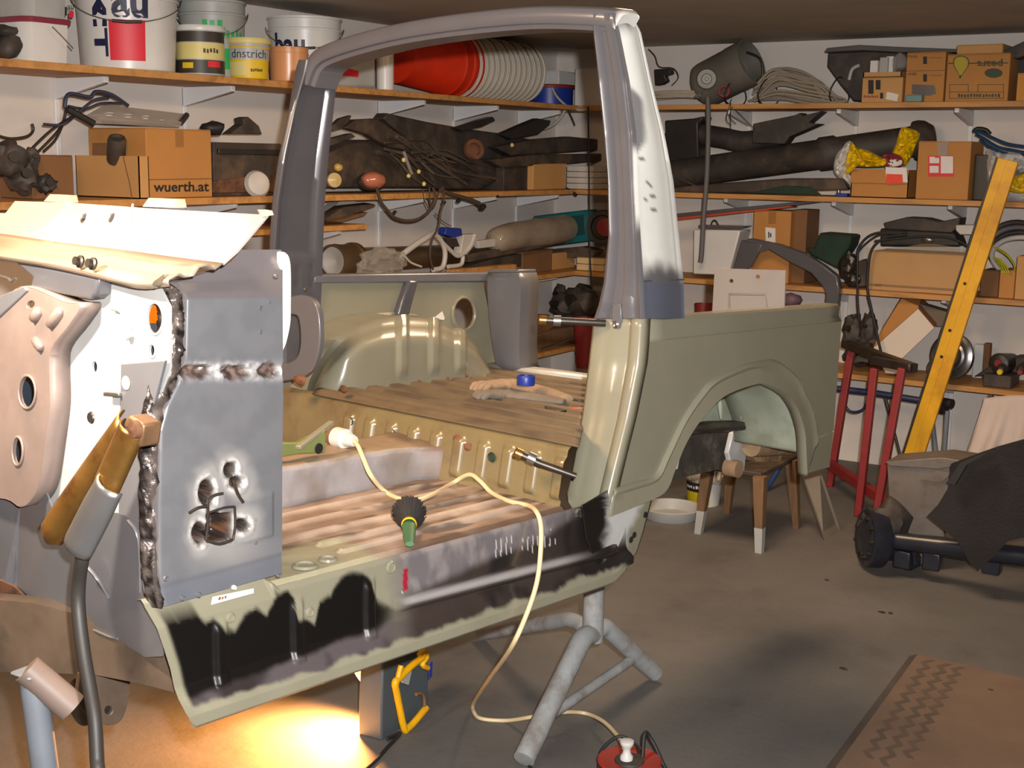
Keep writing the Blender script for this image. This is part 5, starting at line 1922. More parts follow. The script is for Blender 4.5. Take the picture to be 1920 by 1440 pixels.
s, c, r, h = pail('l', 238, 97, -26, 0, .215, 'big white bucket with black letters and a red square on the top shelf', M_white)
rb, rt = r * .88, r * .96
band(s, c, rb, rt, h, .10, .56, -.37, .36, M_red, lab='red square print')
wrap_text(s, 'au', c, rb, rt, h, .58, .92, -.30, .42, M_navyink, .03)
wrap_text(s, 'MIT', c, rb, rt, h, .14, .96, -.72, -.40, M_navyink, .03, rot=True)

s, c, r, h = pail('l', 398, 64, 4, 0, .16, 'tall white bucket with green letters behind the brown-labelled jar', M_greyw)
marks(wfn(c, r * .9, r * .96, h, .64, .74, -.35, .35), 3, M_grnink, s, 2)
marks(wfn(c, r * .9, r * .96, h, .48, .64, -.1, 1.1), 7, M_grnink, s, 5)
band(s, c, r * .9, r * .96, h, .12, .38, .2, 1.0, M_grnink, lab='green band')
s, c, r, h = pail('l', 376, 46, 55, 0, .30, 'brown-labelled jar with a cream band and white lid on the top shelf', M_greyw, name='plastic_jar', cat='jar', taper=.97, lid=M_white, handle=False, rim=False)
band(s, c, r * .97, r * .96, h, .70, .92, -1.4, 1.4, M_brn)
band(s, c, r * .97, r * .96, h, .34, .68, -1.4, 1.4, M_cream)
band(s, c, r * .97, r * .96, h, .04, .32, -1.4, 1.4, M_brn)
band(s, c, r * .975, r * .97, h, .17, .30, .3, .9, M_red)
band(s, c, r * .975, r * .97, h, .14, .26, -.8, -.3, M_yel)
marks(wfn(c, r * .975, r * .965, h, .46, .58, .1, .8), 5, M_brn, s, 3)
s, c, r, h = pail('l', 466, 41, 78, 0, .32, 'yellow and clear tub with dark lettering at the edge of the top shelf', M_yel, taper=.88, handle=False, lid=M_cream)
band(s, c, r * .88, r * .96, h, .50, .92, -1.5, 1.5, M_greyw, lab='clear upper wall')
wrap_text(s, 'dnstrich', c, r * .885, r * .965, h, .54, .76, -.85, .95, M_navyink)
marks(wfn(c, r * .885, r * .965, h, .18, .28, .1, .75), 7, M_ink, s, 3)
band(s, c, r * .885, r * .96, h, .08, .44, -1.1, -.1, M_cream, lab='cream sticker')
s, c, r, h = pail('l', 572, 70, 36, 0, .19, 'white bucket with black letters just left of the far hoop leg', M_white)
wrap_text(s, 'bau', c, r * .89, r * .965, h, .42, .76, -.95, .0, M_navyink, .03)
s, c, r, h = pail('l', 542, 38, 90, 0, .345, 'orange-tinted clear tub in front of a white bucket on the top shelf', mat('orange_tinted_plastic', S(200, 142, 96), .3, var=.05), handle=False, taper=.92)

a, b = rng('l', 628, 706, 88, 0, .34, .2, 160)
s = thing('plastic_canister', 'white canister with a red and dark print beside the red bucket', 'canister', (a + b) / 2 - V((0, 0, (b.z - a.z) / 2)))
build(MB().bb(a, b), 'body', M_greyw, s, bevel=.02)
sticker('l', [(636, 141), (672, 145), (672, 133), (652, 128), (640, 136)], .342, M_red, s)
sticker('l', [(668, 100), (674, 100), (674, 120), (668, 120)], .342, M_ink, s)
s, c, r, h = pail('l', 722, 17, 92, 0, .345, 'slim white plastic cylinder left of the red bucket', M_white, name='plastic_cylinder', cat='cylinder', taper=.96, handle=False, rim=False)

# nested buckets lying along the shelf
zc = SZ[0]
M_redb = mat('red_bucket', S(196, 44, 16), .4, var=.1)
yA, yR, yE = L(740, 150, .2).y, L(846, 150, .2).y, L(976, 150, .2).y
rad = .175
ctr = V((XL + .2, 0, SZ[0] + rad + .004))
tilt = 0.0


def lying(y0, ln, r0, r1, name, m, label, wired, group):
    o = V((ctr.x, y0, SZ[0] + r1 * 1.03 + .002))
    s = thing(name, label, 'bucket', (o.x, o.y, SZ[0]), group)
    ax = V((0, 1, 0))
    build(MB().lathe(o, ax, [(0, 0), (r0, 0), (lerp(r0, r1, .8), ln * .8), (r1, ln * .82), (r1, ln * .85), (lerp(r0, r1, .9), ln * .86), (r1 * .98, ln * .965), (r1 * 1.03, ln * .97), (r1 * 1.03, ln), (r1 - .0015, ln), (r0 - .0015, .004), (0, .004)], 36), 'body', m, s, smooth=40)
    if wired:
        pts = []
        for k in range(11):
            a = PI * k / 10
            pts.append(o + ax * (ln * .86 + .05 * math.sin(a)) + V((math.cos(a + .5) * (r1 + .006), 0, math.sin(a + .5) * (r1 + .006))))
        build(MB().tube(cr(pts, 3), .002, 6), 'wire_handle', M_steel, s, smooth=60)
    return s


LN = yR - yA
N_b = 13
lying(yA, LN, .125, .17, 'bucket', M_redb, 'red bucket lying on its side at the left end of the bucket stack', True, 'nested buckets on the top shelf')
lying(yA + .05, LN + .02, .122, .168, 'bucket', M_redb, 'second red bucket nested just inside the first red one', False, 'nested buckets on the top shelf')
M_wb = mat('whitish_bucket', S(190, 184, 172), .4, var=.04)
step = (yE - yR - .05) / (N_b - 1)
ordn = ['first', 'second', 'third', 'fourth', 'fifth', 'sixth', 'seventh', 'eighth', 'ninth', 'tenth', 'eleventh', 'twelfth', 'thirteenth']
for i in range(N_b):
    lying(yR + .06 + step * i - LN * .86, LN * .86, .126, .166, 'bucket', M_wb, 'white bucket of the lying nested stack, %s right of the red ones' % ordn[i], i % 2 == 0, 'nested buckets on the top shelf')

# ---------------- corner of the top shelf
s, c, r, h = pail('k', 1030, 46, 163, 0, .22, 'flat blue tub with a red lid in the corner of the top shelf', M_blue, name='flat_tub', cat='tub', taper=.95, handle=False, rim=False, lid=M_redp)
carton('k', 988, 1048, 134, c.z + h + .012, .28, .2, 'small white box lying on the blue tub in the corner', M_white, tape=False)
sC, aC, bC = carton('k', 1078, 1150, 128, 0, .34, .2, 'white carton on the top shelf behind the near hoop leg', M_white, tape=False, yb=165)
s = thing('tangled_cable', 'pale loose cables hanging over the corner of the top shelf', 'cable', K(1060, 200, .3))
for i, pts in enumerate([[(1035, 165), (1045, 182), (1062, 198), (1085, 206), (1100, 205)], [(1060, 205), (1050, 222), (1030, 238), (995, 246)], [(1040, 168), (1052, 190), (1068, 212), (1078, 235)], [(1032, 215), (1038, 202), (1050, 198), (1060, 206), (1052, 216)]]):
    build(MB().tube(cr([K(x, y, .415 - .01 * i) for x, y in pts], 5), [.008, .011, .004, .003][i], 8), 'cable', M_greyw if i < 2 else M_rubber, s, smooth=60)

# ---------------- left wall, second shelf
def heap(wall, spec, d, lv, name, m, label, cat='car part'):
    """one irregular machine part: lumps, stubs and a flange joined by hand-placed pixel spots"""
    s = thing(name, label, cat, P_(wall, spec[0][0], spec[0][1], d))
    zb = SZ[lv]
    for i, (px, py, rx, ry) in enumerate(spec):
        c = P_(wall, px, py, d); k = depth(c) / F
        c.z = max(c.z, zb + ry * k * .85)
        build(MB().blob(c, (rx * k, rx * k * .8, ry * k), .45, i * 3 + px, 3, freq=2.6), 'casting', m, s, smooth=50)
        e = (V((rx * k * 1.1, -rx * k * .4, ry * k * .2)) if wall == 'l' else V((-rx * k * .3, -rx * k * .9, ry * k * .2)))
        build(MB().tube([c, c + e], rx * k * .3, 10), 'stub', M_dsteel, s, smooth=50)
    return s


heap('l', [(15, 300, 36, 34), (40, 330, 32, 34), (60, 296, 16, 20), (85, 345, 22, 18)], .27, 1, 'carburettor', M_dblack, 'dark greasy carburettor parts at the left end of the second shelf')
carton('l', 60, 138, 292, 1, .22, .2, 'old brown box behind the greasy parts on the second shelf', M_cardd, tape=False, yb=365)
# big carton turned with its printed side to the room
s, a, b = carton('l', 275, 397, 243, 1, .375, .34, 'big brown carton with black web lettering on the second shelf', M_card, yb=362)
word('l', 'wuerth.at', 288, 341, 392, 360, .377, M_ink, s, skew=-1, bold=.02)
sticker('l', [(276, 336), (397, 334), (397, 336), (276, 338)], .376, M_cardd, s, 'band')
e = b.copy()
fq = lambda x, y: ony(x, y, a.y - .0012)
q = [fq(173, 268), fq(203, 268), fq(203, 292), fq(173, 292)]
build(MB().prism(q, (0, -.0005, 0)), 'printed_mark', M_cardd, s)
# low open carton in front of it
yq = a.y - .056
z0 = SZ[1] + .001
pA, pB = ony(138, 366, yq), ony(262, 366, yq)
zt = ony(200, 292, yq).z
sx0, sx1 = max(pA.x, XL + .02), pB.x
s = thing('cardboard_box', 'low open tan box holding a dark filter in front of the big carton', 'box', ((sx0 + sx1) / 2, yq + .025, z0))
mb = MB()
A_, B_ = V((sx0, yq, z0)), V((sx1, yq + .05, zt))
t = .004
mb.bb(A_, (B_.x, B_.y, z0 + t)).bb(A_, (A_.x + t, B_.y, B_.z)).bb((B_.x - t, A_.y, z0), B_).bb(A_, (B_.x, A_.y + t, B_.z)).bb((A_.x, B_.y - t, z0), B_)
build(mb, 'box_body', M_card2, s)
fc = ony(226, 280, yq + .022)
single(MB().lathe(fc + V((-.03, 0, -.05)), V((.4, -.25, .8)), [(0, 0), (.032, 0), (.036, .01), (.036, .10), (.032, .11), (.026, .11), (.022, .1), (0, .1)], 24), 'oil_filter', M_brownblack, 'dark round oil filter poking out of the low tan box', 'filter', smooth=40)
single(MB().tube(cr([ony(231, 294, yq - .004), ony(237, 320, yq - .008), ony(243, 345, yq - .01), ony(247, 372, yq - .012)], 4), .0018, 5), 'copper_wire', M_rust, 'thin reddish wire hanging down the low tan box', 'wire', smooth=60)
# perforated bracket and bent pipes lying on the big carton
zt = b.z + .004
pl0 = [L(165, 222, .28), L(200, 197, .12), L(352, 214, .2), L(340, 229, .33)]
s = thing('perforated_bracket', 'whitish perforated metal bracket lying on the big carton', 'bracket', V((a.x, a.y, zt)))
M_pb = mat('whitish_metal', S(186, 180, 172), .5, var=.1)
z1 = zt + .012
dl = lambda x, y: onz(x, y, z1 + .02)
bp_ = [(160, 217), (196, 196), (352, 214), (338, 231)]
fnp = lambda a_, b_: L(a_, b_, .30 - .18 * (232 - b_) / 36)
build(MB().plate(bp_, [ell(205, 214, 10, 3.5), ell(240, 217, 10, 3.5), ell(273, 220, 9, 3.5), ell(303, 226, 5, 2)], fnp, (0, .003, -.004)), 'top_plate', M_pb, s)
build(MB().prism([fnp(160, 217), fnp(338, 231), L(338, 238, .30), L(172, 231, .30)], (-.004, 0, 0)), 'side_flange', M_pb, s)
build(MB().tube([fnp(340, 229), fnp(350, 216)], .012, 10), 'end_bush', M_dsteel, s)
M_pipe = mat('blue_black_pipe', S(40, 46, 66), .4, var=.2)
s = thing('bent_brake_pipes', 'tangle of bent blue-black pipes lying on the big carton', 'pipes', L(130, 235, .3))
for i, pts in enumerate([[(175, 232), (128, 205), (122, 196), (130, 176), (168, 182), (180, 172), (210, 178), (240, 198)], [(82, 233), (118, 233), (150, 208), (176, 188), (205, 182)], [(128, 199), (160, 204), (190, 194), (228, 194)], [(60, 278), (95, 245), (130, 222), (160, 205)], [(70, 286), (105, 250), (120, 225), (124, 200)], [(82, 284), (104, 262), (118, 232)], [(-5, 254), (20, 260), (50, 256), (62, 245), (60, 232)]]):
    build(MB().tube(cr([L(x, y, .32 - .02 * i) for x, y in pts], 5), .0075 if i in (0,) else .0055, 8), 'pipe', M_pipe if i < 3 else M_dsteel, s, smooth=60)
single(MB().tube([L(126, 204, .33), L(176, 232, .35)], .013, 10), 'pipe_sleeve', M_rubber, 'short black rubber sleeve over the bent pipes', 'sleeve', smooth=60)


def slab(wall, pts, d, th, name, m, label, cat='trim', bev=.004, group=None):
    q = quad(wall, pts, d)
    zs = [z for z in SZ]
    n = V((-th, 0, 0)) if wall == 'l' else V((0, th, 0))
    return single(MB().prism(q, n), name, m, label, cat, group, bevel=bev)


# black parts between the carton and the far hoop leg
s, a, b = carton('l', 400, 528, 268, 1, .30, .24, 'dusty black plastic housing right of the big carton', M_brownblack, tape=False, flaps=False, name='heater_housing')
build(MB().bb((b.x, a.y + .02, lerp(a.z, b.z, .78)), (b.x + .012, b.y - .02, lerp(a.z, b.z, .88))), 'ridge', M_black, s, bevel=.003)
single(MB().blob(L(398, 240, .33), (.05, .05, .028), .4, 4, 2), 'rubber_boot', M_rubber, 'black rubber boot lying on the black housing next to the carton', 'boot', smooth=60)
slab('l', [(432, 252), (458, 232), (456, 222), (466, 219), (486, 236), (492, 252)], .26, .06, 'air_duct', M_dblack, 'stubby black air duct sticking up behind the far hoop leg', 'duct')
single(MB().lathe(L(482, 345, .335), (1, -.4, .2), [(0, -.02), (.05, -.02), (.06, .0), (.05, .02), (.02, .03), (0, .03)], 24), 'headlamp', M_pb, 'pale round lamp lying low on the second shelf by the hoop', 'lamp', smooth=40)
slab('l', [(400, 362), (402, 340), (470, 330), (520, 335), (524, 360)], .31, .05, 'rusty_plate', M_rust, 'rusty plate at the front of the second shelf under the black housing', 'plate')

# the long heap of dismantled black trim
slab('l', [(612, 352), (612, 290), (650, 270), (700, 262), (790, 268), (800, 300), (796, 352)], .26, .2, 'heater_box', M_brownblack, 'brown-black heater box on the second shelf right of the far hoop leg', 'heater box', .01)
slab('l', [(616, 244), (640, 222), (660, 216), (655, 228), (648, 240), (625, 246)], .30, .03, 'trim_flap', M_brownblack, 'small pointed dark flap sticking up beside the far hoop leg', 'trim')
slab('l', [(615, 262), (660, 250), (668, 256), (616, 276)], .32, .04, 'dark_strip', M_dblack, 'flat dark strip leaning over the heater box', 'strip')
slab('l', [(648, 240), (668, 224), (708, 222), (748, 250), (800, 282), (786, 286), (730, 276), (690, 252)], .33, .05, 'dash_trim', M_brownblack, 'dusty brown dashboard trim across the middle of the heap', 'trim', .008)
slab('l', [(720, 222), (728, 212), (745, 216), (800, 228), (880, 242), (940, 250), (1000, 262), (1010, 300), (960, 300), (860, 300), (800, 292), (752, 250)], .24, .08, 'bumper_trim', M_dblack, 'long black bumper trim along the back of the heap', 'trim', .01)
slab('l', [(858, 240), (905, 224), (925, 219), (930, 226), (905, 238), (868, 246)], .30, .05, 'square_bar', M_black, 'black square bar sticking up from the heap', 'bar', .006)
slab('l', [(940, 252), (985, 232), (1010, 222), (1034, 226), (1030, 236), (1010, 252), (960, 262)], .28, .05, 'wedge_trim', M_black, 'black wedge-shaped trim at the right of the heap', 'trim', .006)
slab('l', [(930, 276), (1000, 262), (1070, 256), (1130, 262), (1130, 282), (1060, 286), (960, 292)], .31, .07, 'long_trim', M_dblack, 'long dark trim strip running into the corner', 'trim', .008)
slab('l', [(920, 300), (1000, 290), (1130, 288), (1132, 302), (1060, 308), (940, 314)], .34, .06, 'long_trim', M_brownblack, 'brown-grey trim strip below the dark one in the corner', 'trim', .008)
slab('l', [(800, 310), (870, 296), (930, 300), (932, 340), (900, 356), (820, 354)], .27, .14, 'blower_case', M_dblack, 'dark blower case under the long bumper trim', 'blower', .012)
single(MB().lathe(L(886, 282, .33), (1, -.5, .3), [(0, 0), (.055, 0), (.06, .01), (.055, .03), (.035, .03), (.03, .012), (0, .012)], 24), 'round_horn', M_rust, 'rust-brown round horn in the middle of the heap', 'horn', smooth=40)
s = thing('tail_lamp', 'tail lamp with a reddish lens at the front of the second shelf', 'lamp', L(700, 352, .36))
c = L(700, 338, .35)
build(MB().blob(c, (.05, .075, .042), .1, 2, 3), 'lens', mat('salmon_lens', S(176, 108, 84), .15, var=.1, coat=.5), s, smooth=60)
build(MB().blob(c + V((-.025, .02, -.006)), (.055, .09, .045), .15, 3, 3), 'lamp_body', M_dblack, s, smooth=60)
single(MB().lathe(L(626, 338, .34), (1, -.5, .1), [(0, -.02), (.03, -.02), (.036, 0), (.034, .012), (.0, .03)], 22), 'indicator_lamp', mat('yellowed_lens', S(196, 172, 120), .25, var=.1), 'small yellowed indicator lamp beside the far hoop leg', 'lamp', smooth=50)
single(MB().blob(L(634, 314, .34), (.02, .025, .02), .2, 5, 2), 'lamp_bulb_cap', mat('ochre_cap', S(190, 158, 84), .4), 'ochre plastic cap above the indicator lamp', 'cap', smooth=60)

s = thing('wiring_harness', 'dirty wiring harness spilling over the edge of the second shelf', 'wiring', L(800, 350, .38))
M_loom = mat('dusty_loom', S(70, 58, 48), .75, var=.35)
rnd = random.Random(11)
for i in range(16):
    x0 = rnd.uniform(720, 800); y0 = rnd.uniform(256, 300)
    x1 = x0 + rnd.uniform(60, 170); y1 = y0 + rnd.uniform(30, 90)
    pts = [(x0, y0), (lerp(x0, x1, .3), lerp(y0, y1, .3) + rnd.uniform(-14, 14)), (lerp(x0, x1, .65), lerp(y0, y1, .65) + rnd.uniform(-14, 14)), (x1, min(y1, 354))]
    build(MB().tube(cr([L(x, y, .34 + rnd.uniform(-.02, .05)) for x, y in pts], 5), rnd.choice((.004, .006, .009)), 7), 'loom_branch', M_loom, s, smooth=60)
for pts, r_ in [([(706, 352), (714, 378), (728, 396), (740, 408), (762, 414), (786, 410), (806, 394), (816, 372), (812, 352)], .008), ([(805, 352), (806, 376), (812, 390), (822, 362)], .005), ([(830, 350), (832, 376), (826, 398), (822, 425), (810, 450), (806, 480), (812, 505)], .006), ([(792, 354), (796, 376), (806, 396)], .0025), ([(816, 400), (830, 415), (846, 424)], .0025)]:
    build(MB().tube(cr([L(x, y, .425) for x, y in pts], 6), r_, 8), 'hanging_cable', M_loom, s, smooth=60)
build(MB().tube(cr([L(x, y, .42) for x, y in [(826, 356), (850, 366), (880, 374), (898, 382)]], 4), [.012] * 8 + [.013] * 4 + [.014], 8), 'hanging_plug_lead', M_loom, s, smooth=60)
for px, py, k in [(905, 388, .022), (860, 376, .016), (832, 380, .014), (933, 368, .010), (740, 398, .012)]:
    build(MB().box(L(px, py, .425), (k * 1.3, k * 1.5, k), Matrix.Rotation(.5, 3, 'X')), 'connector', M_black, s, bevel=.003)
for px, py in [(757, 300), (766, 330), (785, 322), (960, 272), (795, 345)]:
    build(MB().blob(L(px, py, .385), (.010, .012, .012), .3, px, 2), 'connector', M_cream, s, smooth=60)
single(MB().tube([L(757, 284, .39), L(764, 305, .395), L(772, 326, .39)], .009, 8), 'glass_tube', M_glass, 'short clear tube lying across the wiring harness', 'tube', smooth=60)
carton('l', 1000, 1062, 306, 1, .34, .2, 'plain tan box in the corner end of the second shelf', M_card2, tape=False, yb=352)
carton('l', 945, 995, 312, 1, .3, .18, 'pale mechanical gearbox cover left of the plain tan box', M_dblack, tape=False, flaps=False, yb=352, name='gear_cover')
for i in range(4):
    z = SZ[1] + .002 + i * .035
    pa, pb = K(1062, 340, .36), K(1112, 340, .36)
    single(MB().bb((pa.x, YB - .36, z), (pb.x, YB - .12, z + .033)), 'flat_carton', M_pb, 'flat pale carton in the corner, %s from the bottom of its stack' % ordn[i], 'box', 'stack of flat pale cartons', bevel=.004)
single(MB().tube(cr([K(1058, 352, .42), K(1070, 358, .43), K(1081, 366, .44)], 3), .009, 8), 'pipe_end', M_rubber, 'short black pipe end hanging over the corner shelf', 'pipe', smooth=60)

# ---------------- left wall, third shelf
s = thing('brown_sheets', 'sheaf of brown sheets sticking out on the short board', 'sheets', L(650, 418, .3))
for i, pts in enumerate([[(610, 410), (645, 388), (700, 382), (705, 386), (660, 402), (612, 414)], [(610, 414), (660, 402), (690, 398), (684, 404), (640, 416)], [(612, 404), (640, 374), (668, 376), (650, 396)]]):
    q = [L(x, y, .33 - .05 * i) for x, y in pts]
    build(MB().prism(q, V((-.06, .0, .004))), 'sheet', [M_brownblack, M_cardd, M_pb][i], s)
M_duct = mat('bronze_brown_pipe', S(92, 74, 52), .35, var=.15, metal=.3, coat=.2)
p0, p1 = L(622, 490, .26), L(900, 432, .10)
p0.z = max(p0.z, SZ[2] + .085)
p1 = V((XL + .12, L(905, 440, .12).y, SZ[2] + .12))
dd = (p1 - p0).normalized()
ln = (p1 - p0).length
s = thing('long_duct', 'long bronze-brown duct pipe lying on the third shelf', 'pipe', V((p0.x, p0.y, SZ[2])))
build(MB().lathe(p0, dd, [(.070, 0), (.082, 0), (.084, .03), (.080, .05), (.080, .16), (.086, .165), (.086, .19), (.062, .2), (.058, ln), (.05, ln), (.05, .2), (.070, .02)], 30), 'duct', M_duct, s, smooth=40)
build(MB().lathe(p0 + dd * .165, dd, [(.082, 0), (.0885, 0), (.0885, .022), (.082, .022)], 30), 'clamp_ring', M_brass, s, smooth=40)
build(MB().lathe(p0 + dd * .01, dd, [(.06, 0), (.07, 0), (.0, .03)], 24), 'liner', M_greyw, s)
single(MB().blob(L(716, 492, .385), (.05, .16, .075), .5, 9, 3, freq=2.5), 'plastic_bag', M_glass, 'crumpled clear plastic bag in front of the duct pipe', 'bag', smooth=25)
s = thing('lamp_bracket', 'whitish plastic bracket with a blue cap on the third shelf', 'bracket', L(830, 508, .36))
for pts, r_ in [([(756, 476), (780, 458), (806, 442), (816, 436)], .016), ([(806, 440), (822, 445), (834, 470), (830, 500), (812, 506)], .014), ([(820, 445), (845, 470), (860, 480), (880, 465), (890, 440)], .012), ([(868, 480), (864, 496), (840, 500)], .012), ([(757, 478), (770, 492), (790, 500)], .006)]:
    build(MB().tube(cr([L(x, y, .36) for x, y in pts], 5), r_, 8), 'bracket_arm', M_pb, s, smooth=60)
build(MB().prism(quad('l', [(870, 440), (896, 438), (894, 456), (876, 478), (862, 480)], .36), (-.05, 0, 0)), 'bracket_plate', M_pb, s, bevel=.004)
build(MB().prism(quad('l', [(834, 440), (838, 426), (866, 428), (868, 442), (850, 446)], .37), (-.05, 0, 0)), 'blue_cap', M_blue, s, bevel=.006)
build(MB().prism(quad('l', [(836, 446), (856, 447), (862, 462), (842, 464)], .365), (-.04, 0, 0)), 'dark_insert', M_dblack, s)
s = thing('wrapped_roll', 'long roll in glittering bubble wrap pointing to the corner', 'roll', L(960, 470, .3))
q0, q1 = L(925, 452, .33), L(1062, 428, .30)
build(MB().tube(cr([q0, lerp(q0, q1, .3) + V((0, 0, .01)), lerp(q0, q1, .7), q1], 5), [.05, .07, .075, .078, .08, .08, .08, .083, .086, .088, .088, .086, .085, .084, .083, .08], 16), 'bubble_wrap', mat('bubble_wrap', S(150, 136, 118), .25, var=.2, bump=.8, bsc=160, coat=.4), s, smooth=60)
build(MB().prism(quad('l', [(896, 452), (936, 446), (936, 462), (898, 466)], .34), (-.03, 0, 0)), 'core_end', M_pb, s, bevel=.004)
slab('l', [(878, 478), (930, 468), (1000, 456), (1060, 450), (1060, 456), (960, 476), (880, 492)], .36, .05, 'flat_dark_bar', M_brownblack, 'flat dark bar lying in front of the bubble wrap roll', 'bar')
slab('l', [(878, 500), (930, 484), (978, 476), (978, 500)], .345, .12, 'grey_block', M_dblack, 'dark grey block under the flat bar', 'block')
carton('l', 980, 1036, 470, 2, .30, .2, 'dark brown box on the third shelf near the corner', M_cardd, tape=False, yb=512)
carton('l', 1036, 1078, 474, 2, .28, .2, 'light tan box beside the dark brown box near the corner', M_card2, tape=False, yb=508)
single(MB().prism(quad('l', [(850, 506), (968, 495), (970, 499), (966, 512), (850, 514)], .408), V((-.05, 0, 0))), 'loose_board', M_wood, 'loose narrow board along the front edge of the third shelf', 'board', bevel=.003)
for i, (x0, x1, y0, y1) in enumerate([(1080, 1104, 484, 494), (1104, 1132, 485, 495), (1080, 1104, 495, 504), (1104, 1132, 496, 505)]):
    z0 = SZ[2] + (.002 if i > 1 else .042)
    pa, pb = K(x0 + 1, 495, .36), K(x1 - 1, 495, .36)
    single(MB().bb((pa.x, YB - .36, z0), (pb.x, YB - .28, z0 + .037)), 'wood_block', mat('pale_wood', S(206, 178, 130), .7, var=.08), 'pale wooden block in the corner, %s' % ['upper left', 'upper right', 'lower left', 'lower right'][i] + ' of four', 'block', 'pale wooden blocks in the corner', bevel=.003)
# teal case with black end
s = thing('tool_case', 'teal plastic tool case with a black and red end in the corner', 'case', K(1060, 470, .3))
q = [(995, 412), (1000, 405), (1100, 393), (1108, 396), (1120, 402), (1120, 448), (1106, 452), (1000, 466), (993, 455)]
build(MB().prism(quad('k', q, .30), (0, .12, 0)), 'case_body', M_teal, s, bevel=.012)
build(MB().prism(quad('k', [(1010, 414), (1096, 402), (1098, 440), (1012, 454)], .302), (0, .01, 0)), 'sunken_panel', mat('dark_teal', S(18, 62, 66), .5), s, bevel=.004)
build(MB().lathe(K(1131, 426, .33), (.25, -1, 0), [(0, -.03), (.1, -.03), (.105, 0), (.1, .02), (.075, .02), (.07, .0), (0, .0)], 28), 'end_cap', M_black, s, smooth=40)
build(MB().lathe(K(1136, 426, .345), (.25, -1, 0), [(0, 0), (.055, 0), (.055, .015), (0, .02)], 24), 'red_disc', M_redp, s)
slab('k', [(1000, 470), (1090, 462), (1120, 470), (1110, 482), (1010, 486)], .30, .1, 'brown_case', M_brownblack, 'dark brown flat case under the teal case', 'case')

# ---------------- corner, lowest shelf
heap('k', [(1060, 575, 30, 28), (1090, 565, 34, 30), (1050, 552, 14, 20)], .26, 3, 'starter_motor', M_dblack, 'black lumpy starter motor in the corner behind the pillar')
carton('k', 1036, 1110, 590, 3, .22, .18, 'low dark crate under the lumpy starter motor', M_dblack, tape=False, flaps=False, name='plastic_crate')
slab('l', [(1005, 630), (1040, 618), (1082, 612), (1084, 640), (1030, 658), (1006, 660)], .33, .1, 'plank_offcut', M_timber, 'short plank offcut on the lowest shelf in the corner', 'plank')
slab('l', [(975, 600), (1000, 588), (1030, 590), (1040, 612), (1010, 632), (978, 640)], .3, .1, 'wooden_wedge', mat('brown_wedge', S(110, 78, 48), .7, var=.25), 'brown wooden wedge beside the rear post', 'wedge')
single(MB().tube([L(1012, 655, .38), L(1060, 640, .38), L(1078, 632, .38)], .008, 8), 'bright_rod', M_steel, 'thin bright rod on the lowest shelf in the corner', 'rod', smooth=60)
zc_ = onz(1040, 700, .4)
single(MB().tube([K(980, 668, .5), K(1005, 690, .5), K(1036, 708, .5)], .02, 10), 'drain_pipe', M_rubber, 'dark pipe below the lowest shelf behind the rear post', 'pipe', smooth=60)
rc_ = K(1099, 600, .5)
s = thing('red_funnel', 'red plastic bucket hanging behind the pillar below the hinge pin', 'bucket', V((rc_.x, rc_.y, K(1099, 690, .5).z)))
zt_, zb_ = K(1099, 596, .5).z, K(1099, 690, .5).z
build(MB().lathe(V((rc_.x, rc_.y, zb_)), (0, 0, 1), [(0, 0), (.05, 0), (.062, zt_ - zb_ - .05), (.08, zt_ - zb_ - .04), (.085, zt_ - zb_), (.078, zt_ - zb_), (.055, .02), (0, .02)], 28), 'body', M_redp, s, smooth=40)
single(MB().tube(cr([K(1103, 200, .42), K(1104, 300, .43), K(1105, 400, .44), K(1106, 480, .44), K(1112, 560, .44), K(1118, 590, .43)], 5), .005, 8), 'hanging_lead', M_rubber, 'thin black lead hanging from the top shelf in the corner', 'cable', smooth=60)

# ---------------- back wall, top shelf
M_wire = mat('grey_beige_cable', S(158, 146, 128), .6, var=.12)
s = thing('cable_coil', 'low coil of beige cable right of the near hoop leg on the top shelf', 'cable', K(1270, 192, .3))
rnd = random.Random(21)
for i in range(12):
    c = K(1262 + rnd.uniform(-12, 12), 183 - i * .8, .22); k = depth(c) / F
    ring = [c + V((math.cos(a) * (72 + rnd.uniform(-8, 8)) * k, math.sin(a) * .13, rnd.uniform(-.008, .008))) for a in [2 * PI * q / 10 for q in range(10)]]
    ring = [V((p.x, p.y, max(p.z, SZ[0] + .008))) for p in ring]
    build(MB().tube(cr(ring, 3, True), .006, 6, True), 'cable_turn', M_wire, s, smooth=60)
slab('k', [(1226, 130), (1256, 128), (1258, 138), (1246, 142), (1250, 152), (1240, 158), (1228, 160)], .24, .05, 'terminal_block', M_black, 'black terminal block lying on the low beige coil', 'electrical part')
single(MB().tube(cr([K(1216, 92, .25), K(1228, 105, .25), K(1236, 125, .25), K(1262, 128, .25), K(1272, 145, .25), K(1260, 160, .25)], 4), .003, 6), 'loose_wire', M_rubber, 'thin dark wire looping above the low beige coil', 'wire', smooth=60)
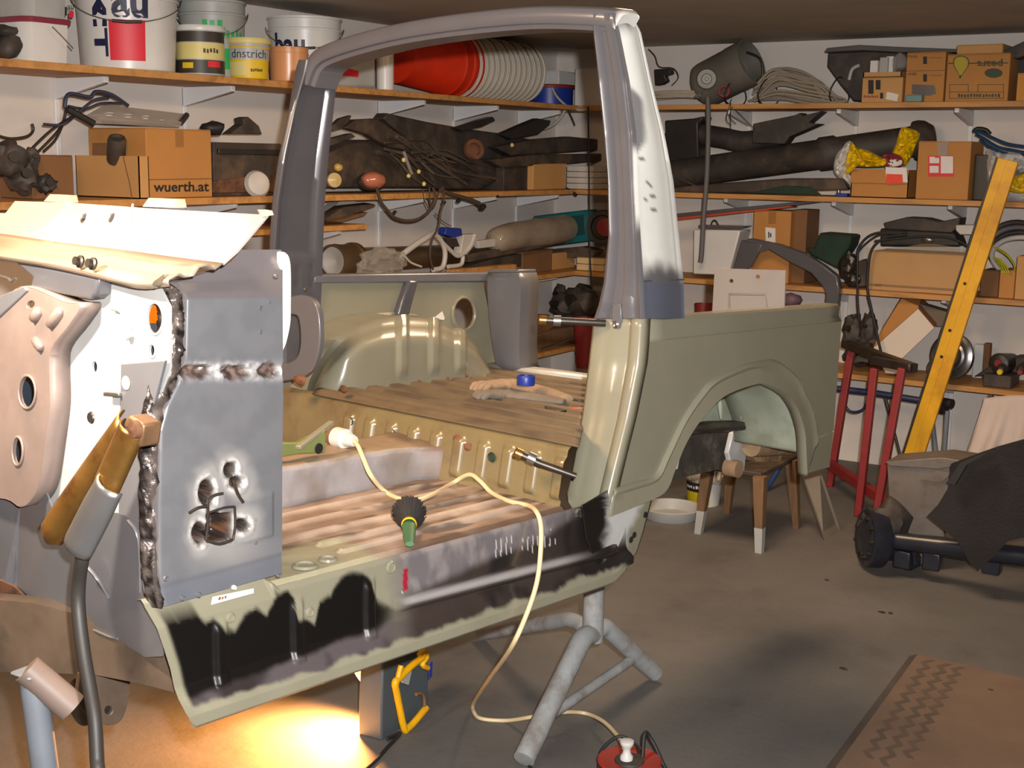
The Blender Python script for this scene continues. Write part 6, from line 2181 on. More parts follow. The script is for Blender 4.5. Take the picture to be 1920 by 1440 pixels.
# grey zinc can lying on its side
s = thing('zinc_can', 'grey zinc can lying on its side with a round cap, top shelf', 'can', K(1350, 190, .25))
M_zcan = mat('grey_zinc', S(122, 118, 108), .5, metal=.3, var=.12, sc=6)
a0, a1_ = K(1322, 160, .20), K(1404, 118, .24)
ax = (a1_ - a0).normalized()
ln = (a1_ - a0).length
build(MB().lathe(a0 - ax * .04, ax, [(0, 0), (.09, .0), (.125, .03), (.13, .06), (.13, ln * .8), (.133, ln * .82), (.133, ln + .06), (.125, ln + .06), (.12, ln * .82), (0, ln * .8)], 32), 'can_body', M_zcan, s, smooth=40)
fc = K(1325, 148, .385)
fd = (CAM - fc).normalized()
build(MB().lathe(fc, fd, [(0, -.05), (.058, -.05), (.058, 0), (.052, .008), (.03, .01), (.026, .004), (.012, .004), (.01, .012), (0, .012)], 28), 'round_cap', M_zcan, s, smooth=40)
build(MB().tube([K(1322, 160, .33), K(1312, 175, .38), K(1303, 183, .40)], .008, 8), 'spout_rod', M_zcan, s, smooth=60)
build(MB().tube(cr([K(1400, 98, .2), K(1425, 110, .2), K(1430, 140, .2), K(1420, 152, .2)], 4), .007, 8), 'bail_handle', M_dsteel, s, smooth=60)
# big cable bundle
s = thing('cable_bundle', 'big tied bundle of beige cable in the middle of the back top shelf', 'cable', K(1490, 192, .25))
rnd = random.Random(8)
for i in range(46):
    f = i / 45
    top = rnd.random()
    yc = lerp(184, 122 + 8 * rnd.random(), top)
    x0 = lerp(1408, 1430, top) + rnd.uniform(-10, 10); x1 = lerp(1590, 1552, top) + rnd.uniform(-18, 4)
    d = .10 + .26 * rnd.random() * (1 - .4 * top)
    y_end = lerp(190, 172, top * rnd.random())
    pts = [(x0, min(189, yc + 24)), (lerp(x0, x1, .25), yc + rnd.uniform(-4, 4)), (lerp(x0, x1, .6), yc + 8 + rnd.uniform(-4, 4)), (lerp(x0, x1, .85), yc + 24 * (.5 + top * .4)), (x1, min(189, y_end))]
    P = [K(x, y, d) for x, y in pts]
    P = [V((p.x, p.y, max(p.z, SZ[0] + .008))) for p in P]
    build(MB().tube(cr(P, 4), .0075, 6), 'cable_strand', M_wire, s, smooth=60)
for px in (1380, 1442, 1575):
    c = K(px, 162, .22)
    ring = [V((c.x + .012 * math.sin(a * 2), c.y - .16 * math.cos(a) * .9, SZ[0] + .07 + .075 * math.sin(a))) for a in [2 * PI * q / 12 for q in range(12)]]
    build(MB().tube(cr(ring, 2, True), .004, 6, True), 'tie', M_rubber, s, smooth=60)
single(MB().lathe(K(1358, 172, .34), (.3, -1, .2), [(.022, 0), (.034, 0), (.036, .006), (.034, .012), (.022, .012), (.022, 0)], 20), 'red_tape_roll', M_redp, 'small red tape roll between the zinc can and the cable bundle', 'tape', smooth=40)
# loose wire tails and hose hanging
s = thing('loose_wire_tails', 'dark wire tails hanging below the top shelf beside the grey hose', 'wire', K(1370, 210, .41))
for pts in ([(1372, 185), (1366, 205), (1362, 225), (1372, 235)], [(1370, 190), (1370, 215), (1370, 244)], [(1374, 200), (1368, 218), (1380, 232)], [(1378, 205), (1395, 222), (1416, 243)]):
    build(MB().tube(cr([K(x, y, .415) for x, y in pts], 4), .002, 6), 'wire_tail', M_rubber, s, smooth=60)
M_hose = mat('grey_hose', S(96, 92, 90), .6, var=.08)
single(MB().tube(cr([K(1327, 182, .42), K(1328, 230, .425), K(1326, 320, .43), K(1320, 400, .43), K(1317, 450, .435), K(1315, 480, .44), K(1313, 492, .44)], 5), .0145, 12), 'hanging_hose', M_hose, 'grey hose hanging from the top shelf down the back shelves', 'hose', smooth=60)
# dark folded sheet on top of things
s = thing('folded_tarpaulin', 'dark grey folded tarpaulin behind the printed cartons', 'tarpaulin', K(1650, 190, .14))
M_tarp = mat('dark_grey_sheet', S(84, 80, 76), .7, var=.15)
build(MB().prism(quad('k', [(1545, 98), (1550, 90), (1610, 84), (1690, 88), (1800, 92), (1800, 98), (1690, 98), (1615, 94)], .30), (0, .2, 0)), 'top_sheet', M_tarp, s, bevel=.004)
build(MB().prism(quad('k', [(1552, 98), (1615, 94), (1720, 98), (1720, 190), (1600, 190), (1575, 160), (1550, 125)], .18), (0, .1, 0)), 'folded_body', M_dblack, s, bevel=.01)
single(MB().tube(cr([K(1592, 150, .24), K(1598, 130, .24), K(1612, 122, .24)], 4), .01, 8), 'white_strap', M_greyw, 'pale strap end in front of the dark tarpaulin', 'strap', smooth=60)
# cartons
s, a, b = carton('k', 1616, 1692, 146, 0, .36, .22, 'small brown carton with black windows and a white label, top shelf', M_card2, yb=190, tape=False)
for x0, x1, y0, y1 in [(1628, 1638, 150, 176), (1642, 1651, 150, 168), (1650, 1656, 174, 185)]:
    sticker('k', [(x0, y0), (x1, y0), (x1, y1), (x0, y1)], .361, M_ink, s, 'printed_mark')
sticker('k', [(1663, 172), (1685, 177), (1682, 190), (1661, 186)], .362, M_paper, s)
marks(pfn('k', 1619, 178, 1647, 184, .361), 8, M_redp, s, 4)
zt1 = b.z + .004
s, a, b = carton('k', 1619, 1690, 135, zt1, .34, .2, 'open carton of parts stacked on the small brown carton', M_card2, yb=146, open_=True, flaps=False)
for i, (x0, x1, y0, y1, m) in enumerate([(1634, 1647, 114, 138, M_paper), (1652, 1666, 108, 134, M_greyw), (1664, 1676, 106, 132, M_paper), (1650, 1658, 118, 136, M_blue)]):
    pa, pb = K(x0, y0, .30 - .02 * i), K(x1, y1, .30 - .02 * i)
    single(MB().bb((pa.x, pa.y - .02, zt1 + .006), (pb.x, pa.y + .03, pa.z)), 'parts_packet', m, '%s packet sticking up in the open parts carton' % ['white left', 'grey middle', 'white right', 'blue'][i], 'packet', 'packets in the open parts carton', bevel=.003)
single(MB().blob(K(1686, 118, .25), (.05, .05, .05), .4, 7, 2), 'clear_bag', M_glass, 'small clear bag beside the open parts carton', 'bag', smooth=30)
s, a, b = carton('k', 1698, 1771, 99, 0, .35, .24, 'tall carton with small dark prints beside the pear carton', M_card, tape=False, yb=190)
build(MB().bb((a.x, a.y - .0012, lerp(a.z, b.z, .64) - .002), (b.x, a.y, lerp(a.z, b.z, .64) + .001)), 'seam', M_cardd, s)
for y0 in (100, 133):
    marks(pfn('k', 1702, y0 + 2, 1720, y0 + 9, .353), 6, M_cardd, s, y0)
    sticker('k', [(1731, y0 + 6), (1738, y0 + 6), (1738, y0 + 20), (1731, y0 + 20)], .353, M_ink, s, 'printed_mark')
    sticker('k', [(1742, y0 + 8), (1766, y0 + 8), (1766, y0 + 9), (1742, y0 + 9)], .353, M_cardd, s, 'printed_mark')
sticker('k', [(1710, 158), (1752, 160), (1755, 176), (1740, 180), (1710, 176)], .353, M_dkgrey, s, 'printed_mark')
single(MB().bb(K(1698, 178, .40) + V((0, 0, -.02)), K(1733, 178, .36) + V((0, 0, .015))), 'teal_packet', mat('pale_teal', S(96, 134, 130), .5), 'pale teal packet at the foot of the tall carton', 'packet', bevel=.004)
bpy.data.objects['teal_packet'].location.z = SZ[0] + .001
s, a, b = carton('k', 1774, 1892, 102, 0, .36, .26, 'wide carton printed upside down with a yellow pear', M_card, tape=False, yb=190)
d = .3612
sticker('k', [(1778, 118), (1890, 117), (1890, 119), (1778, 120)], d, M_grnink if False else mat('dark_green_print', S(52, 62, 40), .6), s, 'printed_line')
pear = cr([(1800, 143, 0), (1797, 136, 0), (1790, 124, 0), (1790, 112, 0), (1797, 107, 0), (1807, 107, 0), (1814, 112, 0), (1814, 124, 0), (1806, 136, 0)], 4, True)
M_dgp = MATS['dark_green_print']
build(MB().prism([K(1802 + (p.x - 1802) * 1.14, 124 + (p.y - 124) * 1.1, d + .0006) for p in pear], (0, -.0004, 0)), 'pear_outline', M_dgp, s, smooth=0)
build(MB().prism([K(p.x, p.y, d + .0016) for p in pear], (0, -.0004, 0)), 'pear_print', mat('pear_yellow', S(168, 150, 30), .6), s, smooth=0)
build(MB().tube([K(1801, 141, d + .002), K(1800, 147, d + .002)], .004, 6), 'pear_stem', M_dgp, s)
word('k', 'pears', 1832, 110, 1880, 124, d + .001, M_dgp, s, flip=True, bold=.02)
for x0, y0, x1, y1 in [(1780, 158, 1815, 159), (1833, 158, 1882, 159), (1780, 172, 1882, 173), (1780, 184, 1882, 185), (1780, 158, 1781, 185), (1881, 158, 1882, 185), (1815, 158, 1816, 173), (1833, 158, 1834, 173)]:
    sticker('k', [(x0, y0), (x1, y0), (x1, y1), (x0, y1)], d + .0004, M_dgp, s, 'printed_line')
build(MB().prism([K(x, y, d + .0006) for x, y in ell(1863, 137, 17, 9)], (0, -.0004, 0)), 'oval_stamp', M_dgp, s, smooth=0)
marks(pfn('k', 1795, 175, 1876, 183, d + .001), 14, M_dgp, s, 6)
zt2 = b.z + .005
carton('k', 1794, 1880, 84, zt2, .34, .2, 'flat carton lying on the wide pear carton', M_card2, tape=False, yb=102)
slab('k', [(1880, 96), (1935, 70), (1935, 100), (1905, 110), (1884, 108)], .30, .15, 'dark_car_mat', M_dblack, 'dark rubber car mat at the right end of the top shelf', 'mat')
carton('k', 1906, 1945, 138, 0, .35, .2, 'orange-brown carton at the right end of the top shelf', mat('orange_card', S(196, 138, 60), .8), tape=False, yb=190)
carton('k', 1896, 1930, 106, 0, .2, .15, 'dark carton in the gap right of the pear carton', M_dblack, tape=False, flaps=False, yb=190)

# ---------------- back wall, second shelf
slab('k', [(1246, 226), (1300, 222), (1318, 218), (1314, 228), (1308, 232), (1310, 300), (1250, 320)], .16, .14, 'battery_tray', M_black, 'black box-shaped battery tray right of the near hoop leg', 'tray', .008)
p = [K(x, y, .09) for x, y in [(1235, 275), (1300, 254), (1350, 258), (1400, 266), (1470, 250)]]
single(MB().tube(cr(p, 6), .062, 16), 'fat_hose', M_dblack, 'fat black hose curving along the back second shelf', 'hose', smooth=60)
bp0, bp1 = K(1240, 322, .26), K(1755, 260, .20)
s = thing('black_pipe', 'long thick black pipe lying along the back second shelf', 'pipe', V((bp0.x, bp0.y, SZ[1])))
q0 = V((K(1235, 320, .26).x, YB - .26, SZ[1] + .085)); q1 = V((K(1738, 262, .17).x, YB - .17, K(1738, 262, .17).z))
dd = (q1 - q0).normalized(); ln = (q1 - q0).length
build(MB().lathe(q0, dd, [(0, 0), (.08, 0), (.083, .03), (.083, ln * .62), (.094, ln * .63), (.094, ln * .68), (.083, ln * .69), (.083, ln * .96), (.09, ln * .965), (.09, ln), (.07, ln), (.07, ln - .03), (0, ln - .03)], 28), 'pipe', M_dblack, s, smooth=40)
build(MB().lathe(K(1733, 262, .16) - dd * .05, dd, [(0, 0), (.105, 0), (.107, .03), (.1, .06), (.07, .1), (0, .11)], 28), 'socket_end', M_brownblack, s, smooth=50)
slab('k', [(1412, 232), (1440, 226), (1490, 216), (1500, 211), (1504, 217), (1541, 208), (1535, 213), (1515, 230), (1536, 232), (1506, 245), (1480, 256), (1470, 270), (1410, 268)], .30, .10, 'torn_trim', M_dblack, 'ragged black trim with pointed ends lying over the pipe', 'trim', .004)
slab('k', [(1250, 352), (1340, 344), (1480, 334), (1580, 334), (1590, 356), (1400, 362), (1260, 363)], .385, .06, 'dark_lumber', M_brownblack, 'dark jumble of flat parts under the black pipe', 'car part', .01)
slab('k', [(1400, 362), (1470, 348), (1520, 350), (1540, 365)], .398, .012, 'green_cloth', M_green, 'dark green cloth lying in front of the black pipe', 'cloth', .01)
single(MB().tube([K(1264, 330, .36), K(1312, 352, .38)], .005, 8), 'bright_wire', M_steel, 'bright wire leaning against the pipe near the hoop leg', 'wire', smooth=60)
single(MB().lathe(K(1573, 355, .36), (0, -.3, 1), [(0, -.02), (.010, -.02), (.010, .01), (.004, .02), (0, .02)], 14), 'spark_plug', M_steel, 'small bright spark plug in front of the yellow bag', 'spark plug', smooth=40)
c_ = bpy.data.objects['spark_plug']; c_.location.z = SZ[1] + .001
single(MB().bb(K(1567, 366, .38), K(1594, 360, .33)), 'blue_packet', M_blue, 'small blue packet by the foot of the yellow bag carton', 'packet', bevel=.003)
bpy.data.objects['blue_packet'].location.z = SZ[1] + .001
s1, a1, b1 = carton('k', 1596, 1703, 318, 1, .37, .24, 'low carton with a red and white label under the yellow bag', M_card, tape=False, yb=370, open_=True)
d = a1.y
dd_ = YB - a1.y + .001
fl1 = bpy.data.objects
sticker('k', [(1660, 313), (1700, 315), (1702, 342), (1662, 340)], .394, M_paper, s1)
sticker('k', [(1662, 326), (1692, 327), (1693, 344), (1661, 345)], .396, mat('vermilion_print', S(216, 66, 40), .6), s1, lab='red label')
# yellow bag stuffed in it
M_ybag = mat('glossy_yellow_bag', S(222, 186, 14), .22, var=.12, sc=8, coat=.4, bump=.5, bsc=25)
s = thing('yellow_bag', 'crumpled yellow plastic bag in the low labelled carton', 'bag', (((a1 + b1) / 2).x, ((a1 + b1) / 2).y, a1.z + .01))


def crumple(pts, d, bul, name, m, par, seed):
    """a crumpled pillow over a pixel outline"""
    c = (sum(p[0] for p in pts) / len(pts), sum(p[1] for p in pts) / len(pts))
    ring = cr([(x, y, 0) for x, y in pts], 6, True)
    n = len(ring)
    mb = MB()
    rows = []
    for side in (1, -1):
        rws = []
        for f in (1.0, .88, .74, .6, .45, .3, .15, .02):
            row = []
            for p in ring:
                x, y = lerp(c[0], p.x, f), lerp(c[1], p.y, f)
                bl = bul * math.sqrt(max(0, 1 - f * f)) * (1 + .9 * noise.noise(V((x * .16, y * .16, seed))) + .5 * noise.noise(V((x * .4, y * .4, seed)))) * side
                row.append(K(x, y, d + bl))
            rws.append(row)
        mb.loft(rws, wrap=True)
    return build(mb, name, m, par, smooth=28)


crumple([(1596, 266), (1606, 275), (1630, 283), (1652, 294), (1668, 300), (1660, 312), (1630, 314), (1600, 315), (1588, 330), (1582, 318), (1586, 290)], .36, .06, 'bag_body', M_ybag, s, 1)
crumple([(1690, 240), (1706, 241), (1722, 248), (1724, 258), (1708, 296), (1698, 310), (1680, 306), (1672, 292), (1680, 268)], .34, .05, 'bag_neck', M_ybag, s, 2)
crumple([(1592, 264), (1598, 275), (1592, 310), (1598, 345), (1580, 340), (1564, 322), (1566, 296), (1578, 278)], .33, .045, 'white_lining', M_white, s, 3)
crumple([(1655, 290), (1680, 288), (1694, 298), (1690, 312), (1664, 316), (1656, 304)], .375, .03, 'red_print', M_maroon, s, 4)
crumple([(1664, 300), (1690, 300), (1688, 310), (1668, 312)], .40, .01, 'white_print', M_paper, s, 5)
s, a, b = carton('k', 1719, 1818, 266, 1, .38, .26, 'square carton with a red bordered label and torn tape', M_card, yb=373)
a_, b_ = rng('k', 1818, 1840, 266, 1, .36, .22, 373)
d = .3812
sticker('k', [(1740, 292), (1788, 291), (1789, 331), (1740, 331)], d, M_red, s, lab='red border label')
for q in [[(1743, 294), (1753, 294), (1753, 306), (1743, 306)], [(1743, 311), (1760, 311), (1760, 324), (1743, 324)], [(1764, 293), (1787, 293), (1787, 325), (1764, 325)], [(1753, 296), (1761, 296), (1761, 306), (1753, 306)]]:
    sticker('k', q, d + .0008, M_paper, s)
build(MB().prism(quad('k', [(1757, 268), (1778, 266), (1776, 292), (1760, 294)], d + .0004), (0, -.0004, 0)), 'torn_tape', M_glass, s, smooth=0)
carton('k', 1826, 1852, 290, 1, .30, .2, 'dark object behind the square labelled carton', M_black, tape=False, flaps=False, yb=370, name='dark_case')
s = thing('blue_strap', 'blue webbing strap draped over the white sack', 'strap', K(1870, 280, .3))
M_bw = mat('blue_webbing', S(26, 64, 98), .7, var=.15)
for i, pts in enumerate([[(1826, 246), (1840, 248), (1860, 258), (1890, 270), (1930, 276)], [(1830, 252), (1848, 262), (1872, 276), (1900, 282), (1930, 288)], [(1838, 262), (1856, 276), (1885, 288), (1930, 292)]]):
    build(MB().tube(cr([K(x, y, .36 - .03 * i) for x, y in pts], 5), .016, 8, flat=.5), 'webbing', M_bw, s, smooth=60)
build(MB().tube(cr([K(x, y, .34) for x, y in [(1826, 248), (1832, 242), (1848, 244), (1856, 252)]], 4), .012, 8), 'buckle', M_black, s, smooth=60)
s = thing('white_sack', 'white crumpled sack at the right end of the back second shelf', 'sack', V((K(1890, 330, .25).x, YB - .25, SZ[1])))
crumple([(1850, 282), (1880, 284), (1930, 290), (1945, 330), (1935, 376), (1860, 376), (1846, 370), (1850, 340)], .28, .10, 'sack_body', M_white, s, 6)
crumple([(1886, 340), (1925, 325), (1940, 345), (1925, 362), (1890, 358)], .40, .03, 'yellow_print', M_yel, s, 7)

# ---------------- back wall, third shelf
s = thing('long_bar', 'long flat grey and red bar lying across brackets under the second shelf', 'bar', K(1400, 395, .3))
build(MB().prism(quad('k', [(1262, 401), (1560, 372), (1560, 376), (1480, 386), (1262, 408)], .36), (0, .08, 0)), 'grey_face', M_dkgrey, s, bevel=.002)
build(MB().prism(quad('k', [(1262, 408), (1480, 386), (1490, 388), (1262, 414)], .355), (0, .07, 0)), 'red_edge', mat('rust_red_paint', S(168, 70, 40), .5, var=.1), s, bevel=.002)
a, b = rng('k', 1300, 1386, 432, 2, .36, .06, 518)
s = thing('white_canister', 'white tapered canister standing behind the grey hose', 'canister', ((a.x + b.x) / 2, YB - .3, a.z))
build(MB().prism([K(1300, 430, .36), K(1388, 432, .36), K(1366, 516, .36), K(1299, 514, .36)], (0, .16, 0)), 'body', M_white, s, bevel=.008)
build(MB().tube(cr([K(1333, 424, .3), K(1336, 415, .3), K(1342, 414, .3), K(1347, 422, .3)], 4), .005, 8), 'ring', M_dsteel, s, smooth=60)
build(MB().prism(quad('k', [(1310, 422), (1398, 424), (1390, 428), (1310, 427)], .34), (0, .1, 0)), 'flat_bar', M_dkgrey, s)
s, a, b = carton('k', 1412, 1482, 396, 2, .34, .24, 'upright brown carton with a white strip label, third shelf', M_card, yb=470)
sticker('k', [(1435, 426), (1454, 428), (1454, 461), (1436, 459)], .342, M_paper, s)
marks(pfn('k', 1440, 434, 1447, 447, .3435), 2, M_ink, s, 4)
carton('k', 1484, 1512, 394, 2, .28, .2, 'dark side carton behind the upright brown one', M_cardd, tape=False, yb=470)
# dismantled grey side window frame leaning in front of the shelf
s = thing('grey_frame_part', 'bent dark grey body pillar leaning on the third shelf', 'car part', K(1480, 560, .46))
rows = []
for (x0, y0, x1, y1) in [(1372, 518, 1400, 448), (1395, 482, 1408, 447), (1440, 468, 1462, 458), (1480, 492, 1510, 476), (1520, 512, 1545, 498), (1540, 535, 1570, 518), (1548, 552, 1574, 540), (1544, 590, 1570, 585)]:
    p, q = K(x0, y0, .46), K(x1, y1, .46)
    rows.append([p, q, q + V((0, .05, 0)), p + V((0, .05, 0))])
build(MB().loft(rows, wrap=True, cap=True), 'pillar', M_dkgrey, s, bevel=.008, smooth=30)
build(MB().prism(quad('k', [(1390, 450), (1430, 458), (1408, 500), (1368, 522), (1384, 470)], .462), (0, .04, 0)), 'gusset', M_dkgrey, s, bevel=.006)
# beige plate standing in the tub
pv = .9
pl4 = [car(x, y, u=1.22) for x, y in [(1340, 503), (1473, 507), (1468, 600), (1334, 605)]]
s = thing('beige_plate', 'flat beige steel plate standing behind the quarter panel', 'plate', pl4[3])
ctrp = sum(pl4, V()) / 4
pfn = lambda a_, b_: car(a_, b_, u=1.20)
build(MB().plate([(1340, 503), (1473, 507), (1468, 640), (1332, 645)], [ell(1421, 519, 4, 4), ell(1371, 527, 4, 4)], pfn, UA * .006), 'plate', mat('beige_steel', S(152, 142, 134), .5, var=.06), s)
build(MB().tube([pfn(1368, 578) - UA * .003, pfn(1368, 551) - UA * .003, pfn(1436, 552) - UA * .003, pfn(1438, 575) - UA * .003], .004, 6), 'pressed_line', MATS['beige_steel'], s, smooth=60)
s, c, r, h = pail('k', 1318, 18, 569, 3, .3, 'red pot on the lowest shelf just behind the quarter panel', M_redp, name='red_pot', cat='pot', handle=False, rim=False)
single(MB().blob(K(1483, 562, .40), (.06, .05, .04), .3, 8, 2), 'purple_cap', mat('dusty_mauve', S(96, 74, 84), .6), 'dull mauve round cap behind the tail of the quarter panel', 'cap', smooth=60)
slab('k', [(1510, 465), (1526, 464), (1535, 440), (1536, 436), (1590, 440), (1598, 442), (1592, 462), (1580, 480), (1572, 505), (1520, 478)], .3, .16, 'green_bag', M_green, 'dark green bag on the third shelf', 'bag', .015)
heap('k', [(1590, 500, 16, 26), (1600, 525, 14, 14)], .3, 2, 'fuel_pump', M_dsteel, 'small metal fuel pump right of the dark green bag')
slab('k', [(1602, 493), (1618, 486), (1625, 488), (1626, 536), (1602, 538)], .3, .12, 'brown_block', M_brownblack, 'dark brown block beside the metal fuel pump', 'block')
# big wrapped tan carton
s, a, b = carton('k', 1630, 1806, 476, 2, .36, .28, 'wide tan carton wrapped in clear foil, third shelf', M_card2, tape=False, yb=550)
mb = MB()
fnw = lambda s_, t_: K(lerp(1626, 1822, s_), lerp(548, 462, t_) + 5 * math.sin(s_ * 8) * t_, .366 + .012 * noise.noise(V((s_ * 6, t_ * 3, 1))))
mb.grid(40, 14, fnw)
build(mb, 'foil_wrap', mat('clear_foil', S(206, 180, 140), .12, var=.05, alpha=.22), s, smooth=60)
build(MB().bb((a.x, a.y - .002, lerp(a.z, b.z, .10)), (b.x, a.y, lerp(a.z, b.z, .16))), 'dark_edge', M_cardd, s)
slab('k', [(1656, 418), (1700, 407), (1735, 409), (1760, 416), (1800, 408), (1797, 424), (1780, 440), (1700, 438), (1660, 430)], .22, .14, 'rubber_gaiter', M_dblack, 'dark folded rubber gaiter on top of the foil-wrapped carton', 'gaiter', .006)
slab('k', [(1650, 428), (1790, 436), (1800, 462), (1650, 462)], .24, .16, 'black_tray', M_black, 'black shiny tray beneath the rubber gaiter', 'tray', .01)
single(MB().blob(K(1740, 450, .36), (.035, .02, .02), .2, 2, 2), 'foil_knot', M_steel, 'bright crumpled foil knot on the black tray', 'foil', smooth=40)
s = thing('black_cable_loop', 'black cables looping down from the black tray past the shelf', 'cable', K(1620, 600, .42))
for pts, r_ in [([(1700, 440), (1660, 446), (1636, 466), (1628, 500), (1626, 540), (1634, 580), (1645, 630), (1652, 660)], .0075), ([(1690, 438), (1650, 440), (1620, 460), (1605, 480)], .006), ([(1700, 436), (1640, 438), (1612, 462), (1608, 500), (1608, 560), (1611, 600)], .007), ([(1640, 452), (1720, 444), (1780, 446), (1820, 464)], .006)]:
    build(MB().tube(cr([K(x, y, .425) for x, y in pts], 6), r_, 8), 'cable', M_rubber, s, smooth=60)
slab('k', [(1792, 422), (1838, 422), (1838, 440), (1800, 440), (1792, 432)], .26, .1, 'clear_box', M_pb, 'pale flat packet right of the rubber gaiter', 'packet', .004)
s = thing('yellow_green_wire', 'bunch of yellow-green earth wire behind the straightedge', 'wire', K(1880, 500, .34))
M_yg = mat('yellow_green_wire', S(178, 176, 30), .5)
rnd = random.Random(4)
for i in range(7):
    pts = [(1862 + i * 3, 462 + i * 2), (1885 + i * 2, 474 + i * 3), (1900 + i, 492 + i * 3), (1904 - i, 508)] if i < 3 else [(1850 + i * 4, 478 + i), (1862 + i * 4, 498), (1868 + i * 4, 512)]
    build(MB().tube(cr([K(x, y, .33 + .01 * i) for x, y in pts], 4), .0035, 6), 'strand', M_yg, s, smooth=60)
carton('k', 1838, 1872, 508, 2, .33, .2, 'small dark carton right of the straightedge, third shelf', M_cardd, tape=False, yb=565)
carton('k', 1873, 1902, 508, 2, .36, .22, 'small tan carton at the right of the third shelf', M_card, tape=False, yb=565)
carton('k', 1904, 1950, 482, 2, .37, .24, 'tall tan carton cut by the right edge of the third shelf', M_card2, tape=False, yb=570)
s = thing('wheel_arch_hose', 'coiled grey hose and fittings at the right end of the third shelf', 'hose', K(1900, 480, .2))
for i in range(4):
    c = K(1904 + i * 3, 464 + i * 6, .18 + .03 * i)
    ring = [c + V((math.cos(a) * .14, 0.02 * math.sin(a * 2), math.sin(a) * (.13 - .01 * i))) for a in [2 * PI * q / 12 for q in range(12)]]
    build(MB().tube(cr(ring, 3, True), .014, 8, True), 'hose_turn', [M_dblack, M_hose, M_dblack, M_pb][i], s, smooth=60)

# ---------------- back wall, lowest shelf
heap('k', [(1600, 620, 20, 32), (1630, 615, 16, 28), (1615, 660, 34, 26), (1640, 650, 18, 18)], .28, 3, 'engine_part', M_dblack, 'dark oily engine parts behind the red trestle')
s = thing('tilted_carton', 'white-faced carton tilted on the lowest shelf', 'box', K(1690, 672, .3))
fr_ = quad('k', [(1637, 653), (1722, 578), (1753, 614), (1690, 674)], .34)
build(MB().prism(fr_, (-.02, .16, .04)), 'box_body', M_cardd, s, bevel=.003)
build(MB().prism([lerp(p, sum(fr_, V()) / 4, .02) + V((0, -.001, 0)) for p in fr_], (0, -.001, 0)), 'white_face', mat('cream_board', S(212, 198, 180), .7, var=.03), s, smooth=0)
build(MB().prism(quad('k', [(1690, 560), (1722, 574), (1722, 578), (1637, 653), (1650, 625)], .335), (-.02, .12, .03)), 'brown_side', M_card, s, bevel=.002)
build(MB().prism(quad('k', [(1694, 561), (1775, 585), (1790, 612), (1756, 612), (1724, 578)], .28), (0, .1, .0)), 'grey_back', mat('greyish_card', S(110, 96, 80), .8), s, bevel=.002)
c = K(1786, 668, .24)
rr_ = 44 / F * depth(c)
c.z = max(c.z, SZ[3] + rr_ + .002)
s = thing('hub_cap', 'shiny round hubcap leaning on the lowest shelf behind the straightedge', 'hubcap', V((c.x, c.y, SZ[3])))
nd = V((-.25, -1, .12)).normalized()
build(MB().lathe(c, nd, [(rr_, 0), (rr_ * .98, .02), (rr_ * .88, .026), (rr_ * .84, .012), (rr_ * .70, .02), (rr_ * .66, .03), (rr_ * .62, .014), (rr_ * .5, .02), (rr_ * .46, .05), (rr_ * .42, .055), (rr_ * .3, .045), (rr_ * .28, .06), (0, .062)], 44), 'disc', M_steel, s, smooth=40)
c2 = K(1762, 664, .36); r2 = 23 / F * depth(c2)
s2 = thing('headlamp_ring', 'smaller chrome ring in front of the hubcap on the lowest shelf', 'ring', V((c2.x, c2.y, SZ[3])))
c2.z = SZ[3] + r2 + .003
build(MB().lathe(c2, nd, [(r2, 0), (r2, .01), (r2 * .86, .016), (r2 * .7, .004), (r2 * .5, .01), (r2 * .3, .0), (0, 0)], 32), 'ring', M_steel, s2, smooth=40)
c3 = K(1815, 650, .14)
carton('k', 1826, 1844, 646, 3, .10, .05, 'small white packet beside the hubcap', M_white, tape=False, flaps=False, yb=668, name='white_packet')
carton('k', 1844, 1856, 644, 3, .10, .05, 'narrow brown packet beside the white one', M_cardd, tape=False, flaps=False, yb=668, name='brown_packet')
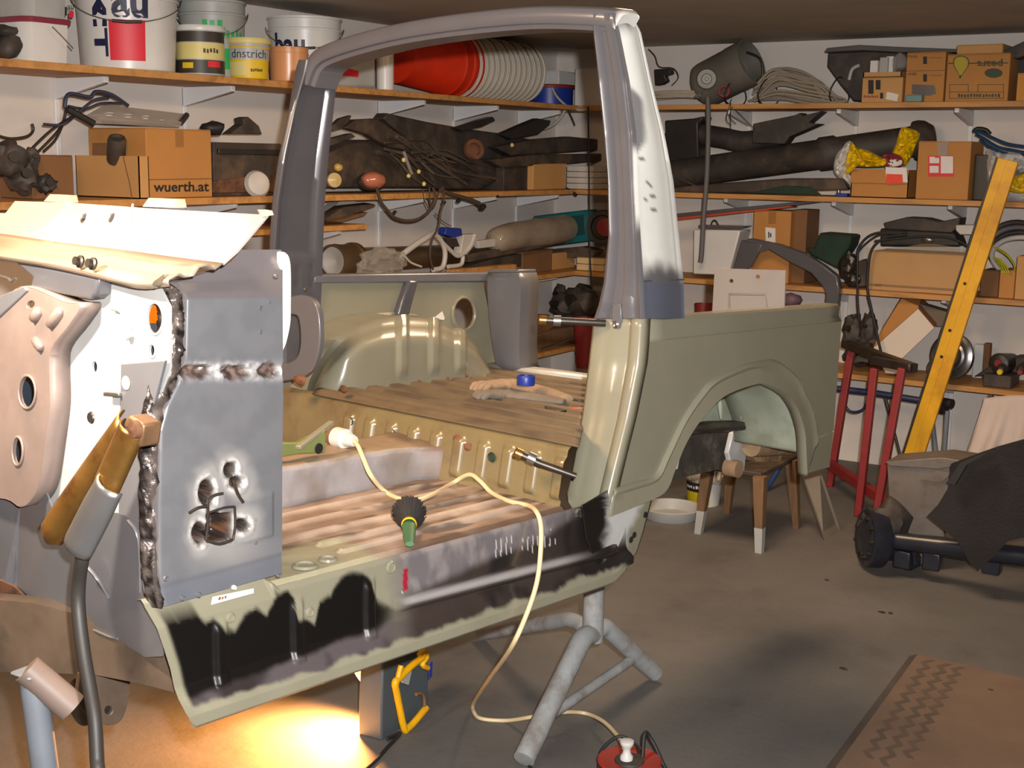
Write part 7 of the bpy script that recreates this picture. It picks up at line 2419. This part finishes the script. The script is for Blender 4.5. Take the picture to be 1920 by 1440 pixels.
c = K(1874, 664, .30); r_ = 19 / F * depth(c)
s = thing('grease_gun', 'black cylinder with a red centre lying on the lowest shelf', 'cylinder', V((c.x, c.y, SZ[3])))
c.z = SZ[3] + r_ * 2.3
build(MB().lathe(c, (-.2, -1, .1), [(0, -.15), (r_, -.15), (r_, 0), (r_ * .8, .008), (0, .008)], 26), 'body', M_black, s, smooth=40)
build(MB().lathe(c + V((-.002, -.011, .001)), (-.2, -1, .1), [(0, .004), (r_ * .35, .004), (r_ * .4, 0)], 16), 'red_centre', M_redp, s)
build(MB().bb((c.x - .06, c.y - .06, SZ[3] + .001), (c.x + .08, c.y + .14, SZ[3] + r_ * 1.3)), 'stand', M_dblack, s, bevel=.006)
for i, (px, py, m, lab) in enumerate([(1874, 698, M_yel, 'yellow bottle cap pointing forward on the lowest shelf'), (1912, 698, M_redp, 'dull red bottle cap pointing forward at the right end')]):
    c = K(px, py, .37); c.z = max(c.z, SZ[3] + .014)
    s = thing('spray_bottle', lab, 'bottle', V((c.x, c.y, SZ[3])), 'bottles lying on the lowest shelf')
    build(MB().lathe(c, (0, 1, 0), [(0, 0), (.013, 0), (.015, .004), (.015, .02), (0, .02)], 18), 'cap', m, s, smooth=40)
    build(MB().lathe(c + V((0, .02, .012)), (0, 1, 0), [(0, 0), (.012, 0), (.028, .03), (.028, .16), (0, .16)], 18), 'body', M_dblack, s, smooth=40)
slab('k', [(1826, 706), (1850, 690), (1880, 672), (1890, 676), (1866, 692), (1860, 704)], .30, .04, 'chrome_lever', M_dsteel, 'dark bent lever with a bright edge on the lowest shelf', 'lever')
slab('k', [(1886, 686), (1905, 668), (1935, 666), (1940, 700), (1895, 704)], .22, .1, 'brown_flask', M_brownblack, 'brown flask behind the coloured caps', 'flask', .02)
slab('k', [(1655, 690), (1668, 676), (1680, 680), (1676, 688), (1690, 692), (1700, 682), (1706, 690), (1684, 702), (1660, 700)], .34, .03, 'white_hook', M_pb, 'pale hooked clip on the lowest shelf above the trestle', 'clip')
